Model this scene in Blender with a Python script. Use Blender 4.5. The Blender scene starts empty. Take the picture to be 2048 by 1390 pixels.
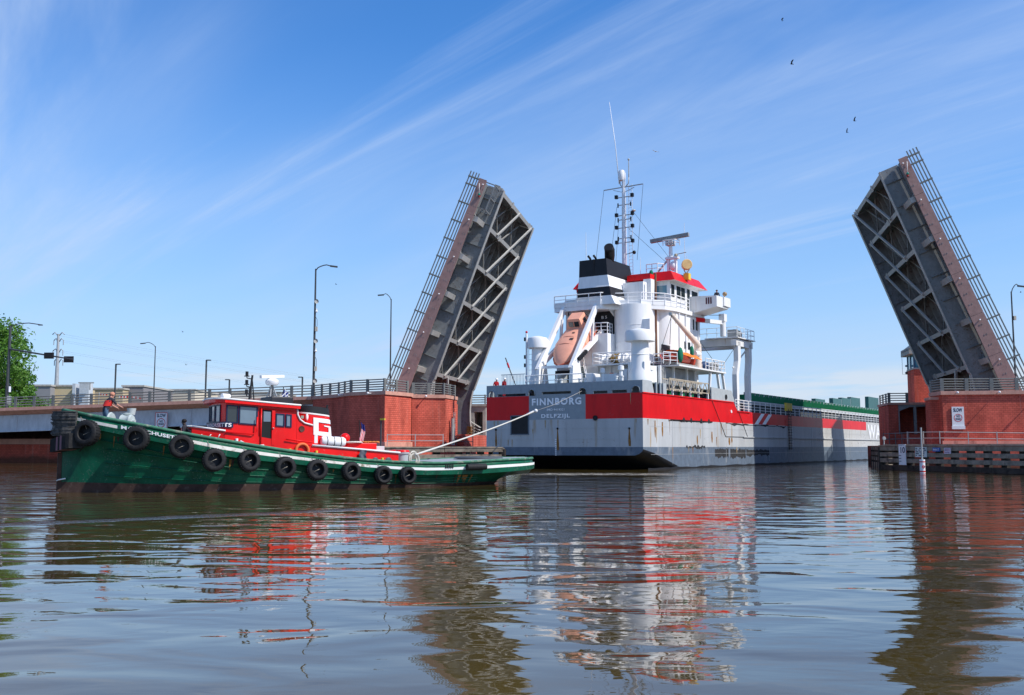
import bpy, math, random
from mathutils import Vector, Matrix
R = math.radians
random.seed(11)
sc = bpy.context.scene
COL = sc.collection

# ------------------------------------------------------------------ camera, sky, sun, exposure
FPX, HZ, CAMH = 2000.0, 893.5, 1.95
PITCH = math.atan((HZ - 695) / FPX)
cam = bpy.data.cameras.new('camera'); cam.lens = FPX / 2048 * 36; cam.sensor_width = 36
cam.clip_start = 0.1; cam.clip_end = 6000
co = bpy.data.objects.new('camera', cam); COL.objects.link(co)
co.location = (0, 0, CAMH); co.rotation_euler = (math.pi / 2 + PITCH, 0, 0); sc.camera = co

SUN_AZ, SUN_EL = -24.0, 46.0          # degrees from +X, elevation
sdir = Vector((math.cos(R(SUN_EL)) * math.cos(R(SUN_AZ)), math.cos(R(SUN_EL)) * math.sin(R(SUN_AZ)), math.sin(R(SUN_EL))))
sun = bpy.data.lights.new('sun', 'SUN'); sun.energy = 5.0; sun.angle = R(0.53); sun.color = (1, .95, .88)
so = bpy.data.objects.new('sun', sun); COL.objects.link(so); so.location = (60, -30, 80)
so.rotation_euler = (-sdir).to_track_quat('-Z', 'Y').to_euler()

W = bpy.data.worlds.new('World'); sc.world = W; W.use_nodes = True
def sky_nodes():
    nt = W.node_tree; n = nt.nodes; L = nt.links; n.clear()
    out = n.new('ShaderNodeOutputWorld'); bg = n.new('ShaderNodeBackground'); bg.inputs[1].default_value = .105
    sk = n.new('ShaderNodeTexSky'); sk.sky_type = 'NISHITA'; sk.sun_disc = False
    sk.sun_elevation = R(SUN_EL); sk.sun_rotation = R(90 - SUN_AZ); sk.air_density = 1.0; sk.dust_density = .25; sk.ozone_density = 3.0; sk.altitude = 200
    tc = n.new('ShaderNodeTexCoord'); sep = n.new('ShaderNodeSeparateXYZ'); L.new(tc.outputs['Generated'], sep.inputs[0])
    def math_(op, a, b=None, clamp=False):
        m = n.new('ShaderNodeMath'); m.operation = op; m.use_clamp = clamp
        for i, v in enumerate((a, b)):
            if v is None: continue
            if hasattr(v, 'links'): L.new(v, m.inputs[i])
            else: m.inputs[i].default_value = v
        return m.outputs[0]
    X, Y, Z = sep.outputs
    dz = math_('ADD', math_('MAXIMUM', Z, 0.0), .10)
    px, py = math_('DIVIDE', X, dz), math_('DIVIDE', Y, dz)
    ax, ay = -.62, .785
    al = math_('ADD', math_('MULTIPLY', px, ax), math_('MULTIPLY', py, ay))
    ac = math_('ADD', math_('MULTIPLY', px, -ay), math_('MULTIPLY', py, ax))
    def noise(sx, sy, detail, rough, dist, ox=0.0, src=None):
        c = n.new('ShaderNodeCombineXYZ')
        L.new(math_('ADD', math_('MULTIPLY', src[0] if src else al, sx), ox), c.inputs[0])
        L.new(math_('MULTIPLY', src[1] if src else ac, sy), c.inputs[1])
        t = n.new('ShaderNodeTexNoise'); t.inputs['Scale'].default_value = 1; t.inputs['Detail'].default_value = detail
        t.inputs['Roughness'].default_value = rough; t.inputs['Distortion'].default_value = dist
        L.new(c.outputs[0], t.inputs['Vector']); return t.outputs['Fac']
    def ramp(v, a, b, ta=0., tb=1.):
        m = n.new('ShaderNodeMapRange'); m.interpolation_type = 'SMOOTHSTEP'
        L.new(v, m.inputs[0]); m.inputs[1].default_value = a; m.inputs[2].default_value = b
        m.inputs[3].default_value = ta; m.inputs[4].default_value = tb; return m.outputs[0]
    wide = ramp(noise(.16, .8, 3, .55, .3, 3.7), .42, .64)          # broad veils
    streak = ramp(noise(.20, 1.35, 7, .62, .7, 7.7), .48, .70)      # fibrous cirrus
    fine = ramp(noise(.8, 4.5, 6, .7, .8, 9.1), .3, .75, .6, 1.)
    cir = math_('MULTIPLY', math_('MULTIPLY', math_('ADD', math_('MULTIPLY', streak, 1.0), math_('MULTIPLY', wide, .6)), fine), .60, True)
    # low bank of cloud near the horizon
    az = math_('ARCTAN2', X, Y)
    bank = noise(1.9, 17., 6, .6, .4, 2.6, (az, Z))
    lowm = math_('MULTIPLY', ramp(Z, .082, .066), ramp(Z, -.02, .03))
    bk = math_('MULTIPLY', math_('MULTIPLY', ramp(bank, .46, .56), lowm), .8, True)
    hz = ramp(Z, .40, -.02, 0., .78)                                # pale air low down
    hs = n.new('ShaderNodeHueSaturation'); hs.inputs['Saturation'].default_value = 1.3; hs.inputs['Value'].default_value = 1.0
    L.new(sk.outputs[0], hs.inputs['Color'])
    def mix(f, a, col):
        m = n.new('ShaderNodeMix'); m.data_type = 'RGBA'; L.new(f, m.inputs[0]); L.new(a, m.inputs[6]); m.inputs[7].default_value = (*col, 1); return m.outputs[2]
    tn = n.new('ShaderNodeMix'); tn.data_type = 'RGBA'; tn.blend_type = 'MULTIPLY'; tn.inputs[0].default_value = 1; L.new(hs.outputs[0], tn.inputs[6]); tn.inputs[7].default_value = (1.70, 1.66, 1.88, 1)
    c = mix(hz, tn.outputs[2], (3.75, 5.75, 8.35)); c = mix(cir, c, (5.3, 6.7, 9.2)); c = mix(bk, c, (6.6, 7.4, 8.5))
    L.new(c, bg.inputs[0]); L.new(bg.outputs[0], out.inputs[0])
sky_nodes()
sc.view_settings.view_transform = 'Standard'; sc.view_settings.look = 'None'
sc.view_settings.exposure = 0.0; sc.view_settings.gamma = 1.0; sc.view_settings.use_curve_mapping = False

# ------------------------------------------------------------------ helpers
def ray(u, v):
    x = (u - 1024) / FPX; z = (695 - v) / FPX
    return Vector((x, math.cos(PITCH) - z * math.sin(PITCH), math.sin(PITCH) + z * math.cos(PITCH)))
def at(u, v, D):
    d = ray(u, v); return Vector((0, 0, CAMH)) + d * (D / d.y)

class Frame:
    def __init__(s, x, y, a, k=1.0): s.o = Vector((x, y, 0)) * k; s.a = a; s.k = k      # k: metres per drawing unit
    def P(s, x, y, z=0): p = s.W(x * s.k, y * s.k); p.z = CAMH + (z - CAMH) * s.k; return p
    def W(s, x, y, z=0): c, n = math.cos(s.a), math.sin(s.a); return s.o + Vector((c * x - n * y, n * x + c * y, z))
WORLD = Frame(0, 0, 0)
SHIP = Frame(10.96, 84.0, math.atan2(.839, .544))     # x forward, y to port, origin starboard quarter
TUG = Frame(-19.4, 43.2, R(32.4))                     # x aft from stem, -y = port side towards the camera
FE = Frame(34.018, 79.5, R(-10.9))                    # timber fenders in front of the piers
BR = Frame(34.018, 79.5, R(-10.9), 1.225)                    # x along the bridge to the right, y along the channel away

class Thing:
    def __init__(s, o, fr, off): s.o = o; s.fr = fr; s.off = Vector(off)
def props(o, label=None, cat=None, group=None, kind=None):
    if label: o['label'] = label
    if cat: o['category'] = cat
    if group: o['group'] = group
    if kind: o['kind'] = kind
def thing(name, label, cat, fr, off=(0, 0, 0), group=None, kind=None):
    o = bpy.data.objects.new(name, None); COL.objects.link(o); o.empty_display_size = .3
    o.location = fr.P(*off); o.rotation_euler = (0, 0, fr.a); props(o, label, cat, group, kind)
    return Thing(o, fr, off)

class MB:
    def __init__(s): s.v = []; s.f = []; s.m = []; s.s = []
    def face(s, idx, mi=0, sm=False): s.f.append(tuple(idx)); s.m.append(mi); s.s.append(sm)
    def poly(s, pts, mi=0): b = len(s.v); s.v += [Vector(p) for p in pts]; s.face(range(b, b + len(pts)), mi); return s
    def box(s, x0, x1, y0, y1, z0, z1, mi=0):
        b = len(s.v); s.v += [Vector((x, y, z)) for z in (z0, z1) for y in (y0, y1) for x in (x0, x1)]
        for q in ((0, 2, 3, 1), (4, 5, 7, 6), (0, 1, 5, 4), (2, 6, 7, 3), (0, 4, 6, 2), (1, 3, 7, 5)): s.face([b + i for i in q], mi)
        return s
    def beam(s, p, q, w, h, up=(0, 0, 1), mi=0):
        p, q, up = Vector(p), Vector(q), Vector(up); d = (q - p).normalized()
        r = d.cross(up)
        if r.length < 1e-4: r = d.cross(Vector((1, 0, 0)))
        r.normalize(); t = r.cross(d).normalized(); b = len(s.v)
        for e in (p, q):
            for a, c in ((-1, -1), (1, -1), (1, 1), (-1, 1)): s.v.append(e + r * (a * w / 2) + t * (c * h / 2))
        for k in range(4): s.face((b + k, b + (k + 1) % 4, b + 4 + (k + 1) % 4, b + 4 + k), mi)
        s.face((b + 3, b + 2, b + 1, b), mi); s.face((b + 4, b + 5, b + 6, b + 7), mi); return s
    def cyl(s, p, q, r0, r1=None, n=10, mi=0, caps=True):
        if r1 is None: r1 = r0
        p, q = Vector(p), Vector(q); d = (q - p).normalized(); a = d.orthogonal().normalized(); c = d.cross(a); b = len(s.v)
        for e, r in ((p, r0), (q, r1)):
            for k in range(n): t = 2 * math.pi * k / n; s.v.append(e + (a * math.cos(t) + c * math.sin(t)) * r)
        for k in range(n): s.face((b + k, b + (k + 1) % n, b + n + (k + 1) % n, b + n + k), mi, True)
        if caps:
            b2 = len(s.v); s.v += [x.copy() for x in s.v[b:b + 2 * n]]
            s.face([b2 + k for k in reversed(range(n))], mi); s.face([b2 + n + k for k in range(n)], mi)
        return s
    def tube(s, pts, r, n=6, mi=0):
        pts = [Vector(p) for p in pts]; b = len(s.v); N = len(pts); a = None
        for i, p in enumerate(pts):
            d = (pts[min(i + 1, N - 1)] - pts[max(i - 1, 0)]).normalized()
            a = (d.orthogonal() if a is None else a - d * a.dot(d)).normalized(); c = d.cross(a)
            rr = r[i] if isinstance(r, (list, tuple)) else r
            for k in range(n): t = 2 * math.pi * k / n; s.v.append(p + (a * math.cos(t) + c * math.sin(t)) * rr)
        for i in range(N - 1):
            for k in range(n): s.face((b + i * n + k, b + i * n + (k + 1) % n, b + (i + 1) * n + (k + 1) % n, b + (i + 1) * n + k), mi, True)
        s.face([b + k for k in reversed(range(n))], mi); s.face([b + (N - 1) * n + k for k in range(n)], mi); return s
    def prism(s, pts, vec, mi=0, cap=None):           # planar polygon extruded by a vector
        pts = [Vector(p) for p in pts]; vec = Vector(vec); n = len(pts); b = len(s.v)
        s.v += pts + [p + vec for p in pts]
        for k in range(n): s.face((b + k, b + (k + 1) % n, b + n + (k + 1) % n, b + n + k), mi)
        c = mi if cap is None else cap
        s.face([b + k for k in reversed(range(n))], c); s.face([b + n + k for k in range(n)], c); return s
    def plan(s, xy, z0, z1, mi=0): return s.prism([(x, y, z0) for x, y in xy], (0, 0, z1 - z0), mi)
    def lathe(s, prof, c=(0, 0, 0), axis=(0, 0, 1), n=16, mi=0, sm=True, closed=False):
        c, ax = Vector(c), Vector(axis).normalized(); a = ax.orthogonal().normalized(); e = ax.cross(a); b = len(s.v); N = len(prof)
        def ring(r, h):
            i0 = len(s.v)
            for k in range(n): t = 2 * math.pi * k / n; s.v.append(c + ax * h + (a * math.cos(t) + e * math.sin(t)) * r)
            return i0
        last = None; first = None; pd = None
        for i in range(N if closed else N - 1):
            p0, p1 = prof[i], prof[(i + 1) % N]; d = Vector((p1[0] - p0[0], p1[1] - p0[1]))
            if d.length < 1e-6: continue
            d.normalize()
            if last is None or pd.dot(d) < .72: last = ring(*p0)          # new ring where the profile turns sharply
            if first is None: first = last
            nx = first if closed and i == N - 1 and N > 6 else ring(*p1)
            for k in range(n): s.face((last + k, last + (k + 1) % n, nx + (k + 1) % n, nx + k), mi, sm)
            last = nx; pd = d
        return s
    def ball(s, c, r, n=12, mi=0, sc=(1, 1, 1)):
        c = Vector(c); b = len(s.v); m = max(5, n // 2)
        for i in range(m + 1):
            p = math.pi * i / m
            for k in range(n):
                t = 2 * math.pi * k / n; s.v.append(c + Vector((math.sin(p) * math.cos(t) * r * sc[0], math.sin(p) * math.sin(t) * r * sc[1], math.cos(p) * r * sc[2])))
        for i in range(m):
            for k in range(n): s.face((b + i * n + k, b + i * n + (k + 1) % n, b + (i + 1) * n + (k + 1) % n, b + (i + 1) * n + k), mi, True)
        return s
    def grid(s, fn, nu, nv, mi=0, sm=True):
        b = len(s.v)
        for i in range(nu + 1):
            for j in range(nv + 1): s.v.append(Vector(fn(i / nu, j / nv)))
        for i in range(nu):
            for j in range(nv):
                k = b + i * (nv + 1) + j; q = mi(i, j) if callable(mi) else mi
                s.face((k, k + nv + 1, k + nv + 2, k + 1), q, sm)
        return s
    def mesh(s, name, mats, off=(0, 0, 0), k=1.0):
        off = Vector(off); me = bpy.data.meshes.new(name); me.from_pydata([tuple((p - off) * k) for p in s.v], [], s.f)
        for m in (mats if isinstance(mats, (list, tuple)) else [mats]): me.materials.append(m)
        me.polygons.foreach_set('material_index', s.m); me.polygons.foreach_set('use_smooth', s.s); me.update(); return me
    def part(s, name, mats, th, parent=None, label=None, kind=None, bevel=0):
        o = bpy.data.objects.new(name, s.mesh(name, mats, th.off, th.fr.k if th.fr else 1.0)); COL.objects.link(o); o.parent = parent or th.o
        props(o, label, None, None, kind)
        if bevel:
            b = o.modifiers.new('bevel', 'BEVEL'); b.width = bevel; b.segments = 2; b.limit_method = 'ANGLE'
        return o
    def solo(s, name, mats, label, cat, fr=WORLD, off=(0, 0, 0), group=None, kind=None, bevel=0):
        o = bpy.data.objects.new(name, s.mesh(name, mats, off, fr.k)); COL.objects.link(o); o.location = fr.P(*off); o.rotation_euler = (0, 0, fr.a)
        props(o, label, cat, group, kind)
        if bevel:
            b = o.modifiers.new('bevel', 'BEVEL'); b.width = bevel; b.segments = 2; b.limit_method = 'ANGLE'
        return o
def clone(o, parent, loc, rot=None):
    c = o.copy(); COL.objects.link(c); c.parent = parent; c.location = loc
    if rot: c.rotation_euler = rot
    return c
def lerp(xs, ys, x):
    if x <= xs[0]: return ys[0]
    for i in range(1, len(xs)):
        if x <= xs[i]: t = (x - xs[i - 1]) / (xs[i] - xs[i - 1]); return ys[i - 1] + t * (ys[i] - ys[i - 1])
    return ys[-1]

def lettering(name, text, fn, w, h, mat, th, parent=None, bold=.02, space=1.0):
    """flat painted letters: fn(u, v) maps 0..w, 0..h to a point"""
    cu = bpy.data.curves.new('t', 'FONT'); cu.body = text; cu.offset = bold; cu.space_character = space; cu.resolution_u = 3
    to = bpy.data.objects.new('t', cu); me = bpy.data.meshes.new_from_object(to)
    xs = [v.co.x for v in me.vertices]; ys = [v.co.y for v in me.vertices]
    x0, x1, y0, y1 = min(xs), max(xs), min(ys), max(ys); mb = MB()
    mb.v = [Vector(fn((v.co.x - x0) / (x1 - x0) * w, (v.co.y - y0) / (y1 - y0) * h)) for v in me.vertices]
    for p in me.polygons: mb.face(list(p.vertices))
    bpy.data.objects.remove(to); bpy.data.curves.remove(cu); bpy.data.meshes.remove(me)
    return mb.part(name, mat, th, parent)

# ------------------------------------------------------------------ materials
MATS = {}
def mat(name, col, rough=.5, metal=0., var=.15, scale=2., dirt=None, damt=.3, dscale=1.5, stretch=1., bump=0., bscale=20., spec=.22, coords='Object', coat=0., wear=None, wamt=.2, wscale=6.):
    if name in MATS: return MATS[name]
    m = bpy.data.materials.new(name); m.use_nodes = True; MATS[name] = m
    nt = m.node_tree; n = nt.nodes; L = nt.links; b = n['Principled BSDF']
    b.inputs['Roughness'].default_value = rough; b.inputs['Metallic'].default_value = metal; b.inputs['Specular IOR Level'].default_value = spec
    if coat: b.inputs['Coat Weight'].default_value = coat
    tc = n.new('ShaderNodeTexCoord'); src = tc.outputs[coords]
    def noise(sc_, det, rgh, st=1.):
        mp = n.new('ShaderNodeMapping'); mp.inputs['Scale'].default_value = (sc_, sc_, sc_ / st); L.new(src, mp.inputs[0])
        t = n.new('ShaderNodeTexNoise'); t.inputs['Scale'].default_value = 1; t.inputs['Detail'].default_value = det; t.inputs['Roughness'].default_value = rgh
        L.new(mp.outputs[0], t.inputs['Vector']); return t.outputs['Fac']
    def rng(v, a, b_, c, d):
        r = n.new('ShaderNodeMapRange'); L.new(v, r.inputs[0])
        for i, q in enumerate((a, b_, c, d)): r.inputs[i + 1].default_value = q
        return r.outputs[0]
    f = rng(noise(scale, 5, .6, max(1., stretch * .5)), .3, .7, 1 - var, 1 + var)
    mx = n.new('ShaderNodeMix'); mx.data_type = 'RGBA'; mx.blend_type = 'MULTIPLY'; mx.inputs[0].default_value = 1
    mx.inputs[6].default_value = (*col, 1); L.new(f, mx.inputs[7]); c = mx.outputs[2]
    if dirt:
        g = noise(dscale, 7, .65, stretch); th = .68 - .36 * damt
        k = rng(g, th, th + .14, 0, .9)
        m2 = n.new('ShaderNodeMix'); m2.data_type = 'RGBA'; L.new(k, m2.inputs[0]); L.new(c, m2.inputs[6]); m2.inputs[7].default_value = (*dirt, 1); c = m2.outputs[2]
        L.new(rng(k, 0, 1, rough, min(1, rough + .3)), b.inputs['Roughness'])
    if wear:            # chips and scrapes: small flecks gathered in worn areas
        g1 = rng(noise(wscale, 8, .75), .60 - .1 * wamt, .66 - .1 * wamt, 0, 1); g2 = rng(noise(wscale * .12, 4, .6), .62 - .4 * wamt, .72 - .3 * wamt, 0, 1)
        mm = n.new('ShaderNodeMath'); mm.operation = 'MULTIPLY'; L.new(g1, mm.inputs[0]); L.new(g2, mm.inputs[1])
        m3 = n.new('ShaderNodeMix'); m3.data_type = 'RGBA'; L.new(mm.outputs[0], m3.inputs[0]); L.new(c, m3.inputs[6]); m3.inputs[7].default_value = (*wear, 1); c = m3.outputs[2]
    L.new(c, b.inputs['Base Color'])
    if bump:
        bp = n.new('ShaderNodeBump'); bp.inputs['Strength'].default_value = .6; bp.inputs['Distance'].default_value = bump
        L.new(noise(bscale, 4, .6), bp.inputs['Height']); L.new(bp.outputs[0], b.inputs['Normal'])
    return m

def brick_mat(name, col, col2, mortar, bw=.30, bh=.155, stain=.25):
    m = bpy.data.materials.new(name); m.use_nodes = True; nt = m.node_tree; n = nt.nodes; L = nt.links; b = n['Principled BSDF']
    b.inputs['Roughness'].default_value = .9; b.inputs['Specular IOR Level'].default_value = .08
    g = n.new('ShaderNodeNewGeometry'); cr = n.new('ShaderNodeVectorMath'); cr.operation = 'CROSS_PRODUCT'; cr.inputs[0].default_value = (0, 0, 1); L.new(g.outputs['True Normal'], cr.inputs[1])
    dt = n.new('ShaderNodeVectorMath'); dt.operation = 'DOT_PRODUCT'; L.new(cr.outputs[0], dt.inputs[0]); L.new(g.outputs['Position'], dt.inputs[1])
    sp = n.new('ShaderNodeSeparateXYZ'); L.new(g.outputs['Position'], sp.inputs[0])
    cb = n.new('ShaderNodeCombineXYZ'); L.new(dt.outputs['Value'], cb.inputs[0]); L.new(sp.outputs[2], cb.inputs[1])
    t = n.new('ShaderNodeTexBrick'); L.new(cb.outputs[0], t.inputs['Vector']); t.inputs['Scale'].default_value = 1
    t.inputs['Brick Width'].default_value = bw; t.inputs['Row Height'].default_value = bh; t.inputs['Mortar Size'].default_value = .012; t.inputs['Mortar Smooth'].default_value = .2; t.inputs['Bias'].default_value = -.1
    t.inputs['Color1'].default_value = (*col, 1); t.inputs['Color2'].default_value = (*col2, 1); t.inputs['Mortar'].default_value = (*mortar, 1)
    ns = n.new('ShaderNodeTexNoise'); ns.inputs['Scale'].default_value = .9; ns.inputs['Detail'].default_value = 7
    mp = n.new('ShaderNodeMapping'); mp.inputs['Scale'].default_value = (1, 1, .3); L.new(g.outputs['Position'], mp.inputs[0]); L.new(mp.outputs[0], ns.inputs['Vector'])
    r = n.new('ShaderNodeMapRange'); L.new(ns.outputs['Fac'], r.inputs[0])
    for i, q in enumerate((.3, .7, 1 - stain, 1 + stain * .8)): r.inputs[i + 1].default_value = q
    mx = n.new('ShaderNodeMix'); mx.data_type = 'RGBA'; mx.blend_type = 'MULTIPLY'; mx.inputs[0].default_value = 1
    L.new(t.outputs['Color'], mx.inputs[6]); L.new(r.outputs[0], mx.inputs[7]); L.new(mx.outputs[2], b.inputs['Base Color'])
    # damp tide mark and pale lime runs
    ad = n.new('ShaderNodeMath'); ad.operation = 'MULTIPLY_ADD'; L.new(ns.outputs['Fac'], ad.inputs[0]); ad.inputs[1].default_value = -1.6; L.new(sp.outputs[2], ad.inputs[2])
    td = n.new('ShaderNodeMapRange'); L.new(ad.outputs[0], td.inputs[0])
    for i, q in enumerate((-.3, .25, .75, 0)): td.inputs[i + 1].default_value = q
    x1 = n.new('ShaderNodeMix'); x1.data_type = 'RGBA'; L.new(td.outputs[0], x1.inputs[0]); L.new(mx.outputs[2], x1.inputs[6]); x1.inputs[7].default_value = (.055, .045, .03, 1)
    n2 = n.new('ShaderNodeTexNoise'); n2.inputs['Scale'].default_value = 1; n2.inputs['Detail'].default_value = 6; m2 = n.new('ShaderNodeMapping'); m2.inputs['Scale'].default_value = (2.2, 2.2, .12); L.new(g.outputs['Position'], m2.inputs[0]); L.new(m2.outputs[0], n2.inputs['Vector'])
    lr = n.new('ShaderNodeMapRange'); L.new(n2.outputs['Fac'], lr.inputs[0])
    for i, q in enumerate((.60, .74, 0, .35)): lr.inputs[i + 1].default_value = q
    x2 = n.new('ShaderNodeMix'); x2.data_type = 'RGBA'; L.new(lr.outputs[0], x2.inputs[0]); L.new(x1.outputs[2], x2.inputs[6]); x2.inputs[7].default_value = (.50, .34, .29, 1); L.new(x2.outputs[2], b.inputs['Base Color'])
    bp = n.new('ShaderNodeBump'); bp.inputs['Strength'].default_value = .8; bp.inputs['Distance'].default_value = .02; bp.invert = True
    L.new(t.outputs['Fac'], bp.inputs['Height']); L.new(bp.outputs[0], b.inputs['Normal']); return m

RUST = (.16, .07, .025)
BRICK = brick_mat('red_block_wall', (.62, .135, .092), (.50, .105, .073), (.27, .055, .04), .40, .20, .28)
COPING = mat('coping_concrete', (.56, .30, .23), .85, dirt=(.28, .14, .11), damt=.25, dscale=1.2, stretch=3)
STEEL = mat('leaf_steel', (.235, .25, .255), .5, dirt=(.095, .09, .085), damt=.26, dscale=1.3, stretch=1.5, wear=(.13, .07, .04), wamt=.5, wscale=5)
STEELL = mat('leaf_flange_steel', (.40, .39, .365), .5, dirt=(.25, .22, .18), damt=.25, dscale=2.)
STEELD = mat('stringer_steel', (.27, .265, .25), .7, dirt=(.07, .045, .03), damt=.4)
GRATE = mat('deck_grating', (.11, .115, .12), .7)
FASCIA = mat('fascia_paint', (.33, .20, .175), .6, dirt=(.25, .12, .10), damt=.3, dscale=.8, stretch=1)
RAILM = mat('rail_paint', (.17, .175, .165), .5, dirt=(.10, .10, .10), damt=.25)
RAILG = mat('galvanised_rail', (.42, .42, .40), .45, metal=.3)
GIRD = mat('girder_paint', (.50, .52, .54), .55, dirt=(.34, .33, .32), damt=.3, dscale=.7, stretch=5)
TIMBER = mat('weathered_timber', (.26, .215, .165), .9, var=.35, scale=1.6, dirt=(.09, .07, .055), damt=.45, dscale=1.1, bump=.02, bscale=8)
TIMBERD = mat('dark_timber', (.045, .035, .028), .7, var=.4, dirt=(.02, .018, .015), damt=.4, bump=.02, bscale=8)  # very dark timber for the posts and lowest walers
CONC = mat('concrete', (.42, .40, .36), .9, dirt=(.25, .23, .2), damt=.3)
DARK = mat('recess_shade', (.03, .03, .032), .8)  # near-black colour standing in for the shade inside recesses
POLE = mat('dark_pole_paint', (.055, .06, .065), .45)
WHITE = mat('white_ship_paint', (.78, .78, .77), .4, var=.06, dirt=(.52, .42, .30), damt=.17, dscale=1.4, stretch=9)
WHITEC = mat('clean_white_paint', (.80, .80, .80), .35, var=.04)
BLACK = mat('black_paint', (.018, .018, .02), .45)
GLASS = mat('dark_window_glass', (.02, .03, .035), .05, var=.02, spec=.8)
BGLASS = mat('blue_window_glass', (.10, .22, .27), .05, var=.05, spec=.8)
REDP = mat('ship_red_paint', (.64, .010, .014), .38, var=.14, scale=.6, dirt=(.42, .016, .018), damt=.25, dscale=.8, stretch=4, wear=(.45, .10, .09), wamt=.3, wscale=5)
HULLG = mat('ship_grey_paint', (.44, .455, .46), .45, var=.13, scale=.6, dirt=(.34, .23, .11), damt=.24, dscale=1.1, stretch=10, wear=(.20, .16, .12), wamt=.3, wscale=5)
HULLP = mat('ship_pale_paint', (.50, .50, .48), .5, var=.10, scale=.5, dirt=(.40, .36, .30), damt=.3, dscale=.8, stretch=6, wear=(.2, .18, .16), wamt=.5, wscale=3)
BULWG = mat('bulwark_grey_paint', (.27, .315, .345), .45, var=.08)
BOOT = mat('boot_top_navy', (.12, .155, .20), .45, var=.2, dirt=(.30, .31, .32), damt=.30, dscale=.6, stretch=2.)
ANTI = mat('hull_bottom_black', (.02, .021, .025), .6)
SCUFF = mat('black_scuff', (.035, .035, .037), .8, var=.4)
RUSTM = mat('rust_stain', (.24, .12, .035), .85, var=.4, scale=5)
ORANGE = mat('lifeboat_orange', (.80, .37, .25), .45, var=.06, dirt=(.66, .30, .20), damt=.15, dscale=1.6)
ORANGED = mat('rescue_orange', (.78, .20, .03), .6, var=.25, scale=6, bump=.03, bscale=6)
GREENH = mat('hatch_green', (.018, .21, .09), .5, var=.15, dirt=(.012, .12, .06), damt=.3)
TEALP = mat('teal_panel', (.06, .14, .14), .6)
CORR = mat('corrugated_grey', (.40, .40, .39), .55)
TUGG = mat('tug_green', (.003, .088, .046), .38, var=.3, scale=1.5, dirt=(.004, .05, .03), damt=.4, dscale=2.2, stretch=3, coat=.15, wear=(.11, .17, .13), wamt=.4, wscale=14)
TUGW = mat('tug_worn_white', (.74, .71, .64), .6, var=.15, dirt=(.20, .15, .09), damt=.42, dscale=2.6, stretch=1.0)
TUGW2 = mat('tug_white_stripe', (.74, .74, .71), .5, var=.08, dirt=(.35, .25, .12), damt=.12, dscale=2.)
TUGR = mat('tug_red', (.74, .008, .008), .35, var=.12, scale=1.2, dirt=(.48, .008, .008), damt=.2, dscale=1.6, stretch=4, coat=.15, wear=(.5, .2, .16), wamt=.25, wscale=12)
TUGK = mat('tug_waterline_rust', (.06, .035, .028), .8, var=.4, dirt=(.15, .12, .10), damt=.28, dscale=4)
CAPR = mat('cap_rail', (.05, .16, .10), .7, var=.3, scale=4, dirt=(.32, .30, .24), damt=.35, dscale=3)
DECKG = mat('grey_deck', (.32, .34, .36), .6)
RUB = mat('black_rubber', (.016, .016, .017), .65, var=.35, scale=6, dirt=(.05, .049, .048), damt=.3, dscale=5, bump=.01, bscale=14)
RUBG = mat('worn_rubber_slabs', (.09, .088, .085), .85, var=.5, scale=5, dirt=(.20, .19, .175), damt=.35, dscale=6, bump=.02, bscale=10)
ROPEM = mat('white_rope', (.55, .52, .45), .8, var=.2, scale=14)
YELLOW = mat('yellow_paint', (.75, .52, .06), .5, dirt=(.5, .3, .05), damt=.2)
NAVY = mat('navy_board', (.012, .022, .06), .4)
SIGNW = mat('sign_white', (.75, .76, .77), .4, var=.03)
SIGNR = mat('sign_red', (.60, .03, .03), .4, var=.03)
SIGNB = mat('sign_blue', (.02, .12, .42), .4, var=.03)
GREENN = mat('green_cloth', (.01, .16, .09), .8)
BROWNP = mat('brown_pipe', (.20, .10, .06), .6)
SKIN = mat('skin', (.48, .24, .17), .6, var=.05)
SHIRT = mat('dark_shirt', (.035, .035, .045), .9)
JEANS = mat('blue_jeans', (.08, .14, .21), .9, var=.2, scale=8)
VESTR = mat('red_vest', (.55, .03, .025), .7)
COVER = mat('red_coverall', (.45, .02, .03), .8)
FLAGB = mat('flag_blue', (.03, .05, .22), .8); FLAGR = mat('flag_red', (.55, .03, .05), .8); FLAGW = mat('flag_white', (.75, .75, .75), .8)
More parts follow.
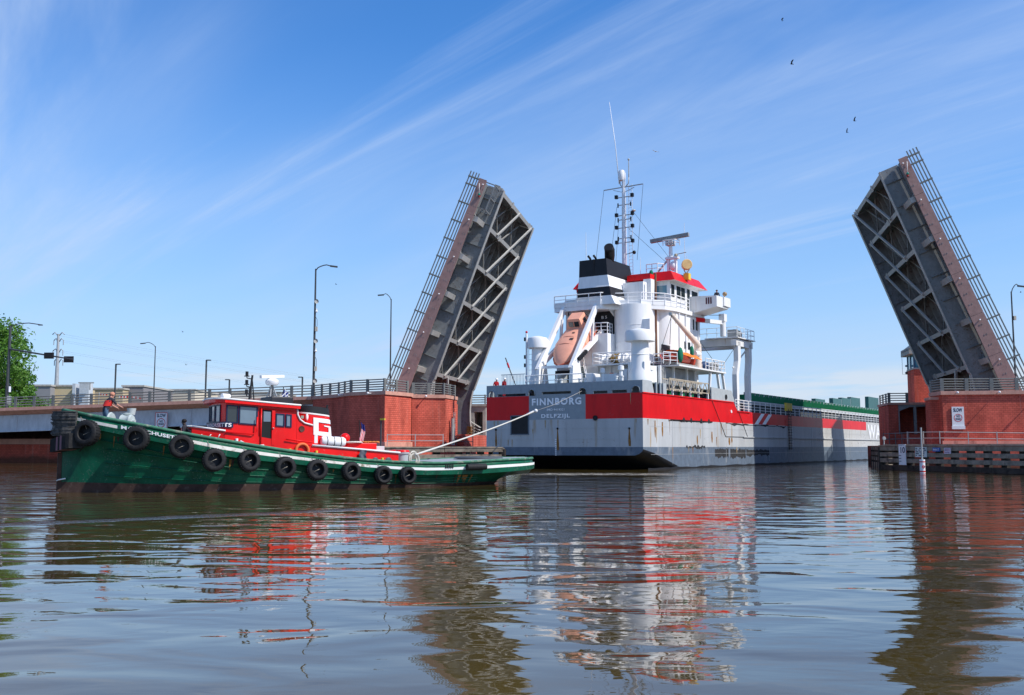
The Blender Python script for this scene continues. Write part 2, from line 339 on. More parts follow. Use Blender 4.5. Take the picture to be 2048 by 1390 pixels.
# ------------------------------------------------------------------ water
def water_mat():
    m = bpy.data.materials.new('river_water'); m.use_nodes = True; nt = m.node_tree; n = nt.nodes; L = nt.links; b = n['Principled BSDF']
    b.inputs['Roughness'].default_value = .02; b.inputs['IOR'].default_value = 1.6
    g = n.new('ShaderNodeNewGeometry'); P = g.outputs['Position']
    def noise(sx, sy, det, rgh, rot=0., dist=0.):
        mp = n.new('ShaderNodeMapping'); mp.inputs['Scale'].default_value = (sx, sy, 1); mp.inputs['Rotation'].default_value = (0, 0, rot); L.new(P, mp.inputs[0])
        t = n.new('ShaderNodeTexNoise'); t.noise_dimensions = '2D'; t.inputs['Scale'].default_value = 1; t.inputs['Detail'].default_value = det; t.inputs['Roughness'].default_value = rgh; t.inputs['Distortion'].default_value = dist
        L.new(mp.outputs[0], t.inputs['Vector']); return t.outputs['Fac']
    def mt(op, a, c=None, clamp=False):
        q = n.new('ShaderNodeMath'); q.operation = op; q.use_clamp = clamp
        for i, v in enumerate((a, c)):
            if v is None: continue
            if hasattr(v, 'links'): L.new(v, q.inputs[i])
            else: q.inputs[i].default_value = v
        return q.outputs[0]
    def rng(v, a, b_, c, d, ss=True):
        r = n.new('ShaderNodeMapRange'); r.interpolation_type = 'SMOOTHSTEP' if ss else 'LINEAR'; L.new(v, r.inputs[0])
        for i, q in enumerate((a, b_, c, d)): r.inputs[i + 1].default_value = q
        return r.outputs[0]
    sp = n.new('ShaderNodeSeparateXYZ'); L.new(P, sp.inputs[0]); X, Y = sp.outputs[0], sp.outputs[1]
    swell = noise(.42, .8, 1.5, .45, R(14), .4)
    chop = noise(1.3, 2.6, 2, .45, R(-10), .4)
    rip = noise(5.5, 9., 2, .5, R(8), .2)
    # river is livelier further out and in the wash beside the vessels
    far = rng(Y, 14, 62, .55, 1.05)
    patch = rng(noise(.11, .16, 3, .5, .4), .36, .66, .55, 1.35)
    # bow wave line trailing from the tug
    d = mt('ADD', mt('MULTIPLY', X, -.614), mt('MULTIPLY', Y, .789)); d = mt('SUBTRACT', d, 28.2)
    line = rng(mt('ABSOLUTE', mt('ADD', d, mt('MULTIPLY', noise(.5, .5, 2, .5), .5))), .1, .75, 1., 0.)
    line = mt('MULTIPLY', line, rng(X, 3, -3, 0, 1))
    # wash at the ship's stern
    wx = rng(X, -1, 3, 0, 1); wx2 = rng(X, 13.5, 9.5, 0, 1); wy = rng(Y, 68.5, 70.5, 0, 1); wy2 = rng(Y, 77, 73, 0, 1)
    wash = mt('MULTIPLY', mt('MULTIPLY', wx, wx2), mt('MULTIPLY', wy, wy2))
    h = mt('ADD', mt('MULTIPLY', swell, .045), mt('MULTIPLY', mt('MULTIPLY', chop, .0075), mt('MULTIPLY', far, patch)))
    h = mt('ADD', h, mt('MULTIPLY', mt('MULTIPLY', rip, mt('ADD', mt('MULTIPLY', line, 9.), mt('ADD', .06, mt('MULTIPLY', wash, 3.)))), mt('MULTIPLY', mt('MULTIPLY', far, patch), .011)))
    bp = n.new('ShaderNodeBump'); bp.inputs['Strength'].default_value = 1; bp.inputs['Distance'].default_value = 1.0; L.new(h, bp.inputs['Height']); L.new(bp.outputs[0], b.inputs['Normal'])
    foam = mt('MULTIPLY', rng(noise(.9, 3.2, 8, .7, 0, .6), .50, .62, 0, 1), wash)
    murk = rng(noise(.05, .08, 3, .5), .3, .7, .8, 1.2)
    mx = n.new('ShaderNodeMix'); mx.data_type = 'RGBA'; mx.blend_type = 'MULTIPLY'; mx.inputs[0].default_value = 1; mx.inputs[6].default_value = (.068, .048, .013, 1); L.new(murk, mx.inputs[7])
    m2 = n.new('ShaderNodeMix'); m2.data_type = 'RGBA'; L.new(foam, m2.inputs[0]); L.new(mx.outputs[2], m2.inputs[6]); m2.inputs[7].default_value = (.62, .58, .48, 1)
    L.new(m2.outputs[2], b.inputs['Base Color']); L.new(rng(foam, 0, 1, .02, .7), b.inputs['Roughness']); return m
WATER = water_mat()
MB().poly([(-1500, -60, 0), (1500, -60, 0), (1500, 3000, 0), (-1500, 3000, 0)]).solo('water', WATER, 'brown rippled river water', None, kind='structure')
GRASS = mat('bank_ground', (.11, .12, .05), .95, var=.3, scale=.2, coords='Object')
def bank(name, pts, z, label):
    w = [BR.P(x, y) for x, y in pts]
    MB().plan([(p.x, p.y) for p in w], -2, z).solo(name, GRASS, label, None, kind='structure')
bank('ground', [(-1400, 17), (-51, 17), (-51, 60), (-75, 140), (-60, 900), (60, 1500), (60, 2900), (-1400, 2900)], 3.6, 'river bank behind the left bridge approach')
bank('ground', [(13, 8), (1400, 8), (1400, 2900), (62, 2900), (62, 1500), (240, 900), (130, 140), (32, 60), (16, 30)], 3.4, 'river bank behind the right bridge pier')

# ------------------------------------------------------------------ railings
def railing(th, pts, h=1.0, n=4, spacing=2.0, pw=.12, pd=.13, rr=.05, m=None, parent=None, base=0.0, ends=True):
    """bridge railing: square posts and round rails, each a part"""
    m = m or RAILM; proto = None; pts = [Vector(p) for p in pts]
    for a, b in zip(pts[:-1], pts[1:]):
        L = (b - a).length; k = max(1, round(L / spacing)); ang = math.atan2(b.y - a.y, b.x - a.x)
        for i in range(k + 1):
            if i == k and b != pts[-1]: continue
            p = a.lerp(b, i / k)
            if proto is None:
                t0 = Thing(th.o, th.fr, (0, 0, 0))
                proto = MB().box(-pd, pd, -pw / 2, pw / 2, base, h + .04).part('post', m, t0, parent); o = proto
            else: o = proto.copy(); COL.objects.link(o); o.parent = parent or th.o
            o.location = (p - th.off) * th.fr.k; o.rotation_euler = (0, 0, ang)
        for j in range(n):
            z = h * (j + 1) / n - .03
            MB().cyl(a + Vector((0, 0, z)), b + Vector((0, 0, z)), rr, n=6).part('rail', m, th, parent)

# ------------------------------------------------------------------ raised bridge leaves
CX = -19.7
def leaf(side, label, gl):
    """side +1: right leaf, -1: left leaf.  u along the leaf to its tip, d below the deck, y across"""
    base = (CX + side * 26.0, 1.5, 7.0)
    th = thing('bascule_leaf', label, 'bridge leaf', BR, base, 'raised bridge leaves')
    def P(u, d, y): e = 26.0 - .378 * u - .926 * d; z = 7.0 + .926 * u - .378 * d; return (CX + side * e, y, z)
    def EZ(e, z, y): return (CX + side * e, y, z)
    dirv = Vector(P(1, 0, 0)) - Vector(P(0, 0, 0)); nd = Vector(P(0, 1, 0)) - Vector(P(0, 0, 0))
    # girders with deep curved heel
    for gy, nm in ((4.0, 'near'), (20.0, 'far')):
        bot = [P(20.65, 1.92, gy), P(15, 2.05, gy), P(8, 2.28, gy), P(2.2, 2.46, gy)] + [EZ(e, z, gy) for e, z in ((23.05, 7.9), (23.28, 6.9), (23.36, 5.8), (23.34, 4.8), (23.2, 3.7))]
        top = [EZ(24.2, 2.9, gy), EZ(25.6, 3.1, gy), EZ(27.4, 5.0, gy), EZ(27.3, 6.6, gy), P(-.8, .3, gy), P(20.65, .3, gy)]
        g = MB().prism([Vector(p) + Vector((0, -.03, 0)) for p in bot + top], (0, .06, 0)).part('girder', STEEL, th)
        mb = MB()
        for a, b in zip(bot[:-1], bot[1:]): mb.beam(a, b, .52, .06, up=nd)
        mb.part('bottom_flange', STEELL, th, g)
        sf = MB()
        for k in range(9):
            u = 19.4 - k * 2.2
            for s2 in (-1, 1): sf.beam(P(u, .35, gy + s2 * .12), P(u, 1.85, gy + s2 * .12), .02, .18, up=(0, 1, 0))
        sf.part('web_stiffener', STEEL, th, g, kind='stuff')
        for u, dd in ((17.0, 2.0), (13.4, 2.1), (9.8, 2.2), (6.1, 2.32)): MB().beam(P(u - .5, dd - .32, gy - .045), P(u + .5, dd - .32, gy - .045), .02, .5, up=nd).part('splice_plate', STEEL, th, g)
    us = [20.45, 17.0, 13.4, 9.8, 6.1, 2.6]
    for i, u in enumerate(us):
        fb = MB().beam(P(u, .95, 4.05), P(u, .95, 19.95), .04, 1.5, up=nd).part('floor_beam', STEEL, th)
        MB().beam(P(u, 1.74, 4.3), P(u, 1.74, 19.7), .36, .07, up=nd).part('flange', STEELL, th, fb)
        for y in (9.0, 18.3):
            MB().beam(P(u - .28, 1.80, y), P(u + .28, 1.80, y), .5, .05, up=nd).part('gusset', STEELL, th, fb)
        if i and i < 6:
            bk = MB().beam(P(u, .98, 1.72), P(u, 1.12, 3.95), .48, .5, up=nd).part('sidewalk_bracket', STEELL, th)
            MB().tube([P(u + .35, .55, 1.9), P(u + .5, .62, 2.05), P(u + .3, .85, 2.1), P(u + .1, .95, 2.0)], .03).part('bracket_hook', STEELL, th, bk)
    for (u0, y0, u1, y1) in ((us[0], 12.5, us[1], 7.6), (us[0], 19.4, us[2], 8.8), (us[1], 18.6, us[3], 8.8), (us[2], 18.6, us[4], 8.8), (us[3], 18.6, us[5], 8.8), (us[4], 18.6, us[5], 14.2)):
        MB().beam(P(u0, 1.86, y0), P(u1, 1.86, y1), .21, .15, up=nd).part('diagonal_brace', STEELL, th)
    MB().beam(P(us[5], 1.8, 10.2), EZ(23.6, 4.6, 11.6), .24, .2, up=nd).part('heel_strut', STEELL, th)
    MB().beam(P(us[5], 1.8, 5.4), EZ(23.5, 5.0, 5.2), .24, .2, up=nd).part('heel_strut', STEELL, th)
    for y in (5.8, 7.6, 9.4, 11.2, 13.0, 14.8, 16.6, 18.4):
        MB().beam(P(.5, .45, y), P(20.4, .45, y), .12, .5, up=nd).part('stringer', STEELD, th)
    for k in range(5):            # light cross bracing above the stringers
        for ya, yb in ((5, 11), (11, 5), (12, 18), (18, 12)):
            MB().beam(P(us[k], 1.05, ya), P(us[k + 1], 1.05, yb), .12, .10, up=nd).part('cross_brace', STEELD, th)
    MB().prism([P(-.6, .14, 3.9), P(20.6, .14, 3.9), P(20.6, .02, 3.9), P(-.6, .02, 3.9)], (0, 16.2, 0)).part('roadway_grating', GRATE, th)
    MB().prism([P(-.6, .3, 1.6), P(20.6, .3, 1.6), P(20.6, .04, 1.6), P(-.6, .04, 1.6)], (0, 2.25, 0)).part('sidewalk_slab', STEEL, th)
    MB().prism([P(-.6, .3, 20.1), P(20.6, .3, 20.1), P(20.6, .04, 20.1), P(-.6, .04, 20.1)], (0, 2.2, 0)).part('sidewalk_slab', STEEL, th)
    cuts = [20.6, 17.2, 13.6, 10.0, 6.3, 2.8, -.6]
    for a, b in zip(cuts[:-1], cuts[1:]):
        da, db = [lerp([-.6, .9, 20.6], [1.3, 1.22, .73], q) for q in (a, b)]; g = .012
        f = MB().prism([P(a - g, 0, 1.5), P(a - g, da, 1.5), P(b + g, db, 1.5), P(b + g, 0, 1.5)], (0, .1, 0)).part('fascia_plate', FASCIA, th)
        bt = MB()
        for q in (.25, .5, .75):
            u = a + (b - a) * q; bt.beam(P(u - .06, .52, 1.49), P(u + .06, .52, 1.49), .03, .04, up=nd); bt.beam(P(u - .06, .72, 1.49), P(u + .06, .72, 1.49), .03, .04, up=nd)
        bt.part('bolt', STEELD, th, f)
        MB().ball(P(a - .5, .55, 1.42), .075, 8).part('navigation_light', WHITEC, th, f)
    # parapet rails along both sidewalks
    for yy in (1.56, 22.2):
        rl = []
        for d in (-.16, -.42, -.70, -.98): rl.append(MB().beam(P(-.9, d, yy), P(20.95, d, yy), .085, .085, up=nd).part('rail', RAILM, th))
        for u in [20.45, 19.75] + [18.0 - 1.77 * k for k in range(11)]:
            MB().beam(P(u, 0, yy + .02), P(u, -1.06, yy + .02), .17, .13, up=dirv).part('post', RAILM, th)
    # green and red lamp hanging from the tip
    tl = MB().tube([P(20.1, .2, 1.44), Vector(P(20.1, .2, 1.4)) - Vector((0, 0, .95))], .025).part('lamp_hanger', WHITEC, th)
    c = Vector(P(20.1, .2, 1.4)) - Vector((0, 0, 1.02))
    MB().ball(c, .11, 8).part('lamp', mat('lamp_green', (.01, .25, .18), .3), th, tl)
    MB().ball(c - Vector((0, 0, .2)), .09, 8).part('lamp', mat('lamp_red', (.35, .02, .02), .3), th, tl)
    if side < 0:                  # inspection cage and lock at the near tip corner
        cg = MB()
        for y in (2.0, 3.8):
            cg.beam(P(18.1, 1.5, y), P(20.5, 1.5, y), .09, .09, up=nd); cg.beam(P(18.1, 1.5, y), P(18.1, .4, y), .09, .09, up=dirv); cg.beam(P(20.5, 1.5, y), P(20.5, .4, y), .09, .09, up=dirv)
        for u in (18.1, 19.3, 20.5): cg.beam(P(u, 1.5, 2.0), P(u, 1.5, 3.8), .09, .09, up=nd)
        for y in (2.5, 2.95, 3.4): cg.beam(P(18.1, 1.5, y), P(20.5, 1.5, y), .03, .03, up=nd)
        cg.part('inspection_cage', STEEL, th)
        MB().beam(P(18.0, 1.2, 4.7), P(20.9, 1.2, 4.7), .5, .7, up=nd).part('tip_lock', STEELL, th)
        MB().beam(P(19.6, 1.1, 4.2), P(20.95, 1.1, 4.2), .35, .5, up=nd).part('tip_lock', STEELD, th)
    MB().beam(P(18.6, 1.3, 20.45), P(20.9, 1.3, 20.45), .25, .6, up=nd).part('tip_lock', STEELL, th)
    return th
leaf(1, 'raised grey steel bridge leaf with pink edge, right of the cargo ship', 0)
leaf(-1, 'raised grey steel bridge leaf with pink edge, left of the cargo ship', 0)

# ------------------------------------------------------------------ brick piers
def inset(poly, d):     # grow a polygon outward a little for copings (about its centroid)
    cx = sum(p[0] for p in poly) / len(poly); cy = sum(p[1] for p in poly) / len(poly)
    return [(cx + (x - cx) * (1 + d / max(.5, math.hypot(x - cx, y - cy))), cy + (y - cy) * (1 + d / max(.5, math.hypot(x - cx, y - cy)))) for x, y in poly]
def wall_lamp(th, p, nrm, parent):
    p = Vector(p); n = Vector(nrm)
    b = MB().cyl(p, p + n * .42, .035, n=6).ball(p + n * .46, .10, 8)
    b.part('coping_lamp', WHITEC, th, parent)

LP = thing('bridge_pier', 'red block bridge pier with faceted lookout balcony, left of the cargo ship', 'bridge pier', BR, (-46, 0, 0), 'bridge piers')
oct_ = [(-53.2, 1.02), (-49.6, -2.2), (-47.6, -4.75), (-44.0, -6.3), (-43.05, -2.65), (-43.05, 2.7), (-53.2, 2.7)]
blk = [(-43.0, -1.9), (-40.35, -.75), (-40.2, 2.7), (-43.0, 2.7)]
w = MB().plan(oct_, -1.5, 6.2).part('wall', BRICK, LP); 
cp = MB().plan(inset(oct_, .14), 6.2, 6.5).part('coping', COPING, LP)
MB().plan(inset(oct_, .13), 1.9, 2.35).part('ledge', COPING, LP)
w2 = MB().plan(blk, -1.5, 6.12).part('wall', BRICK, LP); cp2 = MB().plan(inset(blk, .12), 6.12, 6.42).part('coping', COPING, LP)
wall_lamp(LP, (-45.3, -5.8, 6.33), (-.4, -.95, 0), cp); wall_lamp(LP, (-41.9, -1.5, 6.25), (.3, -.9, 0), cp2); wall_lamp(LP, (-48.5, -3.7, 6.33), (-.7, -.7, 0), cp)
railing(LP, [(-53.2, 1.2, 6.5), (-49.6, -2.0, 6.5), (-47.55, -4.55, 6.5), (-44.1, -6.1, 6.5), (-43.2, -2.65, 6.5)], 1.0, 5, 1.9)
railing(LP, [(-42.95, -1.75, 6.42), (-40.5, -.7, 6.42), (-40.35, 2.5, 6.42)], .98, 5, 1.5)
MB().box(-53, -47.6, 2.9, 21, -1.5, 6.2).part('pit_wall', BRICK, LP)
MB().box(-42.1, -39.6, 2.9, 20.8, -1.5, 3.05).part('low_wall', BRICK, LP)
MB().plan([(-52, -3.5), (-47.5, -6.0), (-43.6, -7.4), (-38.4, -.6), (-38.4, 2.6), (-52, 2.6)], -1.5, 1.9).part('footing', BRICK, LP)
MB().box(-41.9, -40.25, 2.72, 3.2, 3.05, 5.75).part('buttress', BRICK, LP)
f = MB().box(-53, -41.6, 21.2, 27, -1.5, 3.3).box(-53, -42.9, 21.2, 27, 3.3, 6.3).box(-41.95, -41.6, 21.2, 27, 3.3, 6.3).box(-42.9, -41.95, 21.2, 27, 5.7, 6.3).box(-42.9, -41.95, 24, 27, 3.3, 5.7).part('far_wall', CONC, LP)
MB().box(-53.1, -41.45, 21.05, 27.2, 6.3, 6.55).part('coping', CONC, LP)
railing(LP, [(-46.5, 21.3, 6.55), (-41.7, 21.3, 6.55), (-41.7, 26.9, 6.55)], .98, 4, 1.6)
# machinery, ladder and pipes beside the leaf heel
mach = MB()
for z in [2.5 + .28 * k for k in range(9)]: mach.beam((-40.05, 1.0, z), (-40.05, 1.5, z), .04, .04)
mach.beam((-40.05, 1.0, 2.3), (-40.05, 1.0, 5.0), .05, .05); mach.beam((-40.05, 1.5, 2.3), (-40.05, 1.5, 5.0), .05, .05)
mach.part('access_ladder', RAILG, LP)
MB().cyl((-40.0, .4, 2.1), (-40.0, .4, 4.4), .16).cyl((-40.0, .75, 2.1), (-40.0, .75, 3.9), .10).part('pipe_riser', RAILG, LP)
for k in range(7): MB().beam((-42.4 + .06 * k, 20.5, 2.3 + .28 * k), (-43.5, 20.5, 2.9 + .33 * k), .8, .06).part('heel_step', STEELL, LP)
rk = MB()
for k in range(9): rk.box(-43.3, -42.85, 19.4, 20.6, 3.0 + k * .13, 3.06 + k * .13)
rk.part('rusty_rack', mat('rusty_rack', (.23, .11, .03), .9, var=.5, scale=6), LP)

RP = thing('bridge_pier', 'red block bridge pier with warning sign at the right edge', 'bridge pier', BR, (6, 0, 0), 'bridge piers')
rw = [(.18, 0), (16, 0), (16, 2.75), (-.15, 2.75)]
MB().plan(rw, -1.5, 6.05).part('wall', BRICK, RP); cr = MB().plan([(.05, -.14), (16.1, -.14), (16.1, 2.85), (-.25, 2.85)], 6.05, 6.35).part('coping', COPING, RP)
MB().plan([(.02, -.22), (16, -.22), (16, -.0), (.02, -.0)], 1.95, 2.42).part('ledge', COPING, RP)
for x in (1.2, 4.27, 7.4): wall_lamp(RP, (x, -.12, 6.2), (0, -1, 0), cr)
railing(RP, [(-.1, 2.6, 6.35), (.2, .05, 6.35), (9.4, .05, 6.3)], .98, 5, 1.85)
MB().box(-.55, .08, .9, 2.74, -1.5, 5.7).part('buttress', BRICK, RP); MB().box(-.62, .1, .82, 2.8, 5.7, 5.92).part('buttress_cap', COPING, RP)
MB().box(.3, 1.1, 2.9, 20.9, -1.5, 2.6).part('low_wall', BRICK, RP)
MB().plan([(-2.6, 1.6), (-.6, -1.4), (16, -1.4), (16, -.3), (-.3, -.3), (-.6, 20), (-2.6, 20)], -1.5, 2.05).part('footing', BRICK, RP)
MB().box(8.2, 14, 2.9, 21, -1.5, 6.1).part('pit_wall', BRICK, RP)
fw = MB().box(-.3, .62, 21.1, 27, -1.5, 6.1).box(.62, 14, 21.1, 27, -1.5, 3.2).box(3.85, 14, 21.1, 27, 3.2, 6.1).box(.62, 3.85, 24.5, 27, 3.2, 6.1).part('far_wall', BRICK, RP)
MB().prism([(.62, 21.1, 5.45), (1.7, 21.1, 5.9), (3.85, 21.1, 6.0), (3.85, 21.1, 6.1), (.62, 21.1, 6.1)], (0, 5, 0)).part('lintel', STEEL, RP)
MB().box(.62, .72, 21.02, 21.3, 3.2, 5.5).box(2.1, 2.35, 21.2, 21.5, 3.2, 5.9).part('steel_column', STEEL, RP)
MB().box(-.4, 14, 20.98, 27.1, 6.12, 6.35).part('coping', COPING, RP)
railing(RP, [(-.2, 26.5, 6.35), (-.2, 21.2, 6.35), (1.5, 21.2, 6.35)], .95, 4, 1.7)

TW = thing('operator_tower', 'red block bridge operator tower with flat roof behind the right leaf', 'tower', BR, (5, 28, 6.35))
MB().box(3.25, 7.25, 26.3, 29.8, 6.35, 10.05).part('wall', BRICK, TW)
MB().box(3.19, 7.31, 26.24, 29.86, 10.05, 10.2).part('sill', CONC, TW)
for x, y in ((3.25, 26.3), (7.07, 26.3), (3.25, 29.62), (7.07, 29.62), (5.1, 26.3), (3.25, 28.0)): MB().box(x, x + .18, y, y + .18, 10.2, 11.65).part('mullion', mat('tower_mullion', (.06, .13, .20), .4), TW)
MB().box(3.32, 7.18, 26.37, 29.73, 10.2, 11.65).part('window', mat('tower_glass', (.08, .28, .36), .05, spec=.8), TW)
rf = MB().box(2.75, 7.75, 25.8, 30.3, 11.65, 12.05).part('roof', CONC, TW); 
for k in range(11): MB().box(2.70, 2.77, 25.85 + k * .4, 26.02 + k * .4, 12.05, 12.32).part('roof_trim', STEEL, TW, rf)
ap = (5.25, 28.05, 14.3); cs = [(2.8, 25.85, 12.3), (7.7, 25.85, 12.3), (7.7, 30.25, 12.3), (2.8, 30.25, 12.3)]; rr_ = MB()
for k in range(4): rr_.poly([cs[k], cs[(k + 1) % 4], ap])
rr_.part('roof_slope', STEEL, TW, rf); MB().box(2.8, 7.7, 25.85, 30.25, 12.05, 12.3).part('roof_curb', STEEL, TW, rf)
MB().tube([(3.2, 29.0, 9.7), (2.6, 28.9, 9.7), (2.6, 28.9, 11.5)], .02).part('camera_bracket', RAILM, TW); MB().ball((3.0, 28.9, 10.6), .12, 8).part('camera', RAILM, TW); MB().ball((3.0, 28.9, 9.85), .15, 8).part('camera', RAILM, TW)

# ------------------------------------------------------------------ approach span on the left
AP = thing('approach_span', 'bridge approach with grey girder and pink edge behind the tugboat', 'bridge span', BR, (-80, 1, 0))
zt = lambda x: 6.53 + (x + 52.5) * .0262
xs = [-53.3 - 6.1 * k for k in range(13)]
for a, b in zip(xs[:-1], xs[1:]):
    MB().prism([(a - .012, .95, zt(a)), (a - .012, .95, zt(a) - .30), (a - .012, 1.75, zt(a) - .68), (a - .012, 3.0, zt(a) - .68), (a - .012, 3.0, zt(a))], (b - a + .024, 0, zt(b) - zt(a))).part('edge_beam', COPING, AP)
    gd = MB().prism([(a, 1.8, zt(a) - .7), (a, 1.8, zt(a) - 2.25), (a, 1.86, zt(a) - 2.25), (a, 1.86, zt(a) - .7)], (b - a, 0, zt(b) - zt(a))).part('girder', GIRD, AP)
    MB().prism([(a, 1.6, zt(a) - 2.25), (a, 1.6, zt(a) - 2.31), (a, 2.1, zt(a) - 2.31), (a, 2.1, zt(a) - 2.25)], (b - a, 0, zt(b) - zt(a))).part('flange', GIRD, AP, gd)
    MB().box(a - .03, a + .03, 1.68, 1.8, zt(a) - 2.2, zt(a) - .72).part('stiffener', GIRD, AP, gd)
MB().prism([(-53.3, 3.0, zt(-53.3) - .05), (-53.3, 23, zt(-53.3) - .05), (-53.3, 23, zt(-53.3) - .6), (-53.3, 3.0, zt(-53.3) - .6)], (xs[-1] + 53.3, 0, zt(xs[-1]) - zt(-53.3))).part('deck', CONC, AP)
MB().prism([(-53.3, 21, zt(-53.3) - .6), (-53.3, 21.1, zt(-53.3) - .6), (-53.3, 21.1, zt(-53.3) - 2.2), (-53.3, 21, zt(-53.3) - 2.2)], (xs[-1] + 53.3, 0, zt(xs[-1]) - zt(-53.3))).part('girder', GIRD, AP)
railing(AP, [(-53.3, 1.15, zt(-53.3)), (-126, 1.15, zt(-126))], 1.0, 4, 2.02)
PW = MB()
PW.box(-140, -50, 15.5, 17.4, -1.5, 3.9)
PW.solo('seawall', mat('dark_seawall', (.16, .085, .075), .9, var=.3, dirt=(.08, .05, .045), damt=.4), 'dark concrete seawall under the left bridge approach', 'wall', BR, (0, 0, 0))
sw = thing('approach_pier', 'low red support pier in shade under the left approach', 'bridge pier', BR, (-90, 8, 0))
MB().box(-100, -80, 6, 12, -1.5, 2.2).part('wall', BRICK, sw); MB().box(-100.3, -79.7, 5.8, 12.2, 2.2, 2.75).part('cap', COPING, sw)

# ------------------------------------------------------------------ timber fenders
def fender(label, line, back, ztop, levels, nposts, dark_levels=(), cap=True, offs=(0, 0, 0)):
    a, b = Vector((*line[0], 0)), Vector((*line[1], 0)); th = thing('timber_fender', label, 'timber fender', FE, (*line[0], 0), 'timber fenders')
    d = (b - a).normalized(); nrm = Vector((d.y, -d.x, 0)); L = (b - a).length
    for k in range(nposts):
        p = a + d * (L * k / (nposts - 1)) - nrm * .35
        MB().beam(p + Vector((0, 0, -1.5)), p + Vector((0, 0, ztop - .1)), .55, .34, up=nrm).part('post', TIMBERD, th)
    segs = max(2, round(L / 4.2))
    for (z0, z1) in levels:
        for k in range(segs):
            q = random.uniform(-.02, .02)
            p0, p1 = a + d * (L * k / segs + .015) + nrm * q, a + d * (L * (k + 1) / segs - .015) + nrm * q
            zz = (z0 + z1) / 2 + random.uniform(-.012, .012)
            MB().beam(p0 + Vector((0, 0, zz)), p1 + Vector((0, 0, zz)), .28, z1 - z0).part('waler', TIMBERD if z1 < .45 else TIMBER, th, bevel=.02)
    for k in range(segs):
        p0, p1 = a + d * (L * k / segs + .01), a + d * (L * (k + 1) / segs - .01)
        MB().beam(p0 + Vector((0, 0, ztop + .02)) - nrm * .28, p1 + Vector((0, 0, ztop + .02)) - nrm * .28, .95, .09).part('cap_plank', TIMBER, th, bevel=.015)
    for (x0, y0), (x1, y1) in back:
        p0, p1 = Vector((x0, y0, 0)), Vector((x1, y1, 0)); dd = (p1 - p0).normalized(); m = max(2, round((p1 - p0).length / 2.2))
        for k in range(m + 1):
            p = p0.lerp(p1, k / m); MB().beam(p + Vector((0, 0, -1.5)), p + Vector((0, 0, ztop - .1)), .34, .34).part('post', TIMBERD, th)
        for z0, z1 in levels: MB().beam(p0 + Vector((0, 0, (z0 + z1) / 2)), p1 + Vector((0, 0, (z0 + z1) / 2)), .28, z1 - z0).part('waler', TIMBER, th)
    return th, a, d, nrm, L
lv = [(1.62, 1.98), (1.12, 1.46), (.62, .96), (.0, .42)]
FR, fa, fd, fn_, fl = fender('timber pile fender with depth gauge board, in front of the right pier', ((-3.6, 6.5), (4.2, -9.6)), [((-3.6, 6.5), (-2.3, 9)), ((-2.3, 9), (-1.2, 26))], 2.02, lv, 11)
FL, la, ld, ln_, ll = fender('timber pile fender between the tugboat stern and the left pier', ((-47.5, -10.6), (-34.3, -5.6)), [((-34.3, -5.6), (-40.0, 2.4))], 1.86, [(1.52, 1.84), (.98, 1.34), (.46, .80), (-.1, .28)], 9)
MB().prism([(-3.4, 6.5, 2.1), (4.4, -9.5, 2.1), (5.4, -9.0, 2.1), (-2.2, 7.2, 2.1)], (0, 0, .06)).part('walkway', TIMBER, FR)
MB().prism([(-46.8, -9.7, 1.9), (-35.0, -5.3, 1.9), (-40.2, -1.6, 1.9), (-43.2, -6.6, 1.9)], (0, 0, .06)).part('walkway', TIMBER, FL)
# walkway hand rails
def handrail(label, pts, m, h=.95, sp=1.9, fr=BR):
    th = thing('walkway_railing', label, 'railing', fr, pts[0], 'walkway railings'); railing(th, pts, h, 2, sp, .06, .03, .03, m); return th
handrail('grey walkway hand rail in front of the right red pier', [(-2.3, 1.4, 2.18), (-.35, -1.0, 2.18), (8, -1.0, 2.05)], RAILG)
handrail('small dark rail at the channel corner of the right fender', [(-2.4, 12, 2.15), (-1.6, 4.6, 2.15), (-.6, 4.6, 2.15)], RAILM, 1.0)
handrail('pale walkway hand rail in front of the left red pier', [(-43.4, -7.4, 1.98), (-39.2, -5.8, 1.98)], RAILG, fr=FE)
handrail('dark walkway rail beside the low wall under the left leaf', [(-41.6, 2.4, 1.97), (-38.6, 2.2, 1.97)], RAILM)
# lamp posts on the fenders
t = thing('fender_lamp', 'short dark lamp post on the left fender by the red pier', 'lamp post', FE, (-43.6, -8.4, 1.9), 'fender lamps')
MB().cyl((-43.6, -8.4, .6), (-43.6, -8.4, 4.1), .06).cyl((-43.6, -8.4, .6), (-43.6, -8.4, 1.9), .13).part('pole', POLE, t); MB().beam((-43.65, -8.4, 4.12), (-43.25, -8.5, 4.12), .16, .14).part('lamp_head', YELLOW, t)
t = thing('fender_lamp', 'round grey lamp on the channel end of the right fender', 'lamp post', FE, (-3.3, 6.3, 2.1), 'fender lamps')
MB().cyl((-3.3, 6.3, 2.1), (-3.3, 6.3, 2.5), .05).part('pole', RAILG, t); MB().lathe([(0, -.08), (.13, -.08), (.17, 0), (.13, .08), (0, .08)], (-3.3, 6.25, 2.66), (.2, -1, 0), 12).part('lamp_head', RAILG, t)
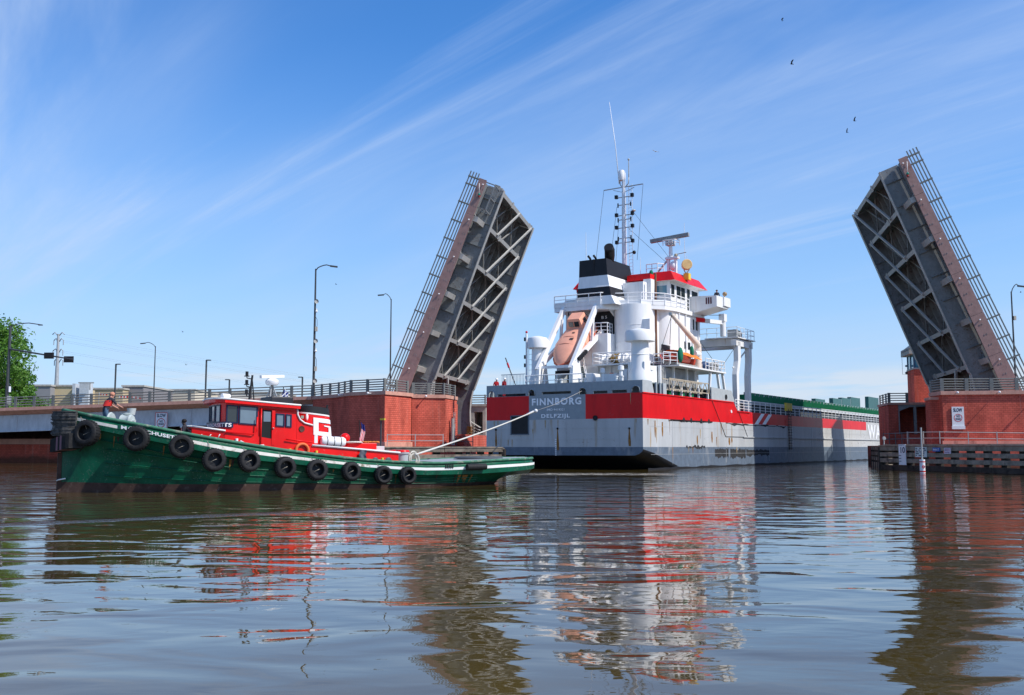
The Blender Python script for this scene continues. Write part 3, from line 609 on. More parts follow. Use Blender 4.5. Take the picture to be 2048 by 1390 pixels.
# boards on the right fender
def board(name, label, cat, s0, w_, z0, z1, m, off=.2, fr=None, group=None):
    p = fa + fd * s0 + fn_ * off; th = thing(name, label, cat, FE, (p.x, p.y, z0), group)
    q = p + fd * w_
    MB().prism([(p.x, p.y, z0), (q.x, q.y, z0), (q.x, q.y, z1), (p.x, p.y, z1)], -fn_ * .04).part('panel', m, th)
    return th, (lambda u, v: p + fd * u + fn_ * .012 + Vector((0, 0, z0 + v)))
def frame_s(u, D=None):       # distance along the right fender for a picture column
    r = ray(u, 893.5); A = FE.W(*fa); dd = FE.W(*(fa + fd)) - A
    return (A.y * r.x - A.x * r.y) / (dd.x * r.y - dd.y * r.x)
s0, s1 = frame_s(1801), frame_s(1815)
th, f = board('depth_gauge', 'white depth gauge board with the number 10', 'sign', s0, s1 - s0, .45, 2.15, SIGNW)
lettering('numerals', '10', lambda u, v: f((s1 - s0) * .3 + u, v + .98), (s1 - s0) * .62, .50, NAVY, th)
lettering('heading', 'FEET', lambda u, v: f(.1 + u, v + 1.56), (s1 - s0) * .7, .1, mat('grey_ink', (.25, .27, .3), .6), th, bold=.0)
for k in range(3): MB().poly([f(.02, .28 + k * .24), f(.34, .28 + k * .24), f(.34, .33 + k * .24), f(.02, .33 + k * .24)]).part('tick_mark', NAVY, th)
s0, s1 = frame_s(1834), frame_s(1857)
th, f = board('notice_board', 'white and grey bridge notice board on the right fender', 'sign', s0, s1 - s0, 1.12, 1.93, mat('notice_pale', (.55, .62, .60), .5))
wd = s1 - s0
for k in range(5):
    x = .08
    while x < wd - .3:
        q = random.uniform(.12, .4); MB().poly([f(x, .1 + k * .14), f(min(x + q, wd - .05), .1 + k * .14), f(min(x + q, wd - .05), .17 + k * .14), f(x, .17 + k * .14)]).part('text_line', NAVY, th); x += q + random.uniform(.08, .3)
s0, s1 = frame_s(1869), frame_s(1884)
th, f = board('street_sign', 'small blue street name sign on the right fender', 'sign', s0, s1 - s0, 1.58, 1.88, SIGNB); lettering('letters', 'MAIN ST', lambda u, v: f(.1 + u, .07 + v), (s1 - s0) * .8, .16, SIGNW, th, bold=.01)
s0, s1 = frame_s(1892), frame_s(1905)
th, f = board('small_notice', 'small white notice with pink print on the right fender', 'sign', s0, s1 - s0, 1.4, 1.86, mat('notice_pink', (.62, .55, .62), .5))
for k in range(3): MB().poly([f(.08, .08 + k * .13), f((s1 - s0) * .85, .08 + k * .13), f((s1 - s0) * .85, .13 + k * .13), f(.08, .13 + k * .13)]).part('text_line', mat('mauve_ink', (.25, .12, .25), .5), th)
p = at(1845, 935, 76.0); pw_ = Vector((p.x, p.y, 0))
th = thing('channel_marker', 'white and red marker pile standing in the water by the right fender', 'marker', WORLD, pw_)
MB().cyl(pw_ + Vector((0, 0, -1)), pw_ + Vector((0, 0, 1.0)), .20, n=14).part('pile', SIGNW, th)
for z0, z1 in ((.05, .15), (.78, .86)): MB().cyl(pw_ + Vector((0, 0, z0)), pw_ + Vector((0, 0, z1)), .205, n=14, caps=False).part('band', SIGNR, th)
MB().lathe([(.07, -.025), (.11, -.025), (.11, .025), (.07, .025)], pw_ + Vector((0, -.205, .45)), (0, 1, 0), 12, closed=True).part('ring_mark', SIGNR, th)
MB().cyl(pw_ + Vector((0, 0, 1.0)), pw_ + Vector((0, 0, 3.4)), .06).part('pole', RAILG, th)

# no-wake signs
def nowake(label, x0, x1, z0, z1, y, border):
    th = thing('no_wake_sign', label, 'sign', BR, (x0, y, z0), 'no wake signs'); w_, h = x1 - x0, z1 - z0
    MB().box(x0, x1, y, y + .05, z0, z1).part('panel', SIGNW, th)
    f = lambda u, v: (x0 + u, y - .008, z0 + v)
    if border:
        e = .05
        for a, b, c, d in ((0, w_, 0, e), (0, w_, h - e, h), (0, e, e, h - e), (w_ - e, w_, e, h - e)): MB().poly([f(a, c), f(b, c), f(b, d), f(a, d)]).part('border', SIGNR, th)
    else: MB().box(x0 - .04, x1 + .04, y - .06, y + .05, z0 - .02, z0 + .25).part('ledge', SIGNW, th)
    lettering('letters', 'SLOW', lambda u, v: f(w_ * .13 + u, h * .77 + v), w_ * .74, h * .17, NAVY, th, bold=.03)
    ring = MB(); r0, r1, cx, cz = w_ * .30, w_ * .35, w_ / 2, h * .5
    ring.grid(lambda a, b: f(cx + math.cos(a * 2 * math.pi) * (r0 + (r1 - r0) * b), cz + math.sin(a * 2 * math.pi) * (r0 + (r1 - r0) * b)), 28, 1); ring.part('red_ring', SIGNR, th)
    lettering('letters', 'NO', lambda u, v: f(w_ * .37 + u, h * .52 + v), w_ * .28, h * .11, NAVY, th, bold=.03)
    lettering('letters', 'WAKE', lambda u, v: f(w_ * .27 + u, h * .39 + v), w_ * .46, h * .11, NAVY, th, bold=.03)
nowake('white slow no wake sign on the right red pier', .82, 1.72, 3.35, 5.1, -.09, False)
nowake('red bordered slow no wake sign hung on the left approach girder', -69.0, -67.75, 3.2, 5.15, 1.45, True)
# ------------------------------------------------------------------ cargo ship
BEAM = 15.87
SH = thing('cargo_ship', 'red and grey cargo ship with white superstructure passing through the open bridge', 'ship', SHIP, (0, 0, 0))
def hull():
    mb = MB(); xs = [0, .8, 2, 3.5, 5, 7, 9, 12, 15, 18, 21.3, 22.4, 25.8, 35.5, 50, 64, 75.5, 90, 104, 112, 120, 126, 131]
    def sect(x):
        top = lerp([0, 21.3, 22.4, 104, 108, 131], [6.5, 6.5, 5.58, 5.55, 8.2, 9.2], x)
        b = 1 if x < 108 else max(.02, 1 - ((x - 108) / 23) ** 2.2)
        zs = lerp([0, 2, 5, 9, 12], [1.75, 1.45, .75, -.2, -1.2], x)      # where the side turns under
        zc = lerp([0, 3, 6, 10], [1.22, .55, -.6, -1.6], x)
        rows = [top, 5.0 + .0 * x, 4.35, 3.0, 1.93, max(zs, zc + .3) if x < 12 else -1.2]
        if top > 6.6: rows[0] = top
        pts = [(0., z) for z in rows]
        zz = rows[-1]
        k = lerp([0, 5, 12], [.35, 1.2, .5], x)
        pts += [(k * .25, (zz - .35 * (zz - zc))), (k, zz - .75 * (zz - zc)), (k * 2.2, zc), (BEAM / 2, zc - .02)]
        P = [(x, BEAM / 2 - (BEAM / 2 - y) * b, z) for y, z in pts]
        return P + [(p[0], BEAM - p[1], p[2]) for p in reversed(P[:-1])]
    S = [sect(x) for x in xs]; n = len(S[0])
    b = len(mb.v)
    for s in S: mb.v += [Vector(p) for p in s]
    for i in range(len(S) - 1):
        x = (xs[i] + xs[i + 1]) / 2
        for j in range(n - 1):
            k = j if j < n // 2 else n - 2 - j
            if k == 0 or k == 1: mi = 1 if x < 75.5 else (4 if x < 104 else 1)
            elif k in (2, 3): mi = 0 if x < 50 else 4
            elif k == 4: mi = 2
            else: mi = 2 if k == 5 and x > 6 else 3
            mb.face((b + i * n + j, b + i * n + j + 1, b + (i + 1) * n + j + 1, b + (i + 1) * n + j), mi, k in (5, 6, 7))
    # transom: panels by height and width, red with a grey centre panel
    ycut = [0, 5.45, 11.24, BEAM]
    for a, c in zip(ycut[:-1], ycut[1:]):
        cen = a > 1 and c < 15
        for z0, z1, mi in ((4.35, 6.5, 5 if cen else 1), (1.93, 4.35, 0)):
            if a > 11 and z0 == 1.93:                # plating stays whole; a dark panel stands in for the port recess's shade
                pass
            mb.poly([(0, a, z0), (0, c, z0), (0, c, z1), (0, a, z1)], mi)
    low = [p for p in S[0] if p[2] <= 1.94]
    mb.poly(low, 2)
    # deck
    mb.poly([(0, 0, 6.45), (21.3, 0, 6.45), (21.3, BEAM, 6.45), (0, BEAM, 6.45)], 3)
    mb.poly([(21.3, 0, 5.5), (107, 0, 5.5), (107, BEAM, 5.5), (21.3, BEAM, 5.5)], 3); mb.poly([(107, 0, 5.5), (107, BEAM, 5.5), (107, BEAM, 8), (107, 0, 8)], 0)
    return mb.part('hull', [HULLG, REDP, BOOT, ANTI, HULLP, BULWG], SH)
H = hull()
# dark panel painted for the shaded recess at the port side of the transom, rims, marks
MB().box(-.03, -.012, 11.3, 13.12, 3.09, 4.69).part('recess_shade_panel', DARK, SH, H)
fr = MB()
for a, b, c, d in ((11.24, 11.32, 3.05, 4.75), (13.1, 13.2, 3.05, 4.75), (11.24, 13.2, 4.69, 4.77), (11.24, 13.2, 3.02, 3.1)): fr.box(-.06, -.0, a, b, c, d)
fr.part('recess_frame', BOOT, SH, H)
MB().lathe([(0, 0), (.23, 0), (.23, .05)], (-.03, 4.48, 4.42), (-1, 0, 0), 14).part('stern_port', ANTI, SH, H)
tx = lambda y0, z0: (lambda u, v: (-.03, y0 - u, z0 + v))
LETW = mat('painted_letters', (.88, .90, .92), .5, var=.1)
lettering('ship_name', 'FINNBORG', tx(10.92, 5.62), 5.08, .64, LETW, SH, H, bold=.04, space=1.2)
lettering('imo_number', 'IMO 9419321', tx(9.35, 5.12), 1.8, .2, LETW, SH, H, bold=.012)
lettering('home_port', 'DELFZIJL', tx(9.93, 4.40), 2.93, .44, LETW, SH, H, bold=.035, space=1.2)
for k in range(9):     # draught marks
    MB().box(-.03, -.015, 8.38 + .0 * k, 8.52, 2.55 - k * .17, 2.63 - k * .17).part('draught_mark', LETW, SH, H)
def streak(pts, m, x=-.02):
    return MB().poly([(x, a, b) for a, b in pts]).part('stain', m, SH, H)
for y, z, l, w_ in ((8.25, 3.55, 1.9, .12), (1.25, 3.5, 1.5, .12), (14.8, 3.5, 1.5, .10)):
    MB().ball((-.05, y, z), .1, 8).part('overboard_pipe', ANTI, SH, H)
    streak([(y - .02, z), (y + .04, z), (y + w_, z - l * .7), (y + w_ * .6, z - l), (y - w_, z - l), (y - w_ * 1.1, z - l * .72)], RUSTM)
# starboard side: rubbing strakes, scuffs, rust runs, stripes
MB().beam((23.8, -.06, 2.95), (104, -.06, 2.95), .12, .10).part('rubbing_strake', HULLG, SH, H)
MB().beam((21.2, -.03, 6.45), (.0, -.03, 6.5), .08, .10).part('deck_edge', REDP, SH, H)
for p, q in (((15.4, -.025, 6.45), (18.9, -.025, 2.95)), ((22.8, -.025, 5.4), (25.2, -.025, 2.95)), ((18.9, -.025, 2.95), (23.9, -.025, 2.95))): MB().beam(p, q, .03, .05).part('seam', SCUFF, SH, H)
sd = lambda pts, m, nm, y=-.012: MB().poly([(a, y, b) for a, b in pts]).part(nm, m, SH, H)
for x in (27.43, 29.85): sd([(x, 4.36), (x + 1.15, 4.36), (x + 3.35, 5.53), (x + 2.2, 5.53)], LETW, 'white_stripe')
def ragged(x0, x1, z0, z1, n=14, amp=.12):
    up = [(x0 + (x1 - x0) * k / n, z1 - random.random() * amp) for k in range(n + 1)]; dn = [(x1 - (x1 - x0) * k / n, z0 + random.random() * amp * 1.4) for k in range(n + 1)]
    return up + dn
for x0, x1, z0, z1 in ((5.2, 15.5, 4.12, 4.42), (19, 38, 4.0, 4.38)): sd(ragged(x0, x1, z0, z1, 24, .2), SCUFF, 'scuff')
for x0, x1, z0, z1 in ((16.0, 19.6, .75, 1.85), (20.1, 24.5, .7, 1.8), (24.7, 32, .85, 1.75), (9, 13.5, 1.84, 1.93)): sd(ragged(x0, x1, z0, z1, 20, .22), SCUFF, 'scuff')
sd(ragged(.9, 106, -.2, .22, 90, .12), ANTI, 'wet_waterline', -.02)
for x, z, l, w_ in ((2.4, 4.2, 1.5, .14), (3.9, 4.1, 1.3, .16), (15.3, 3.4, 1.1, .18), (19.9, 2.85, .75, .25), (20.6, 2.85, .5, .2), (11.7, 3.0, .9, .12)):
    sd([(x - w_ * .6, z), (x + w_ * .6, z), (x + w_, z - l * .6), (x + w_ * .4, z - l), (x - w_ * .5, z - l * .9), (x - w_, z - l * .5)], RUSTM, 'stain')
for x in (8.6, 10.3, 12.7, 14.6): MB().lathe([(.0, .03), (.13, .03), (.19, .03), (.24, 0)], (x, -.01, 4.38), (0, -1, 0), 12).part('side_port', ANTI, SH, H)
MB().lathe([(0, .02), (.1, .02), (.15, .05), (.17, 0)], (20.6, -.01, 5.5), (0, -1, 0), 12).part('side_port', WHITEC, SH, H)
MB().box(22.3, 26, -.1, .3, 5.5, 5.62).part('step_plate', REDP, SH, H)
lettering('company_name', 'WAGENBORG', lambda u, v: (76.2 + u, -.03, 3.1 + v), 30, 2.15, WHITEC, SH, H, bold=.03, space=1.1)

# bulwark with real openings
def holed(th, name, mapf, length, z0, z1, holes, t, m, parent=None):
    cuts = {0., length}
    for a, b, c, d, arch in holes:
        n = 8 if arch else 1
        for k in range(n + 1): cuts.add(round(a + (b - a) * k / n, 4))
    cuts = sorted(cuts); mb = MB()
    for a, b in zip(cuts[:-1], cuts[1:]):
        mid = (a + b) / 2; lo, hi = None, None
        for (p, q, c, d, arch) in holes:
            if p < mid < q:
                lo, hi = c, d
                if arch: hi = c + (d - c) * (.45 + .55 * math.sqrt(max(0, 1 - ((mid - (p + q) / 2) / ((q - p) / 2)) ** 2)))
        for c, d in ([(z0, z1)] if lo is None else [(z0, lo), (hi, z1)]):
            if d - c > .005: mb.prism([mapf(a, c, 0), mapf(b, c, 0), mapf(b, d, 0), mapf(a, d, 0)], Vector(mapf(a, c, t)) - Vector(mapf(a, c, 0)))
    return mb.part(name, m, th, parent)
arches = [(.25, 1.0), (5.35, 6.1), (10.6, 11.3), (14.95, 15.65)]
holes = [(a, b, 6.5, 7.08, True) for a, b in arches] + [(1.45, 2.9, 6.52, 6.78, False), (3.3, 4.7, 6.52, 6.76, False), (6.9, 9.9, 6.6, 6.83, False), (11.6, 14.7, 6.52, 6.75, False)]
bw = holed(SH, 'stern_bulwark', lambda u, z, t: (.0 + t, u, z), BEAM, 6.5, 7.56, holes, .12, BULWG)
for a, b in arches:
    pts = [(-.02, a, 6.55)] + [(-.02, (a + b) / 2 - math.cos(math.pi * k / 10) * (b - a) / 2, 6.76 + math.sin(math.pi * k / 10) * .33) for k in range(11)] + [(-.02, b, 6.55)]
    MB().tube(pts, .05, 6).part('fairlead_rim', BULWG, SH, bw)
MB().box(.15, 20, .3, 15.6, 6.46, 6.5).part('mooring_deck', BULWG, SH)
MB().box(1.4, 20.8, .35, BEAM - .35, 7.42, 7.5).part('poop_deck', mat('deck_green_grey', (.13, .17, .16), .7), SH)
MB().box(4.2, 20.6, 2.2, 13.6, 6.5, 7.42).part('mooring_house', mat('grey_house', (.30, .33, .35), .6), SH)
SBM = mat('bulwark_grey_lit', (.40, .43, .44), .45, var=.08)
MB().prism([(.12, 0, 6.5), (2.3, 0, 6.5), (1.95, 0, 7.45), (1.85, 0, 7.58), (.12, 0, 7.58)], (0, .12, 0)).part('side_bulwark', SBM, SH)
MB().prism([(15.4, 0, 6.5), (21.7, 0, 6.5), (20.8, 0, 7.62), (15.4, 0, 7.7)], (0, .12, 0)).part('side_bulwark', SBM, SH); MB().box(4.2, 4.9, 0, .12, 6.5, 7.5).part('side_bulwark', SBM, SH)
pbw = MB().box(.12, 21, BEAM - .12, BEAM, 6.5, 7.56).part('side_bulwark', BULWG, SH)
MB().box(.35, .5, .5, 1.1, 6.5, 6.9)
MB().lathe([(0, .02), (.17, .02), (.25, .05), (.28, 0)], (19.2, -.02, 6.9), (0, -1, 0), 14).part('side_fairlead', ANTI, SH)
for x in (2.75, 3.6): MB().box(x, x + .28, .02, .14, 6.5, 7.5).part('stanchion', BULWG, SH)
for x in (6.5, 8.5, 10.5, 12.5, 14.8): MB().box(x, x + .16, .1, .26, 6.5, 7.45).part('stanchion', WHITE, SH)
for x in (7.2, 9.6, 11.8): MB().cyl((x, .8, 6.5), (x, .8, 7.1), .2).cyl((x + .6, .8, 6.5), (x + .6, .8, 7.1), .2).part('mooring_bitts', GREENH, SH)

def srail(pts, h=1.05, n=3, sp=1.5, m=None, name='deck_railing', parent=None):
    """thin ship railing, one part with posts as sub-parts"""
    m = m or WHITEC; pts = [Vector(p) for p in pts]; mb = MB()
    for j in range(n):
        for a, b in zip(pts[:-1], pts[1:]): mb.cyl(a + Vector((0, 0, h * (j + 1) / n)), b + Vector((0, 0, h * (j + 1) / n)), .05 if j == n - 1 else .032, n=5)
    o = mb.part(name, m, SH, parent)
    if parent is None:
        proto = None
        for a, b in zip(pts[:-1], pts[1:]):
            k = max(1, round((b - a).length / sp))
            for i in range(k + 1):
                if i == k and b != pts[-1]: continue
                p = a.lerp(b, i / k)
                if proto is None: proto = MB().cyl((0, 0, 0), (0, 0, h), .045, n=5).part('post', m, Thing(None, None, (0, 0, 0)), o); q = proto
                else: q = proto.copy(); COL.objects.link(q); q.parent = o
                q.location = p
    return o
# ---- superstructure
DK = 7.5
# first tier house and platforms
MB().prism([(6.6, 5.2, DK), (6.6, 12.2, DK), (20, 12.9, DK), (20, 3.2, DK), (8.6, 3.2, DK)], (0, 0, 2.1)).part('lower_house', WHITE, SH)
MB().prism([(7.6, 2.6, 9.6), (7.6, 13.2, 9.6), (20.3, 13.4, 9.6), (20.3, 2.4, 9.6)], (0, 0, .12)).part('boat_deck', WHITE, SH)
MB().box(5.3, 8.2, 3.0, 7.6, 9.42, 9.54).part('winch_platform', WHITE, SH)
srail([(8.0, 7.6, 9.54), (5.35, 7.6, 9.54), (5.35, 3.1, 9.54), (8.0, 3.1, 9.54)])
# starboard boat platform over the corrugated store
MB().prism([(8.0, .1, 9.28), (19.7, .1, 9.28), (19.7, 3.2, 9.28), (8.0, 3.2, 9.28)], (0, 0, .14)).part('side_platform', WHITE, SH)
co_ = MB()
for k in range(46): co_.box(6.4 + k * .19, 6.5 + k * .19, 1.38, 1.5, DK, 9.2)
co_.box(6.4, 15.2, 1.46, 3.1, DK, 9.2).part('corrugated_store', CORR, SH)
for x in (6.3, 9.3, 12.4, 14.4): MB().box(x, x + .22, 1.2, 1.42, DK, 9.28).part('store_post', WHITE, SH)
for x0, x1 in ((16.2, 15.9), (18.0, 18.6), (19.4, 20.0)): MB().beam((x0, .4, 9.3), (x1, .4, 7.5), .22, .22).part('platform_leg', WHITE, SH)
srail([(14.6, .2, 9.42), (19.6, .2, 9.42), (19.6, 3, 9.42)], sp=.9)
srail([(6.3, .9, 9.42), (7.8, .2, 9.42), (7.9, 2.6, 9.42)], sp=.9)
# main accommodation tower with rounded aft corners
def arc(cx, cy, r, a0, a1, n): return [(cx + math.cos(R(a0 + (a1 - a0) * k / n)) * r, cy + math.sin(R(a0 + (a1 - a0) * k / n)) * r) for k in range(n + 1)]
def tower(pl, z0, z1, name, m):
    mb = MB(); n = len(pl); b = len(mb.v); mb.v += [Vector((x, y, z0)) for x, y in pl] + [Vector((x, y, z1)) for x, y in pl]
    for k in range(n): mb.face((b + k, b + (k + 1) % n, b + n + (k + 1) % n, b + n + k), 0, math.hypot(pl[k][0] - pl[(k + 1) % n][0], pl[k][1] - pl[(k + 1) % n][1]) < .7)
    mb.poly([(x, y, z1) for x, y in pl]); return mb.part(name, m, SH)
pl1 = arc(10.5, 5.75, 1.95, 100, 265, 16) + [(13.5, 3.8), (20, 3.8), (20, 13), (9.8, 13), (9.6, 10.9), (9.6, 7.7)]
tower(pl1, 9.7, 15.5, 'accommodation_tower', WHITE)
pl2 = arc(13.35, 4.35, 1.65, 130, 268, 14) + [(19.4, 2.7), (19.4, 5), (13, 6)]
tower(pl2, 9.7, 15.5, 'accommodation_corner', WHITE)
MB().box(9.5, 9.62, 7.5, 10.95, 12.7, 15.4).part('black_bulkhead', BLACK, SH)
lettering('deck_number', 'B 5', lambda u, v: (9.47, 8.8 - u, 14.35 + v), .6, .28, WHITEC, SH, bold=.01)
MB().box(7.6, 9.6, 7.2, 12.2, 9.7, 12.7).part('casing', WHITE, SH)
srail([(9.4, 7.6, 12.7), (8.0, 7.4, 12.7), (7.7, 8.6, 12.7)], sp=.8)
MB().box(9.2, 9.75, 3.55, 5.35, 13.0, 14.0).part('side_light_screen', WHITE, SH)
MB().cyl((11.0, 3.72, 9.7), (11.0, 3.72, 18.6), .11, n=8).part('brown_downpipe', BROWNP, SH)
MB().box(12.25, 13.0, 3.0, 3.1, 9.75, 11.6).part('doorway', BLACK, SH)
MB().box(10.2, 12.0, 2.75, 2.85, 9.75, 11.6).part('louvre_panel', mat('louvre', (.05, .05, .055), .6), SH)
for x in (17.4, 18.25): 
    o = MB().box(x, x + .45, 2.66, 2.69, 13.7, 14.75).part('window', GLASS, SH)
    MB().box(x - .06, x + .51, 2.675, 2.695, 13.62, 14.83).part('frame', WHITEC, SH, o)
# bridge deck platform and wheelhouse
bd = [(7.4, 12.9), (7.4, 7.8), (8.6, 6.9), (9.4, 4.5), (11.3, 2.9), (13.2, 2.5), (20.2, 2.5), (20.2, 13.4)]
MB().plan(bd, 15.05, 15.45).part('bridge_deck', WHITE, SH)
sk = MB()
for a, b in zip(bd[:6], bd[1:6]): sk.prism([(a[0], a[1], 15.4), (b[0], b[1], 15.4), (b[0], b[1], 15.95), (a[0], a[1], 15.95)], (.06, .06, 0))
sk.part('bulwark_skirt', WHITE, SH)
srail([(x, y, 15.45) for x, y in bd[:6]] + [(16.4, 2.55, 15.45)], 1.15, 3, 1.15)
for p in ((8.2, 10, 15.05), (8.4, 7.4, 15.05), (9.6, 4.6, 15.05)): MB().prism([p, (p[0] + 1.6, p[1], 15.05), (p[0] + 1.6, p[1], 14.2)], (0, .06, 0)).part('knee_bracket', WHITE, SH)
wh = MB().prism([(12.8, 3.0, 15.45), (20, 3.0, 15.45), (20, 12.9, 15.45), (12.8, 12.9, 15.45)], (0, 0, 2.62)).part('wheelhouse', WHITE, SH)
def win(pts, nrm, m=GLASS):
    c = sum((Vector(p) for p in pts), Vector()) / 4; n_ = Vector(nrm)
    o = MB().prism([Vector(p) + n_ * .012 for p in pts], n_ * .02).part('window', m, SH, wh)
    MB().prism([c + (Vector(p) - c) * 1.12 + n_ * .004 for p in pts], n_ * .012).part('window_frame', WHITEC, SH, wh)
for y0, y1, m in ((5.5, 4.9, BGLASS), (4.75, 3.35, BGLASS), (8.2, 6.6, GLASS)): win([(12.8, y0, 16.75), (12.8, y1, 16.75), (12.8, y1, 17.65), (12.8, y0, 17.65)], (-1, 0, 0), m)
for x0, x1 in ((13.0, 13.75), (14.3, 15.25), (15.4, 16.35)): win([(x0, 3.0, 16.55), (x1, 3.0, 16.55), (x1, 3.0, 17.75), (x0, 3.0, 17.75)], (0, -1, 0))
win([(16.9, 3.0, 15.6), (17.6, 3.0, 15.6), (17.6, 3.0, 17.8), (16.9, 3.0, 17.8)], (0, -1, 0))
win([(18.1, 3.0, 16.6), (19.6, 3.0, 16.6), (19.6, 3.0, 17.75), (18.1, 3.0, 17.75)], (0, -1, 0))
rfx = MB(); lo = [(12.3, 2.3), (20.7, 2.3), (20.7, 13.6), (12.3, 13.6)]; hi = [(12.9, 2.95), (19.9, 2.95), (19.9, 13.0), (12.9, 13.0)]
for k in range(4):
    a, b, c, d = lo[k], lo[(k + 1) % 4], hi[(k + 1) % 4], hi[k]; rfx.poly([(*a, 18.05), (*b, 18.05), (*c, 19.05), (*d, 19.05)])
rfx.poly([(*p, 18.05) for p in lo], 1); rfx.poly([(*p, 19.05) for p in hi]); rfx.part('red_roof', [REDP, WHITE], SH)
MB().box(11.7, 12.9, 4.6, 7.1, 18.2, 18.75).part('red_roof_extension', REDP, SH)
MB().box(11.4, 12.6, 4.4, 5.2, 15.5, 18.2).part('aft_locker', WHITE, SH)
srail([(13, 5.6, 19.05), (13, 4.4, 19.05), (13.6, 4.0, 19.05)], .9, 2, .7)
MB().ball((12.6, 4.9, 18.9), .35, 10, sc=(.6, .6, 1.1)).part('green_cover', GREENN, SH)
# starboard bridge wing
wg = MB(); A = [(17.3, 2.95, 15.25), (17.3, .02, 15.86), (17.3, .02, 16.95), (17.3, 2.95, 17.05)]
wg.prism(A, (3.2, 0, .05)).part('bridge_wing', WHITE, SH)
MB().box(19.0, 20.75, -.12, .5, 16.1, 17.0).part('wing_end_box', WHITE, SH)
for k in range(3): MB().box(17.26, 17.3, .55 + k * .24, .68 + k * .24, 16.15, 16.8).part('wing_slot', mat('slot_maroon', (.10, .02, .03), .6), SH)
MB().box(17.25, 20.6, .0, 2.9, 15.0, 15.06)
MB().cyl((19.9, .2, 17.0), (19.9, .2, 17.25), .05).ball((19.9, .15, 17.42), .24, 10).part('wing_searchlight', mat('lamp_brass', (.35, .24, .13), .35), SH)
MB().box(17.05, 17.28, 3.05, 3.5, 16.4, 17.5).part('wing_locker', WHITE, SH)
# searchlight on the roof
MB().box(15.5, 16.1, 2.2, 2.75, 18.5, 19.15).part('searchlight_base', YELLOW, SH); MB().tube([(15.6, 2.5, 19.1), (15.7, 2.75, 19.5), (15.7, 2.75, 19.9)], .05).tube([(15.6, 2.5, 19.1), (15.7, 2.2, 19.5), (15.7, 2.2, 19.9)], .05).part('searchlight_yoke', RAILG, SH)
MB().lathe([(0, -.38), (.3, -.38), (.5, -.2), (.54, .3), (.48, .36), (0, .36)], (15.7, 2.48, 20.0), (-.8, -.5, .05), 16).part('searchlight', mat('searchlight_paint', (.68, .46, .20), .4), SH)
# funnel
def loop(x0, x1, y0, y1, z): return [(x0, y0, z), (x1, y0, z), (x1, y1, z), (x0, y1, z)]
fz = [(15.45, 7.5, 14.2, 6.3, 10.9), (16.3, 7.55, 13.9, 6.75, 10.5), (17.2, 7.7, 13.7, 7.0, 10.45), (17.35, 7.75, 13.6, 7.05, 10.42), (18.35, 7.9, 13.4, 7.3, 10.4), (20.0, 8.0, 13.1, 7.48, 10.4)]
fcol = [WHITE, BLACK, WHITE, WHITE, BLACK]; names = ['funnel_base', 'black_band', 'white_band', 'white_band', 'funnel_top']
for k in range(5):
    z0, z1 = fz[k][0], fz[k + 1][0]; a = loop(fz[k][1], fz[k][2], fz[k][3], fz[k][4], z0); b = loop(fz[k + 1][1], fz[k + 1][2], fz[k + 1][3], fz[k + 1][4], z1); mb = MB()
    for i in range(4): mb.poly([a[i], a[(i + 1) % 4], b[(i + 1) % 4], b[i]])
    if k == 4: mb.poly(b)
    if k != 2: mb.part(names[k], fcol[k], SH)
    else: mb.part(names[k], fcol[k], SH)
MB().box(7.9, 8.0, 8.75, 8.85, 15.6, 20.0).part('funnel_seam', BLACK, SH)
MB().box(8.0, 8.9, 10.4, 10.75, 16.9, 17.6).part('funnel_red_box', REDP, SH)
MB().tube([(9.5, 7.9, 19.9), (9.4, 7.8, 20.5), (9.0, 7.6, 20.95), (8.6, 7.5, 21.2)], [.45, .5, .5, .46], 14).part('exhaust_pipe', BLACK, SH)
for y in (9.6, 9.0): MB().tube([(9, y, 19.9), (8.8, y + .05, 20.3), (8.5, y + .1, 20.5)], .11, 8).part('small_exhaust', BLACK, SH)
# tank between funnel base and lookout: slanted white casing
MB().prism([(10.5, 4.8, 15.45), (10.5, 7.0, 15.45), (12.8, 7.0, 15.45), (12.8, 4.8, 15.45)], (0, 0, 2.4)).part('aft_casing', WHITE, SH)
# signal mast
ms = thing  # (mast stays part of the ship)
MX, MY = 14.5, 8.75
mast = MB().cyl((MX, MY, 19.0), (MX, MY, 25.5), .26, .22, 10).cyl((MX, MY, 25.5), (MX, MY, 29.4), .22, .17, 10).part('signal_mast', WHITEC, SH)
ld_ = MB().beam((MX, MY - .55, 19.2), (MX, MY - .55, 28.8), .04, .04).beam((MX, MY - .95, 19.2), (MX, MY - .95, 28.8), .04, .04)
for k in range(26): ld_.beam((MX, MY - .55, 19.5 + k * .36), (MX, MY - .95, 19.5 + k * .36), .03, .03)
ld_.part('mast_ladder', WHITEC, SH, mast)
MB().beam((MX, MY + 2.3, 28.55), (MX, MY - 2.2, 28.6), .09, .09).beam((MX, MY + 1.2, 28.4), (MX, MY, 28.0), .05, .05).beam((MX, MY - 1.2, 28.4), (MX, MY, 28.0), .05, .05).part('yard', RAILG, SH, mast)
for i, z in enumerate((27.5, 26.7, 25.6, 25.15, 24.3, 23.2, 22.75)):
    w_ = .62 if i % 2 else .8
    b = MB().beam((MX - .1, MY + w_, z), (MX - .1, MY - w_ - .25, z), .08, .08).part('lamp_bracket', RAILG, SH, mast)
    for s2 in (1, -1):
        y = MY + (w_ if s2 > 0 else -w_ - .2); 
        if i % 2: MB().cyl((MX - .1, y, z - .22), (MX - .1, y, z + .22), .07).part('signal_lamp', BLACK, SH, mast)
        else: MB().box(MX - .25, MX + .05, y - .14, y + .14, z - .08, z + .28).part('signal_lamp', BLACK, SH, mast)
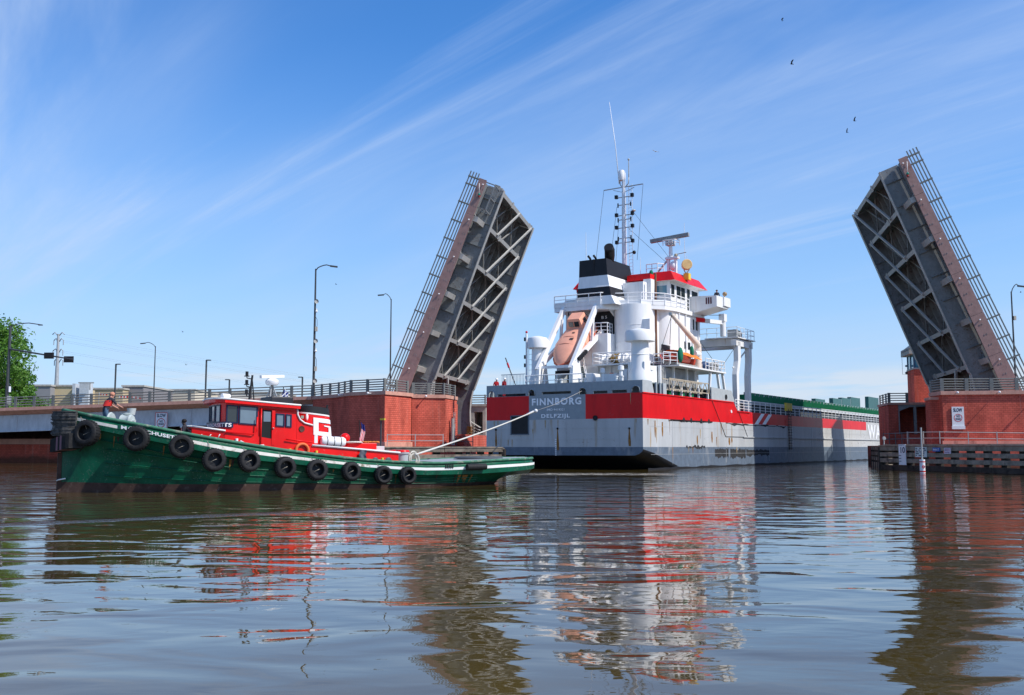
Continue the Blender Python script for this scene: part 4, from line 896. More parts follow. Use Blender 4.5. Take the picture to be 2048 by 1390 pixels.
MB().tube([(MX, MY, 28.4), (MX, MY + .4, 28.9), (MX, MY + .45, 30.2)], .05).tube([(MX, MY, 28.4), (MX, MY - .55, 28.9), (MX, MY - .6, 29.6)], .05).part('mast_fork', RAILG, SH, mast)
MB().lathe([(0, .0), (.34, .0), (.4, .25), (.4, .75), (.28, 1.05), (0, 1.15)], (MX, MY + .2, 29.3), n=14).part('satellite_dome', WHITEC, SH, mast)
MB().cyl((MX, MY - .6, 29.6), (MX, MY - .6, 31.4), .06, .04, 6).ball((MX, MY - .6, 31.4), .12, 8).part('top_pole', RAILG, SH, mast)
MB().tube([(MX, MY + .5, 29.0), (MX, MY + .9, 33.2), (MX, MY + 1.55, 37.9)], [.055, .04, .025], 5).part('whip_aerial', WHITEC, SH, mast)
MB().ball((MX - .1, MY - 1.15, 25.95), .24, 10, sc=(1, 1, .5)).part('aerial_disc', RAILG, SH, mast); MB().ball((MX - .2, MY - 1.2, 21.6), .2, 8).beam((MX, MY, 21.5), (MX - .2, MY - 1.1, 21.6), .05, .05).part('horn', BLACK, SH, mast)
for a, b in (((MX, MY + 2.3, 28.5), (10.2, 9.8, 20)), ((MX, MY - 2.2, 28.6), (13, 6.6, 20.5)), ((MX, MY - 1.1, 25.8), (15, 4.1, 20.9)), ((MX, MY - .5, 24.2), (15, 4.2, 20.2)), ((MX, MY + .8, 26.6), (11, 8.6, 20)), ((MX, MY + .6, 25), (12, 8.5, 20))):
    MB().cyl(a, b, .018, n=4).part('stay_wire', BLACK, SH, mast)
for p, h in (((9, 10.2, 20), 3.0), ((12.9, 6.2, 18.7), 2.0), ((17, 3.2, 19), 5.6), ((18, 3.4, 19), 2.4)): MB().cyl(p, (p[0], p[1], p[2] + h), .03, .018, 5).part('whip_aerial', WHITEC, SH)
# radar mast
rm = MB().box(14.8, 15.1, 3.95, 4.2, 19.05, 20.9).box(14.8, 15.1, 3.2, 3.42, 19.05, 20.6).box(14.7, 15.2, 3.0, 4.35, 20.6, 20.8).cyl((15, 3.85, 20.8), (15, 3.85, 22.3), .2, .16).part('radar_mast', WHITEC, SH)
MB().beam((14.9, 5.6, 19.05), (14.9, 4.2, 20.5), .14, .14).part('mast_stay', RAILG, SH, rm)
MB().box(14.6, 15.4, 3.5, 4.25, 22.0, 22.45).part('radar_motor', mat('radar_grey', (.45, .46, .46), .4), SH, rm); MB().beam((14.85, 5.95, 22.62), (15.15, 1.95, 22.95), .42, .36).part('radar_scanner', mat('radar_scanner_grey', (.26, .27, .27), .45), SH, rm)
MB().ball((15, 3.6, 19.9), .38, 12, sc=(1, 1, 1.3)).part('radome', WHITEC, SH, rm); MB().beam((15, 3.2, 21.05), (15, 2.2, 21.15), .06, .06).ball((15, 3.3, 20.95), .2, 8).part('small_radar', mat('lamp_brass2', (.35, .3, .22), .4), SH, rm)
srail([(14.6, 4.5, 22.0), (14.5, 3.2, 22.0), (15.3, 3.0, 22.0)], .5, 2, .8)
# mushroom ventilators
def vent(x, y, s):
    v = MB().lathe([(1.15 * s, 7.5), (1.1 * s, 8.3), (.82 * s, 8.9), (.78 * s, 11.4)], (x, y, 0), n=20).part('ventilator', WHITE, SH)
    MB().lathe([(.7 * s, 11.15), (1.36 * s, 11.25), (1.38 * s, 11.95), (1.25 * s, 12.2), (.4 * s, 12.38), (0, 12.4)], (x, y, 0), n=22).part('ventilator_cap', WHITE, SH, v)
    MB().lathe([(.81 * s, 10.0), (.84 * s, 10.05), (.81 * s, 10.1)], (x, y, 0), n=18).part('ventilator_band', WHITE, SH, v)
vent(3.8, 2.0, .98); vent(4.0, 12.75, .72)
MB().prism([(3.2, 1.3, 7.5), (4.4, 1.3, 7.5), (4.8, 2.2, 7.5), (3.2, 2.9, 7.5)], (0, 0, 1.9)).part('vent_trunk', WHITE, SH)
for p, r, h in (((5.6, 1.9), .18, 1.3), ((2.6, 3.3), .16, 1.2), ((2.4, 5.0), .12, 1.0)): MB().cyl((p[0], p[1], 7.5), (p[0], p[1], 7.5 + h), r, n=10).lathe([(0, h + .45), (r * 1.7, h + .35), (r * 1.8, h), (r * .8, h - .1)], (p[0], p[1], 7.5), n=12).part('goose_vent', WHITE, SH)
MB().lathe([(1.1, 7.5), (1.1, 9.2), (0, 9.25)], (6.1, 2.6, 0), n=22).part('round_tank', WHITE, SH)
MB().box(3.2, 4.1, 4.1, 5.3, 7.5, 8.45).box(3.3, 4.0, 5.7, 6.2, 7.5, 8.2).part('deck_locker', WHITE, SH)
# winches and gear on the platform
for y, m in ((6.5, WHITEC), (5.5, mat('winch_ochre', (.20, .13, .04), .6)), (4.8, WHITEC), (4.1, WHITEC)):
    MB().lathe([(.15, -.35), (.5, -.35), (.5, -.25), (.22, -.22), (.22, .22), (.5, .25), (.5, .35), (.15, .35)], (6.2, y, 10.05), (.3, 1, 0), 14).part('mooring_reel', m, SH)
for y in (4.4, 6.0): MB().lathe([(.42, -.03), (.48, -.03), (.48, .03), (.42, .03)], (5.9, y, 10.1), (1, .2, 0), 16, closed=True).part('hand_wheel', WHITEC, SH)
# inclined ladder down from the platform
st = MB().beam((6.3, 9.7, 9.5), (3.9, 8.0, 7.5), .06, .25).beam((6.3, 9.1, 9.5), (3.9, 7.4, 7.5), .06, .25)
st.part('stair_stringer', WHITE, SH)
for k in range(8):
    q = k / 8 + .05; MB().beam((6.3 - 2.4 * q, 9.68 - 1.7 * q, 9.5 - 2 * q), (6.3 - 2.4 * q, 9.12 - 1.7 * q, 9.5 - 2 * q), .22, .04).part('stair_tread', GREENN, SH)
MB().tube([(6.3, 9.1, 10.4), (3.9, 7.4, 8.4), (3.7, 7.3, 7.5)], .03).tube([(6.3, 9.1, 9.95), (3.9, 7.4, 7.95)], .03).part('stair_rail', WHITEC, SH)
MB().box(6.45, 6.6, 7.6, 11.3, 7.5, 9.4).part('under_ramp_wall', WHITE, SH); MB().box(6.3, 6.44, 10.0, 12.2, 7.5, 9.2).part('alcove_shade_slab', DARK, SH)  # dark slab painted for the shade of an alcove
MB().box(4.4, 5.5, 10.4, 11.0, 7.5, 8.7).part('deck_locker', mat('locker_grey', (.35, .38, .4), .5), SH)
MB().box(2.2, 2.3, 13.9, 15.6, 7.5, 7.55)
# port quarter: signal post with ladder, baggy rails, red staff
pst = MB().cyl((4, 14.0, 7.5), (4, 14.0, 12.7), .09).part('stern_light_post', WHITEC, SH)
for z in (9.5, 10.3, 12.0): MB().cyl((4, 14.18, z), (4, 14.18, z + .35), .1).part('lamp', BLACK, SH, pst)
MB().ball((4, 14, 12.85), .12, 8).part('lamp', mat('lamp_red2', (.5, .02, .03), .3), SH, pst)
lp = MB().beam((4, 13.75, 8), (4, 13.75, 11.8), .04, .04).beam((4, 13.3, 8), (4, 13.3, 11.8), .04, .04)
for k in range(8): lp.beam((4, 13.75, 8.2 + k * .5), (4, 13.3, 8.2 + k * .5), .035, .035)
lp.part('ladder', WHITEC, SH, pst)
MB().cyl((2.5, 14.2, 7.5), (2.0, 15.1, 10.3), .05).part('ensign_staff', mat('staff_dark', (.08, .07, .07), .6), SH); MB().cyl((2.17, 14.8, 9.35), (2.1, 14.95, 9.8), .09).part('furled_ensign', FLAGR, SH)
pr = MB()
for k in range(16): pr.cyl((2.2, 13.2 + k * .16, 7.5), (2.2, 13.2 + k * .16, 8.65), .02, n=4)
pr.beam((2.2, 13.0, 8.7), (2.2, 15.7, 8.7), .06, .06).part('port_guard_rail', mat('rail_blue_grey', (.30, .38, .42), .5), SH)
srail([(2.2, 13.0, 7.5), (2.0, 10.8, 7.5), (2.2, 7.0, 7.5)], 1.0, 2, 1.4)
# free-fall boat ramp
rp = MB()
for y in (11.9, 8.35): rp.beam((8.0, y, 15.9), (2.7, y + .1, 9.0), .32, .5).part('ramp_rail', WHITE, SH); rp = MB()
MB().beam((8.1, 8.2, 16.05), (8.1, 12.0, 16.05), .35, .35).part('ramp_crossbeam', WHITE, SH)
for y in (11.7, 8.3): MB().beam((8.6, y, 13.0), (3.3, y + .05, 9.7), .3, .42).beam((8.6, y, 13.0), (8.6, y, 9.6), .3, .3).beam((6.5, y, 11.7), (6.8, y, 14.2), .22, .22).part('ramp_frame', WHITE, SH)
for y in (8.9, 11.4): MB().cyl((7.9, y, 15.9), (7.5, y, 14.6), .05).part('release_hose', BLACK, SH)
for y in (8.3, 11.9): MB().prism([(2.5, y - .16, 7.5), (4.4, y - .16, 7.5), (3.8, y - .16, 10.2), (2.6, y - .16, 9.3)], (0, .32, 0)).part('ramp_foot', WHITE, SH)
MB().beam((3.1, 8.2, 9.3), (3.1, 12.1, 9.3), .2, .25).part('ramp_sill', WHITE, SH)
for k in range(5): MB().lathe([(.0, -.1), (.2, -.1), (.22, 0), (.2, .1), (0, .1)], (3.6 + .3 * k, 8.02, 10.0 + k * .18), (.2, 1, .1), 10).part('sheave', BLACK, SH)

LB = thing('lifeboat', 'salmon orange enclosed lifeboat tilted on the stern launching ramp', 'lifeboat', SHIP, (5.5, 10.1, 12))
ax = Vector((-5.3, 0, -6.4)).normalized(); ax = Vector((-.78, 0, -.626)).normalized(); upv = Vector((-.626, 0, .78)); O_ = Vector((6.05, 10.05, 11.55))
def lb(s, a, w_, h): return O_ + ax * s + Vector((0, math.cos(a) * w_, 0)) + upv * h
prof = [(-3.3, .9, .7, -.6), (-3.0, 1.3, 1.0, -.9), (-1.2, 1.5, 1.15, -1.05), (.8, 1.5, 1.15, -1.05), (2.0, 1.22, .95, -.85), (2.9, .7, .5, -.4), (3.5, .08, .12, .0)]
mb = MB(); n = 20; b = 0
for s, w_, hu, hd in prof:
    for k in range(n):
        t = 2 * math.pi * k / n; c_, s_ = math.cos(t), math.sin(t)
        mb.v.append(O_ + ax * s + Vector((0, math.copysign(abs(c_) ** .75, c_) * w_, 0)) + upv * (math.copysign(abs(s_) ** .8, s_) * (hu if s_ > 0 else -hd)))
for i in range(len(prof) - 1):
    for k in range(n): mb.face((i * n + k, i * n + (k + 1) % n, (i + 1) * n + (k + 1) % n, (i + 1) * n + k), 0, True)
mb.face([k for k in reversed(range(n))]); mb.face([(len(prof) - 1) * n + k for k in range(n)])
bo = mb.part('hull', ORANGE, LB)
def q(s, y, h): return O_ + ax * s + Vector((0, y, 0)) + upv * h
cb = MB(); b0 = [q(-3.0, -.95, .7), q(-1.2, -.95, .9), q(-1.2, .95, .9), q(-3.0, .95, .7)]; b1 = [q(-2.75, -.65, 1.95), q(-1.55, -.65, 1.95), q(-1.55, .65, 1.95), q(-2.75, .65, 1.95)]
for k in range(4): cb.poly([b0[k], b0[(k + 1) % 4], b1[(k + 1) % 4], b1[k]])
cb.poly(b1).part('conning_tower', ORANGE, LB, bevel=.08)
for ys in ((-.55, -.06), (.06, .55)): MB().prism([q(-1.32, ys[0], 1.25), q(-1.32, ys[1], 1.25), q(-1.46, ys[1], 1.7), q(-1.46, ys[0], 1.7)], ax * .04).part('window', GLASS, LB)
MB().prism([q(-2.4, -.86, 1.2), q(-1.95, -.86, 1.2), q(-2.0, -.74, 1.65), q(-2.4, -.74, 1.65)], (0, -.05, 0)).part('window', GLASS, LB)
for s, y, w_ in ((.5, -.5, .2), (-.5, -.25, .14)): MB().prism([q(s, y - w_, 1.13), q(s, y + w_, 1.13), q(s + w_ * 1.6, y + w_, 1.11), q(s + w_ * 1.6, y - w_, 1.11)], upv * .03).part('hatch', mat('hatch_brown', (.10, .06, .05), .5), LB)
for s in (-1.0, .2, 1.3): MB().tube([q(s, math.cos(math.pi * k / 10) * (1.52 - max(0, s - .8) * .22), math.sin(math.pi * k / 10) ** .8 * (1.17 - max(0, s - .8) * .16)) for k in range(11)], .03, 5).part('hull_band', mat('lifeboat_band', (.62, .25, .16), .5), LB)
MB().tube([q(-3.1, -1.3, -.1), q(-1, -1.54, -.1), q(.8, -1.54, -.1), q(2.1, -1.22, -.08), q(3.0, -.66, 0), q(3.55, 0, .05), q(3.0, .66, 0), q(2.1, 1.22, -.08), q(.8, 1.54, -.1), q(-1, 1.54, -.1), q(-3.1, 1.3, -.1)], .09, 6).part('rubbing_strake', mat('lifeboat_red', (.45, .09, .05), .5), LB)
MB().tube([q(-2.6, -1.0, .75), q(-1, -1.15, .75), q(1, -1.12, .7), q(2.2, -.8, .5)], .025).part('grab_line', BLACK, LB)

# davit and rescue boat
dv = MB().cyl((14.6, 1.0, 9.4), (14.6, 1.0, 11.9), .42, .34, 12).tube([(14.6, 1.0, 11.5), (14.2, 1.0, 12.0), (8.4, 1.0, 14.15)], [.34, .3, .17], 8).part('boat_davit', mat('davit_cream', (.72, .60, .50), .5), SH)
MB().cyl((8.4, 1.0, 14.1), (8.0, 1.0, 11.3), .03, n=5).part('davit_wire', BLACK, SH, dv); MB().box(8.2, 8.6, .85, 1.15, 14.0, 14.3).part('davit_head', RAILG, SH, dv); MB().cyl((13.5, .9, 10.9), (14.7, .9, 10.9), .28).part('davit_winch', WHITEC, SH, dv)
RB = thing('rescue_boat', 'orange rescue boat under a rumpled cover on the starboard boat deck', 'rescue boat', SHIP, (10.5, 1.0, 9.7))
def rbf(a, b): 
    s = a * 6.4; w_ = .95 * math.sin(math.pi * min(1, .12 + a * 1.05)) ** .5 if a < .95 else .3; t = math.pi * b
    return (7.2 + s, 1.1 + math.cos(t) * w_, 10.35 - math.sin(t) * .65 + .35 * max(0, .25 - a))
MB().grid(rbf, 14, 10).part('hull', mat('rescue_red', (.50, .07, .04), .5), RB)
MB().grid(lambda a, b: (8.4 + a * 5.1, 1.1 + math.cos(math.pi * b) * .98, 10.42 + math.sin(math.pi * b) * (.42 + .18 * math.sin(a * 17) * math.sin(b * 9)) - a * .25), 22, 10).part('cover', ORANGED, RB)
MB().beam((8.2, 1.1, 9.6), (13.6, 1.1, 9.6), 1.0, .14).part('cradle', RAILG, RB)
MB().ball((8.3, .1, 10.3), .62, 12, sc=(.55, .4, 1.15)).part('green_drum_cover', GREENN, SH)
MB().ball((12.9, .9, 11.0), .4, 10, sc=(.5, .5, 1.5)).part('green_drum_cover', GREENN, SH)
MB().ball((17.0, 1.3, 9.95), .6, 12, sc=(1.6, .8, .75)).part('blue_tarpaulin', mat('tarp_blue', (.02, .05, .13), .6), SH)
for x in (18.3, 18.9): MB().lathe([(.15, -.25), (.42, -.25), (.42, .25), (.15, .25)], (x, 1.0, 9.95), (0, 1, 0), 12).part('deck_reel', RAILG, SH)

GW = thing('gangway', 'stowed aluminium truss gangway along the starboard quarter', 'gangway', SHIP, (9.7, .3, 7.0))
GWM = mat('gangway_alu', (.42, .36, .27), .5, dirt=(.25, .2, .13), damt=.3)
for z in (7.05, 7.98): MB().beam((5.2, -.12, z), (14.4, -.12, z - .02), .09, .09).beam((5.2, .55, z), (14.4, .55, z - .02), .09, .09).part('chord', GWM, GW)
for k in range(11):
    x0 = 5.3 + k * .82; MB().beam((x0, -.12, 7.05 if k % 2 else 7.95), (x0 + .82, -.12, 7.95 if k % 2 else 7.05), .06, .06).part('diagonal', GWM, GW)
for k in range(22): MB().box(5.4 + k * .41, 5.52 + k * .41, .5, .54, 7.1, 7.95).part('slat', CORR, GW)
for x in (5.2, 14.4): MB().beam((x, -.12, 7.05), (x, -.12, 7.95), .1, .1).part('end_post', GWM, GW)

# main deck: railings, hatch coaming, hatch covers
srail([(22.0, .08, 5.62), (25.8, .08, 5.58)], 1.15, 4, 1.1); 
srail([(26.0, .08, 5.55), (103.5, .08, 5.55)], 1.2, 4, 1.75, mat('deck_rail_pale', (.74, .75, .75), .5))
MB().box(29, 105, 2.6, 13.3, 5.5, 7.05).part('hatch_coaming', mat('coaming_grey', (.07, .08, .085), .7), SH)
MB().box(29, 105, 2.3, 2.6, 6.72, 7.02).part('coaming_rail', mat('coaming_edge', (.5, .52, .52), .5), SH)
for k in range(12):
    x = 31 + k * 6.1; h = MB().box(x, x + 5.95, 2.4, 13.5, 7.05, 7.75).part('hatch_cover', GREENH, SH)
    rb = MB()
    for i in range(8): rb.prism([(x + .1 + i * .74, 2.4, 7.1), (x + .5 + i * .74, 2.4, 7.1), (x + .3 + i * .74, 2.05, 7.15)], (0, 0, .6 + .25 * (i % 2)))
    rb.part('cover_stiffener', GREENH, SH, h)
    cl = MB()
    for i in range(8): cl.box(x + .2 + i * .74, x + .34 + i * .74, 2.2, 2.5, 7.75, 8.02)
    cl.part('cover_cleat', WHITEC if k > 4 else mat('cleat_shaded', (.3, .33, .33), .5), SH, h)  # cleats in the leaf's shade get a greyed copy of the white
for (u0, u1, v0, y) in ((1631, 1650, 797, 6.), (1666, 1683, 796, 6.), (1684, 1701, 795, 6.), (1702, 1720, 794, 6.), (1737, 1757, 793, 6.)):
    xa, xb = [(lambda r, A: ((A.y * r.x - A.x * r.y) / (math.sin(-SHIP.a) * -1 * 0 + (math.cos(SHIP.a) * r.y - math.sin(SHIP.a) * r.x))))(ray(u, 800), SHIP.W(0, y)) for u in (u0, u1)]
    r = ray(u0, v0); Pw = SHIP.W(xa, y); zt_ = CAMH + r.z * Pw.y / r.y
    MB().box(xa, xb - .05, y, y + .6, 7.7, zt_).box(xb - .05, xb, y - .03, y + .63, 7.7, zt_ + .05, 1).part('upright_hatch_panel', [TEALP, WHITEC], SH)
MB().box(38.0, 40.2, -.12, .1, 6.1, 7.0).part('pilot_ladder_board', YELLOW, SH)
pl = MB()
for x in (38.7, 39.5): pl.cyl((x, -.16, 1.6), (x, -.16, 6.3), .03, n=5)
for k in range(15): pl.box(38.55, 39.65, -.24, -.1, 1.7 + k * .31, 1.76 + k * .31)
pl.part('pilot_ladder', mat('ladder_dark', (.06, .05, .045), .8), SH)

# gantry for the hatch covers
GC = thing('hatch_gantry', 'white hatch cover gantry standing on the main deck', 'gantry crane', SHIP, (26, 8, 5.5))
for y in (.55, 14.6):
    for x, tx_ in ((24.2, 24.9), (27.8, 28.3)):
        MB().prism([(x - .25, y, 5.6), (x + .35, y, 5.6), (x + .4, y, 9.5), (tx_ + .35, y, 11.2), (tx_ + .35, y, 13.0), (tx_ - .45, y, 13.0), (tx_ - .45, y, 11.0), (x - .3, y, 9.5)], (0, .5, 0)).part('leg', WHITE, GC)
    MB().beam((24, y + .3, 12.9), (29, y + .3, 12.9), .6, .7).part('side_beam', WHITE, GC)
for x in (24.9, 28.3): MB().beam((x, .6, 13.0), (x, 15.2, 13.0), .7, .8).part('cross_beam', WHITE, GC)
MB().beam((24.0, 1.0, 10.2), (28.2, 1.0, 12.4), .12, .12).part('brace', WHITE, GC)
pf = MB().box(23.8, 29.2, .3, 4.0, 13.35, 13.45).part('platform', WHITE, GC)
for (a, b) in (((23.9, .4), (29.1, .4)), ((29.1, .4), (29.1, 3.9)), ((23.9, .4), (23.9, 6))):
    for h in (.5, 1.05): MB().cyl((*a, 13.45 + h), (*b, 13.45 + h), .03, n=5).part('rail', WHITEC, GC, pf)
    k = 5
    for i in range(k + 1): x, y = a[0] + (b[0] - a[0]) * i / k, a[1] + (b[1] - a[1]) * i / k; MB().cyl((x, y, 13.45), (x, y, 14.5), .03, n=5).part('post', WHITEC, GC, pf)
MB().lathe([(.1, -.6), (.5, -.6), (.5, -.5), (.3, -.48), (.3, .48), (.5, .5), (.5, .6), (.1, .6)], (26.5, 1.5, 14.0), (1, 0, 0), 14).box(25.3, 25.8, 1.0, 2, 13.45, 14.4).part('winch', mat('winch_grey', (.30, .31, .30), .6), GC)
PC = thing('provision_crane', 'slim white deck crane with red band beside the accommodation tower', 'crane', SHIP, (23, 1.6, 13.4))
MB().cyl((23.0, 1.6, 13.45), (23.0, 1.6, 15.6), .3).box(22.6, 23.4, 1.3, 1.9, 15.0, 15.8).part('post', WHITE, PC); MB().beam((23, 1.6, 14.9), (16.4, 3.2, 14.75), .35, .4).part('jib', WHITE, PC); MB().beam((19.6, 2.36, 14.83), (18.2, 2.7, 14.8), .37, .42).part('red_band', REDP, PC); MB().cyl((23, 1.6, 15.7), (16.5, 3.2, 15.1), .03, n=5).part('wire', BLACK, PC)

# plating seams, bulwark stays and dents that break up the broad plates
for z in (2.6, 3.55): MB().beam((-.008, .1, z), (-.008, BEAM - .1, z), .02, .02).part('plate_seam', HULLG if z < 4.3 else BULWG, SH, H)
for y in (2.2, 7.4, 9.2, 13.4): MB().beam((-.006, y, 2.0), (-.006, y, 4.3), .02, .025).part('plate_seam', HULLG, SH, H)
for y in (2.9, 4.8, 8.4, 12.1, 13.9): MB().beam((-.01, y, 6.5 + (.34 if y != 4.8 else .3)), (-.01, y, 7.55), .02, .03).part('bulwark_seam', BULWG, SH, bw)
for x in (6, 13, 19, 32, 41, 48, 57, 66): MB().beam((x, -.008, .4), (x, -.008, 4.3), .02, .03).part('plate_seam', HULLG if x < 50 else HULLP, SH, H)
for z in (1.3, 3.7): MB().beam((1.5, -.006, z), (104, -.006, z), .02, .02).part('plate_seam', HULLG, SH, H)
for x, y, z in ((2.2, 3.0, 7.55), (2.6, 6.9, 7.5), (2.3, 9.2, 7.5)):
    for k in (0, .55): MB().lathe([(.13, 0), (.13, .5), (.18, .52), (.18, .62), (0, .64)], (x, y + k, z - .02), n=12).part('bollard', WHITE, SH)
MB().box(3.4, 5.0, 6.6, 7.3, 7.5, 8.6).part('deck_locker', WHITE, SH, bevel=.05); MB().box(5.2, 5.9, 4.0, 4.8, 7.5, 9.0).part('switch_cabinet', WHITE, SH, bevel=.03)
for y in (3.7, 4.5, 5.4, 6.3, 7.0): MB().cyl((6.55, y, 7.5), (6.55, y, 9.4), .06, n=6).part('pipe', WHITE, SH)
for z in (8.1, 8.7): MB().cyl((6.52, 3.4, z), (6.52, 7.4, z), .04, n=6).part('pipe', WHITE, SH)
MB().box(6.5, 6.58, 5.0, 5.7, 7.6, 9.2).part('door', mat('door_cream', (.68, .66, .6), .5), SH); MB().lathe([(.32, -.04), (.40, -.04), (.40, .04), (.32, .04)], (6.45, 6.2, 8.4), (1, 0, 0), 18, closed=True).part('life_ring', ORANGED, SH)
for k in range(3): MB().cyl((9.55 - .02 * k, 8.0 + k * .9, 12.8), (9.55, 8.0 + k * .9, 15.3), .05, n=6).part('pipe', BLACK, SH)
for a, b in (((6.4, 1.25, 10.45), (8.4, .95, 14.0)), ((14.6, .8, 12.2), (19.4, .5, 9.45)), ((24.4, .7, 12.6), (19.2, .7, 9.5))): MB().cyl(a, b, .022, n=4).part('wire', BLACK, SH)
for x in (13.9, 15.5, 17.1, 18.7): MB().box(x, x + .12, 2.55, 2.7, 9.7, 15.0).part('wall_stiffener', WHITE, SH)
for z in (11.9, 13.5): MB().tube([(x, y, z) for x, y in arc(10.5, 5.75, 1.965, 110, 262, 14)], .018, 4).part('weld_line', WHITE, SH)
for x in (15.3, 16.2): MB().box(x, x + .5, 2.64, 2.70, 11.6, 12.3).part('porthole_box', GLASS, SH)

rr = random.Random(9)
for k in range(16):
    x = rr.uniform(.8, 24); z = rr.choice((4.3, 4.2, 2.9, 1.9, 3.6)); l = rr.uniform(.4, 1.5); w_ = rr.uniform(.03, .10)
    sd([(x - w_, z), (x + w_, z), (x + w_ * .7, z - l * .6), (x, z - l), (x - w_ * .6, z - l * .7)], RUSTM if k % 2 else mat('pale_rust', (.40, .29, .16), .8, var=.3, scale=6), 'rust_run', -.014)
for k in range(9):
    y = rr.uniform(.6, 15.2); z = rr.choice((4.3, 3.5, 2.6, 6.45)); l = rr.uniform(.3, 1.0); w_ = rr.uniform(.03, .07)
    streak([(y - w_, z), (y + w_, z), (y + w_ * .6, z - l * .6), (y, z - l), (y - w_ * .6, z - l * .6)], mat('pale_rust', (.40, .29, .16), .8, var=.3, scale=6), -.022)
for x, y, z, l in ((8.4, 4.4, 12.9, .9), (13.2, 2.69, 14.9, 1.2), (16.3, 2.69, 13.4, 1.0), (18.9, 2.69, 14.8, .8)):
    MB().poly([(x - .05, y - .02, z), (x + .05, y - .02, z), (x + .02, y - .02, z - l), (x - .03, y - .02, z - l * .8)]).part('rust_run', mat('pale_rust', (.40, .29, .16), .8, var=.3, scale=6), SH)
# ------------------------------------------------------------------ tugboat
TG = thing('tugboat', 'green hulled tugboat with red wheelhouse towing the cargo ship', 'tugboat', TUG, (0, 0, 0))
SX = [0, .6, 1.3, 2.3, 4.5, 6.4, 8.5, 10.9, 13.5, 15.8, 17, 18.7, 20.4, 22, 24.1]
SZ = [3.52, 3.36, 3.18, 2.96, 2.50, 2.16, 1.83, 1.51, 1.25, 1.14, 1.13, 1.19, 1.26, 1.29, 1.32]
GX = [0, 2.3, 6.4, 10.9, 13.3, 15.6, 18.8, 22, 24]; GZ = [2.95, 2.40, 1.48, 1.0, .74, .58, .6, .72, .82]
def zs(x): return lerp(SX, SZ, x)
def zg(x): return lerp(GX, GZ, x)
def hb(x):
    if x < 7: return 3.15 * (1 - (1 - max(x, .015) / 7) ** 2.2) ** .75
    if x > 18: return 3.15 * math.sqrt(max(.0004, 1 - (min((x - 18) / 5.95, .9999)) ** 2.4))
    return 3.15
def wb(x):      # half breadth at the waterline
    if x < 8: return 2.85 * (1 - (1 - max(x, .01) / 8) ** 1.7) ** .9 + .01
    if x > 15: return 2.9 * math.sqrt(max(.0001, 1 - min((x - 15) / 6.6, .9999) ** 2.2))
    return 2.9
XS = [0.02, .12, .3, .6, 1, 1.5, 2.1, 3, 4, 5, 6, 7, 8.5, 10, 11.5, 13, 14.5, 16, 17, 18, 19, 20, 21, 21.8, 22.5, 23.1, 23.5, 23.8, 23.93]
def side(x, sgn):
    s, g = zs(x), zg(x); h, w_ = hb(x), wb(min(x, 21.55)) if x < 21.5 else .01
    if x > 21.5: low = [(max(.01, h * .55), g - .28), (.01, .12 + .25 * (x - 21.5))]
    else: low = [(w_ * .55 + (h - .1) * .45, (g - .05) * .5), (w_, 0.02)]
    st, sb = s - (s - g) * .34, s - (s - g) * .60
    e = .13
    rows = [(h - .10, s), (h - .04, st), (h + e, st - .015), (h + e, sb), (h + e, sb - .005), (h + e * .8, g), (max(.008, h - .10), g - .03)] + low
    rows += [(max(.005, rows[-1][0] * .82), -.6 if x < 21.5 else rows[-1][1] - .05)]
    return [Vector((x, sgn * y, z)) for y, z in rows]
def tug_hull():
    mb = MB(); mi = [0, 0, 1, 0, 0, 0, 0, 0, 2]
    for sgn in (-1, 1):
        S = [side(x, sgn) for x in XS]; n = len(S[0]); b = len(mb.v)
        for q_ in S: mb.v += q_
        for i in range(len(S) - 1):
            for j in range(n - 1):
                m = mi[j]
                if j == 2: m = 1 if XS[i] < 13 else 3
                mb.face((b + i * n + j, b + (i + 1) * n + j, b + (i + 1) * n + j + 1, b + i * n + j + 1), m, j in (0, 6, 7))
        # dark waterline band as its own row: lower quarter of the hull side
    mb.part('hull', [TUGG, TUGW, TUGK, TUGW2], TG)
    wl = MB()
    for sgn in (-1, 1):
        def f(a, b_):
            x = .03 + a * 21.3; S = side(x, sgn); p, q_ = S[-3], S[-2]; top = lerp([0, 4, 12, 21], [.46, .34, .27, .15], x)
            t = (top * b_ - q_.z) / max(.05, p.z - q_.z); c = q_.lerp(p, max(-.2, t)); c.y += sgn * .012; return c
        wl.grid(f, 46, 2)
    wl.part('boot_band', TUGK, TG)
    for sgn in (-1, 1): MB().tube([Vector((x, sgn * (hb(x) - .08), zs(x) + .02)) for x in XS], .075, 6).part('cap_rail', CAPR if sgn < 0 else CAPR, TG)
    for k, fz_ in enumerate((.28, .5, .72)):
        pts = []
        for x in [1.6 + i * .5 for i in range(36)]:
            S = side(x, -1); p = S[-4].lerp(S[-2], fz_); p.y -= .02; pts.append(p)
        MB().tube(pts, .022, 4).part('hull_seam', TUGG, TG)
tug_hull()
rr = random.Random(5)
for k in range(26):
    x = rr.uniform(.8, 19); l = rr.uniform(.18, .6); w_ = rr.uniform(.03, .09); S = side(x, -1); a_, b_ = S[6], S[8]
    def sp_(dx, t): q_ = a_.lerp(b_, t); return (q_.x + dx, -hb(x + dx) * 0 + q_.y - .016, q_.z)
    t1 = min(.95, l / max(.3, a_.z - b_.z)); MB().poly([sp_(-w_, .03), sp_(w_, .03), sp_(w_ * .6, t1 * .6), sp_(0, t1), sp_(-w_ * .5, t1 * .7)]).part('rust_run', RUSTM if k % 3 else TUGK, TG)
def deckz(x): return lerp([0, 4, 8, 12, 16.5, 17.5, 24], [2.55, 1.6, 1.05, .75, .7, 1.12, 1.28], x)
dm = MB()
dm.grid(lambda a, b: (.2 + a * 23.6, (b * 2 - 1) * (hb(.2 + a * 23.6) - .12), deckz(.2 + a * 23.6)), 40, 4)
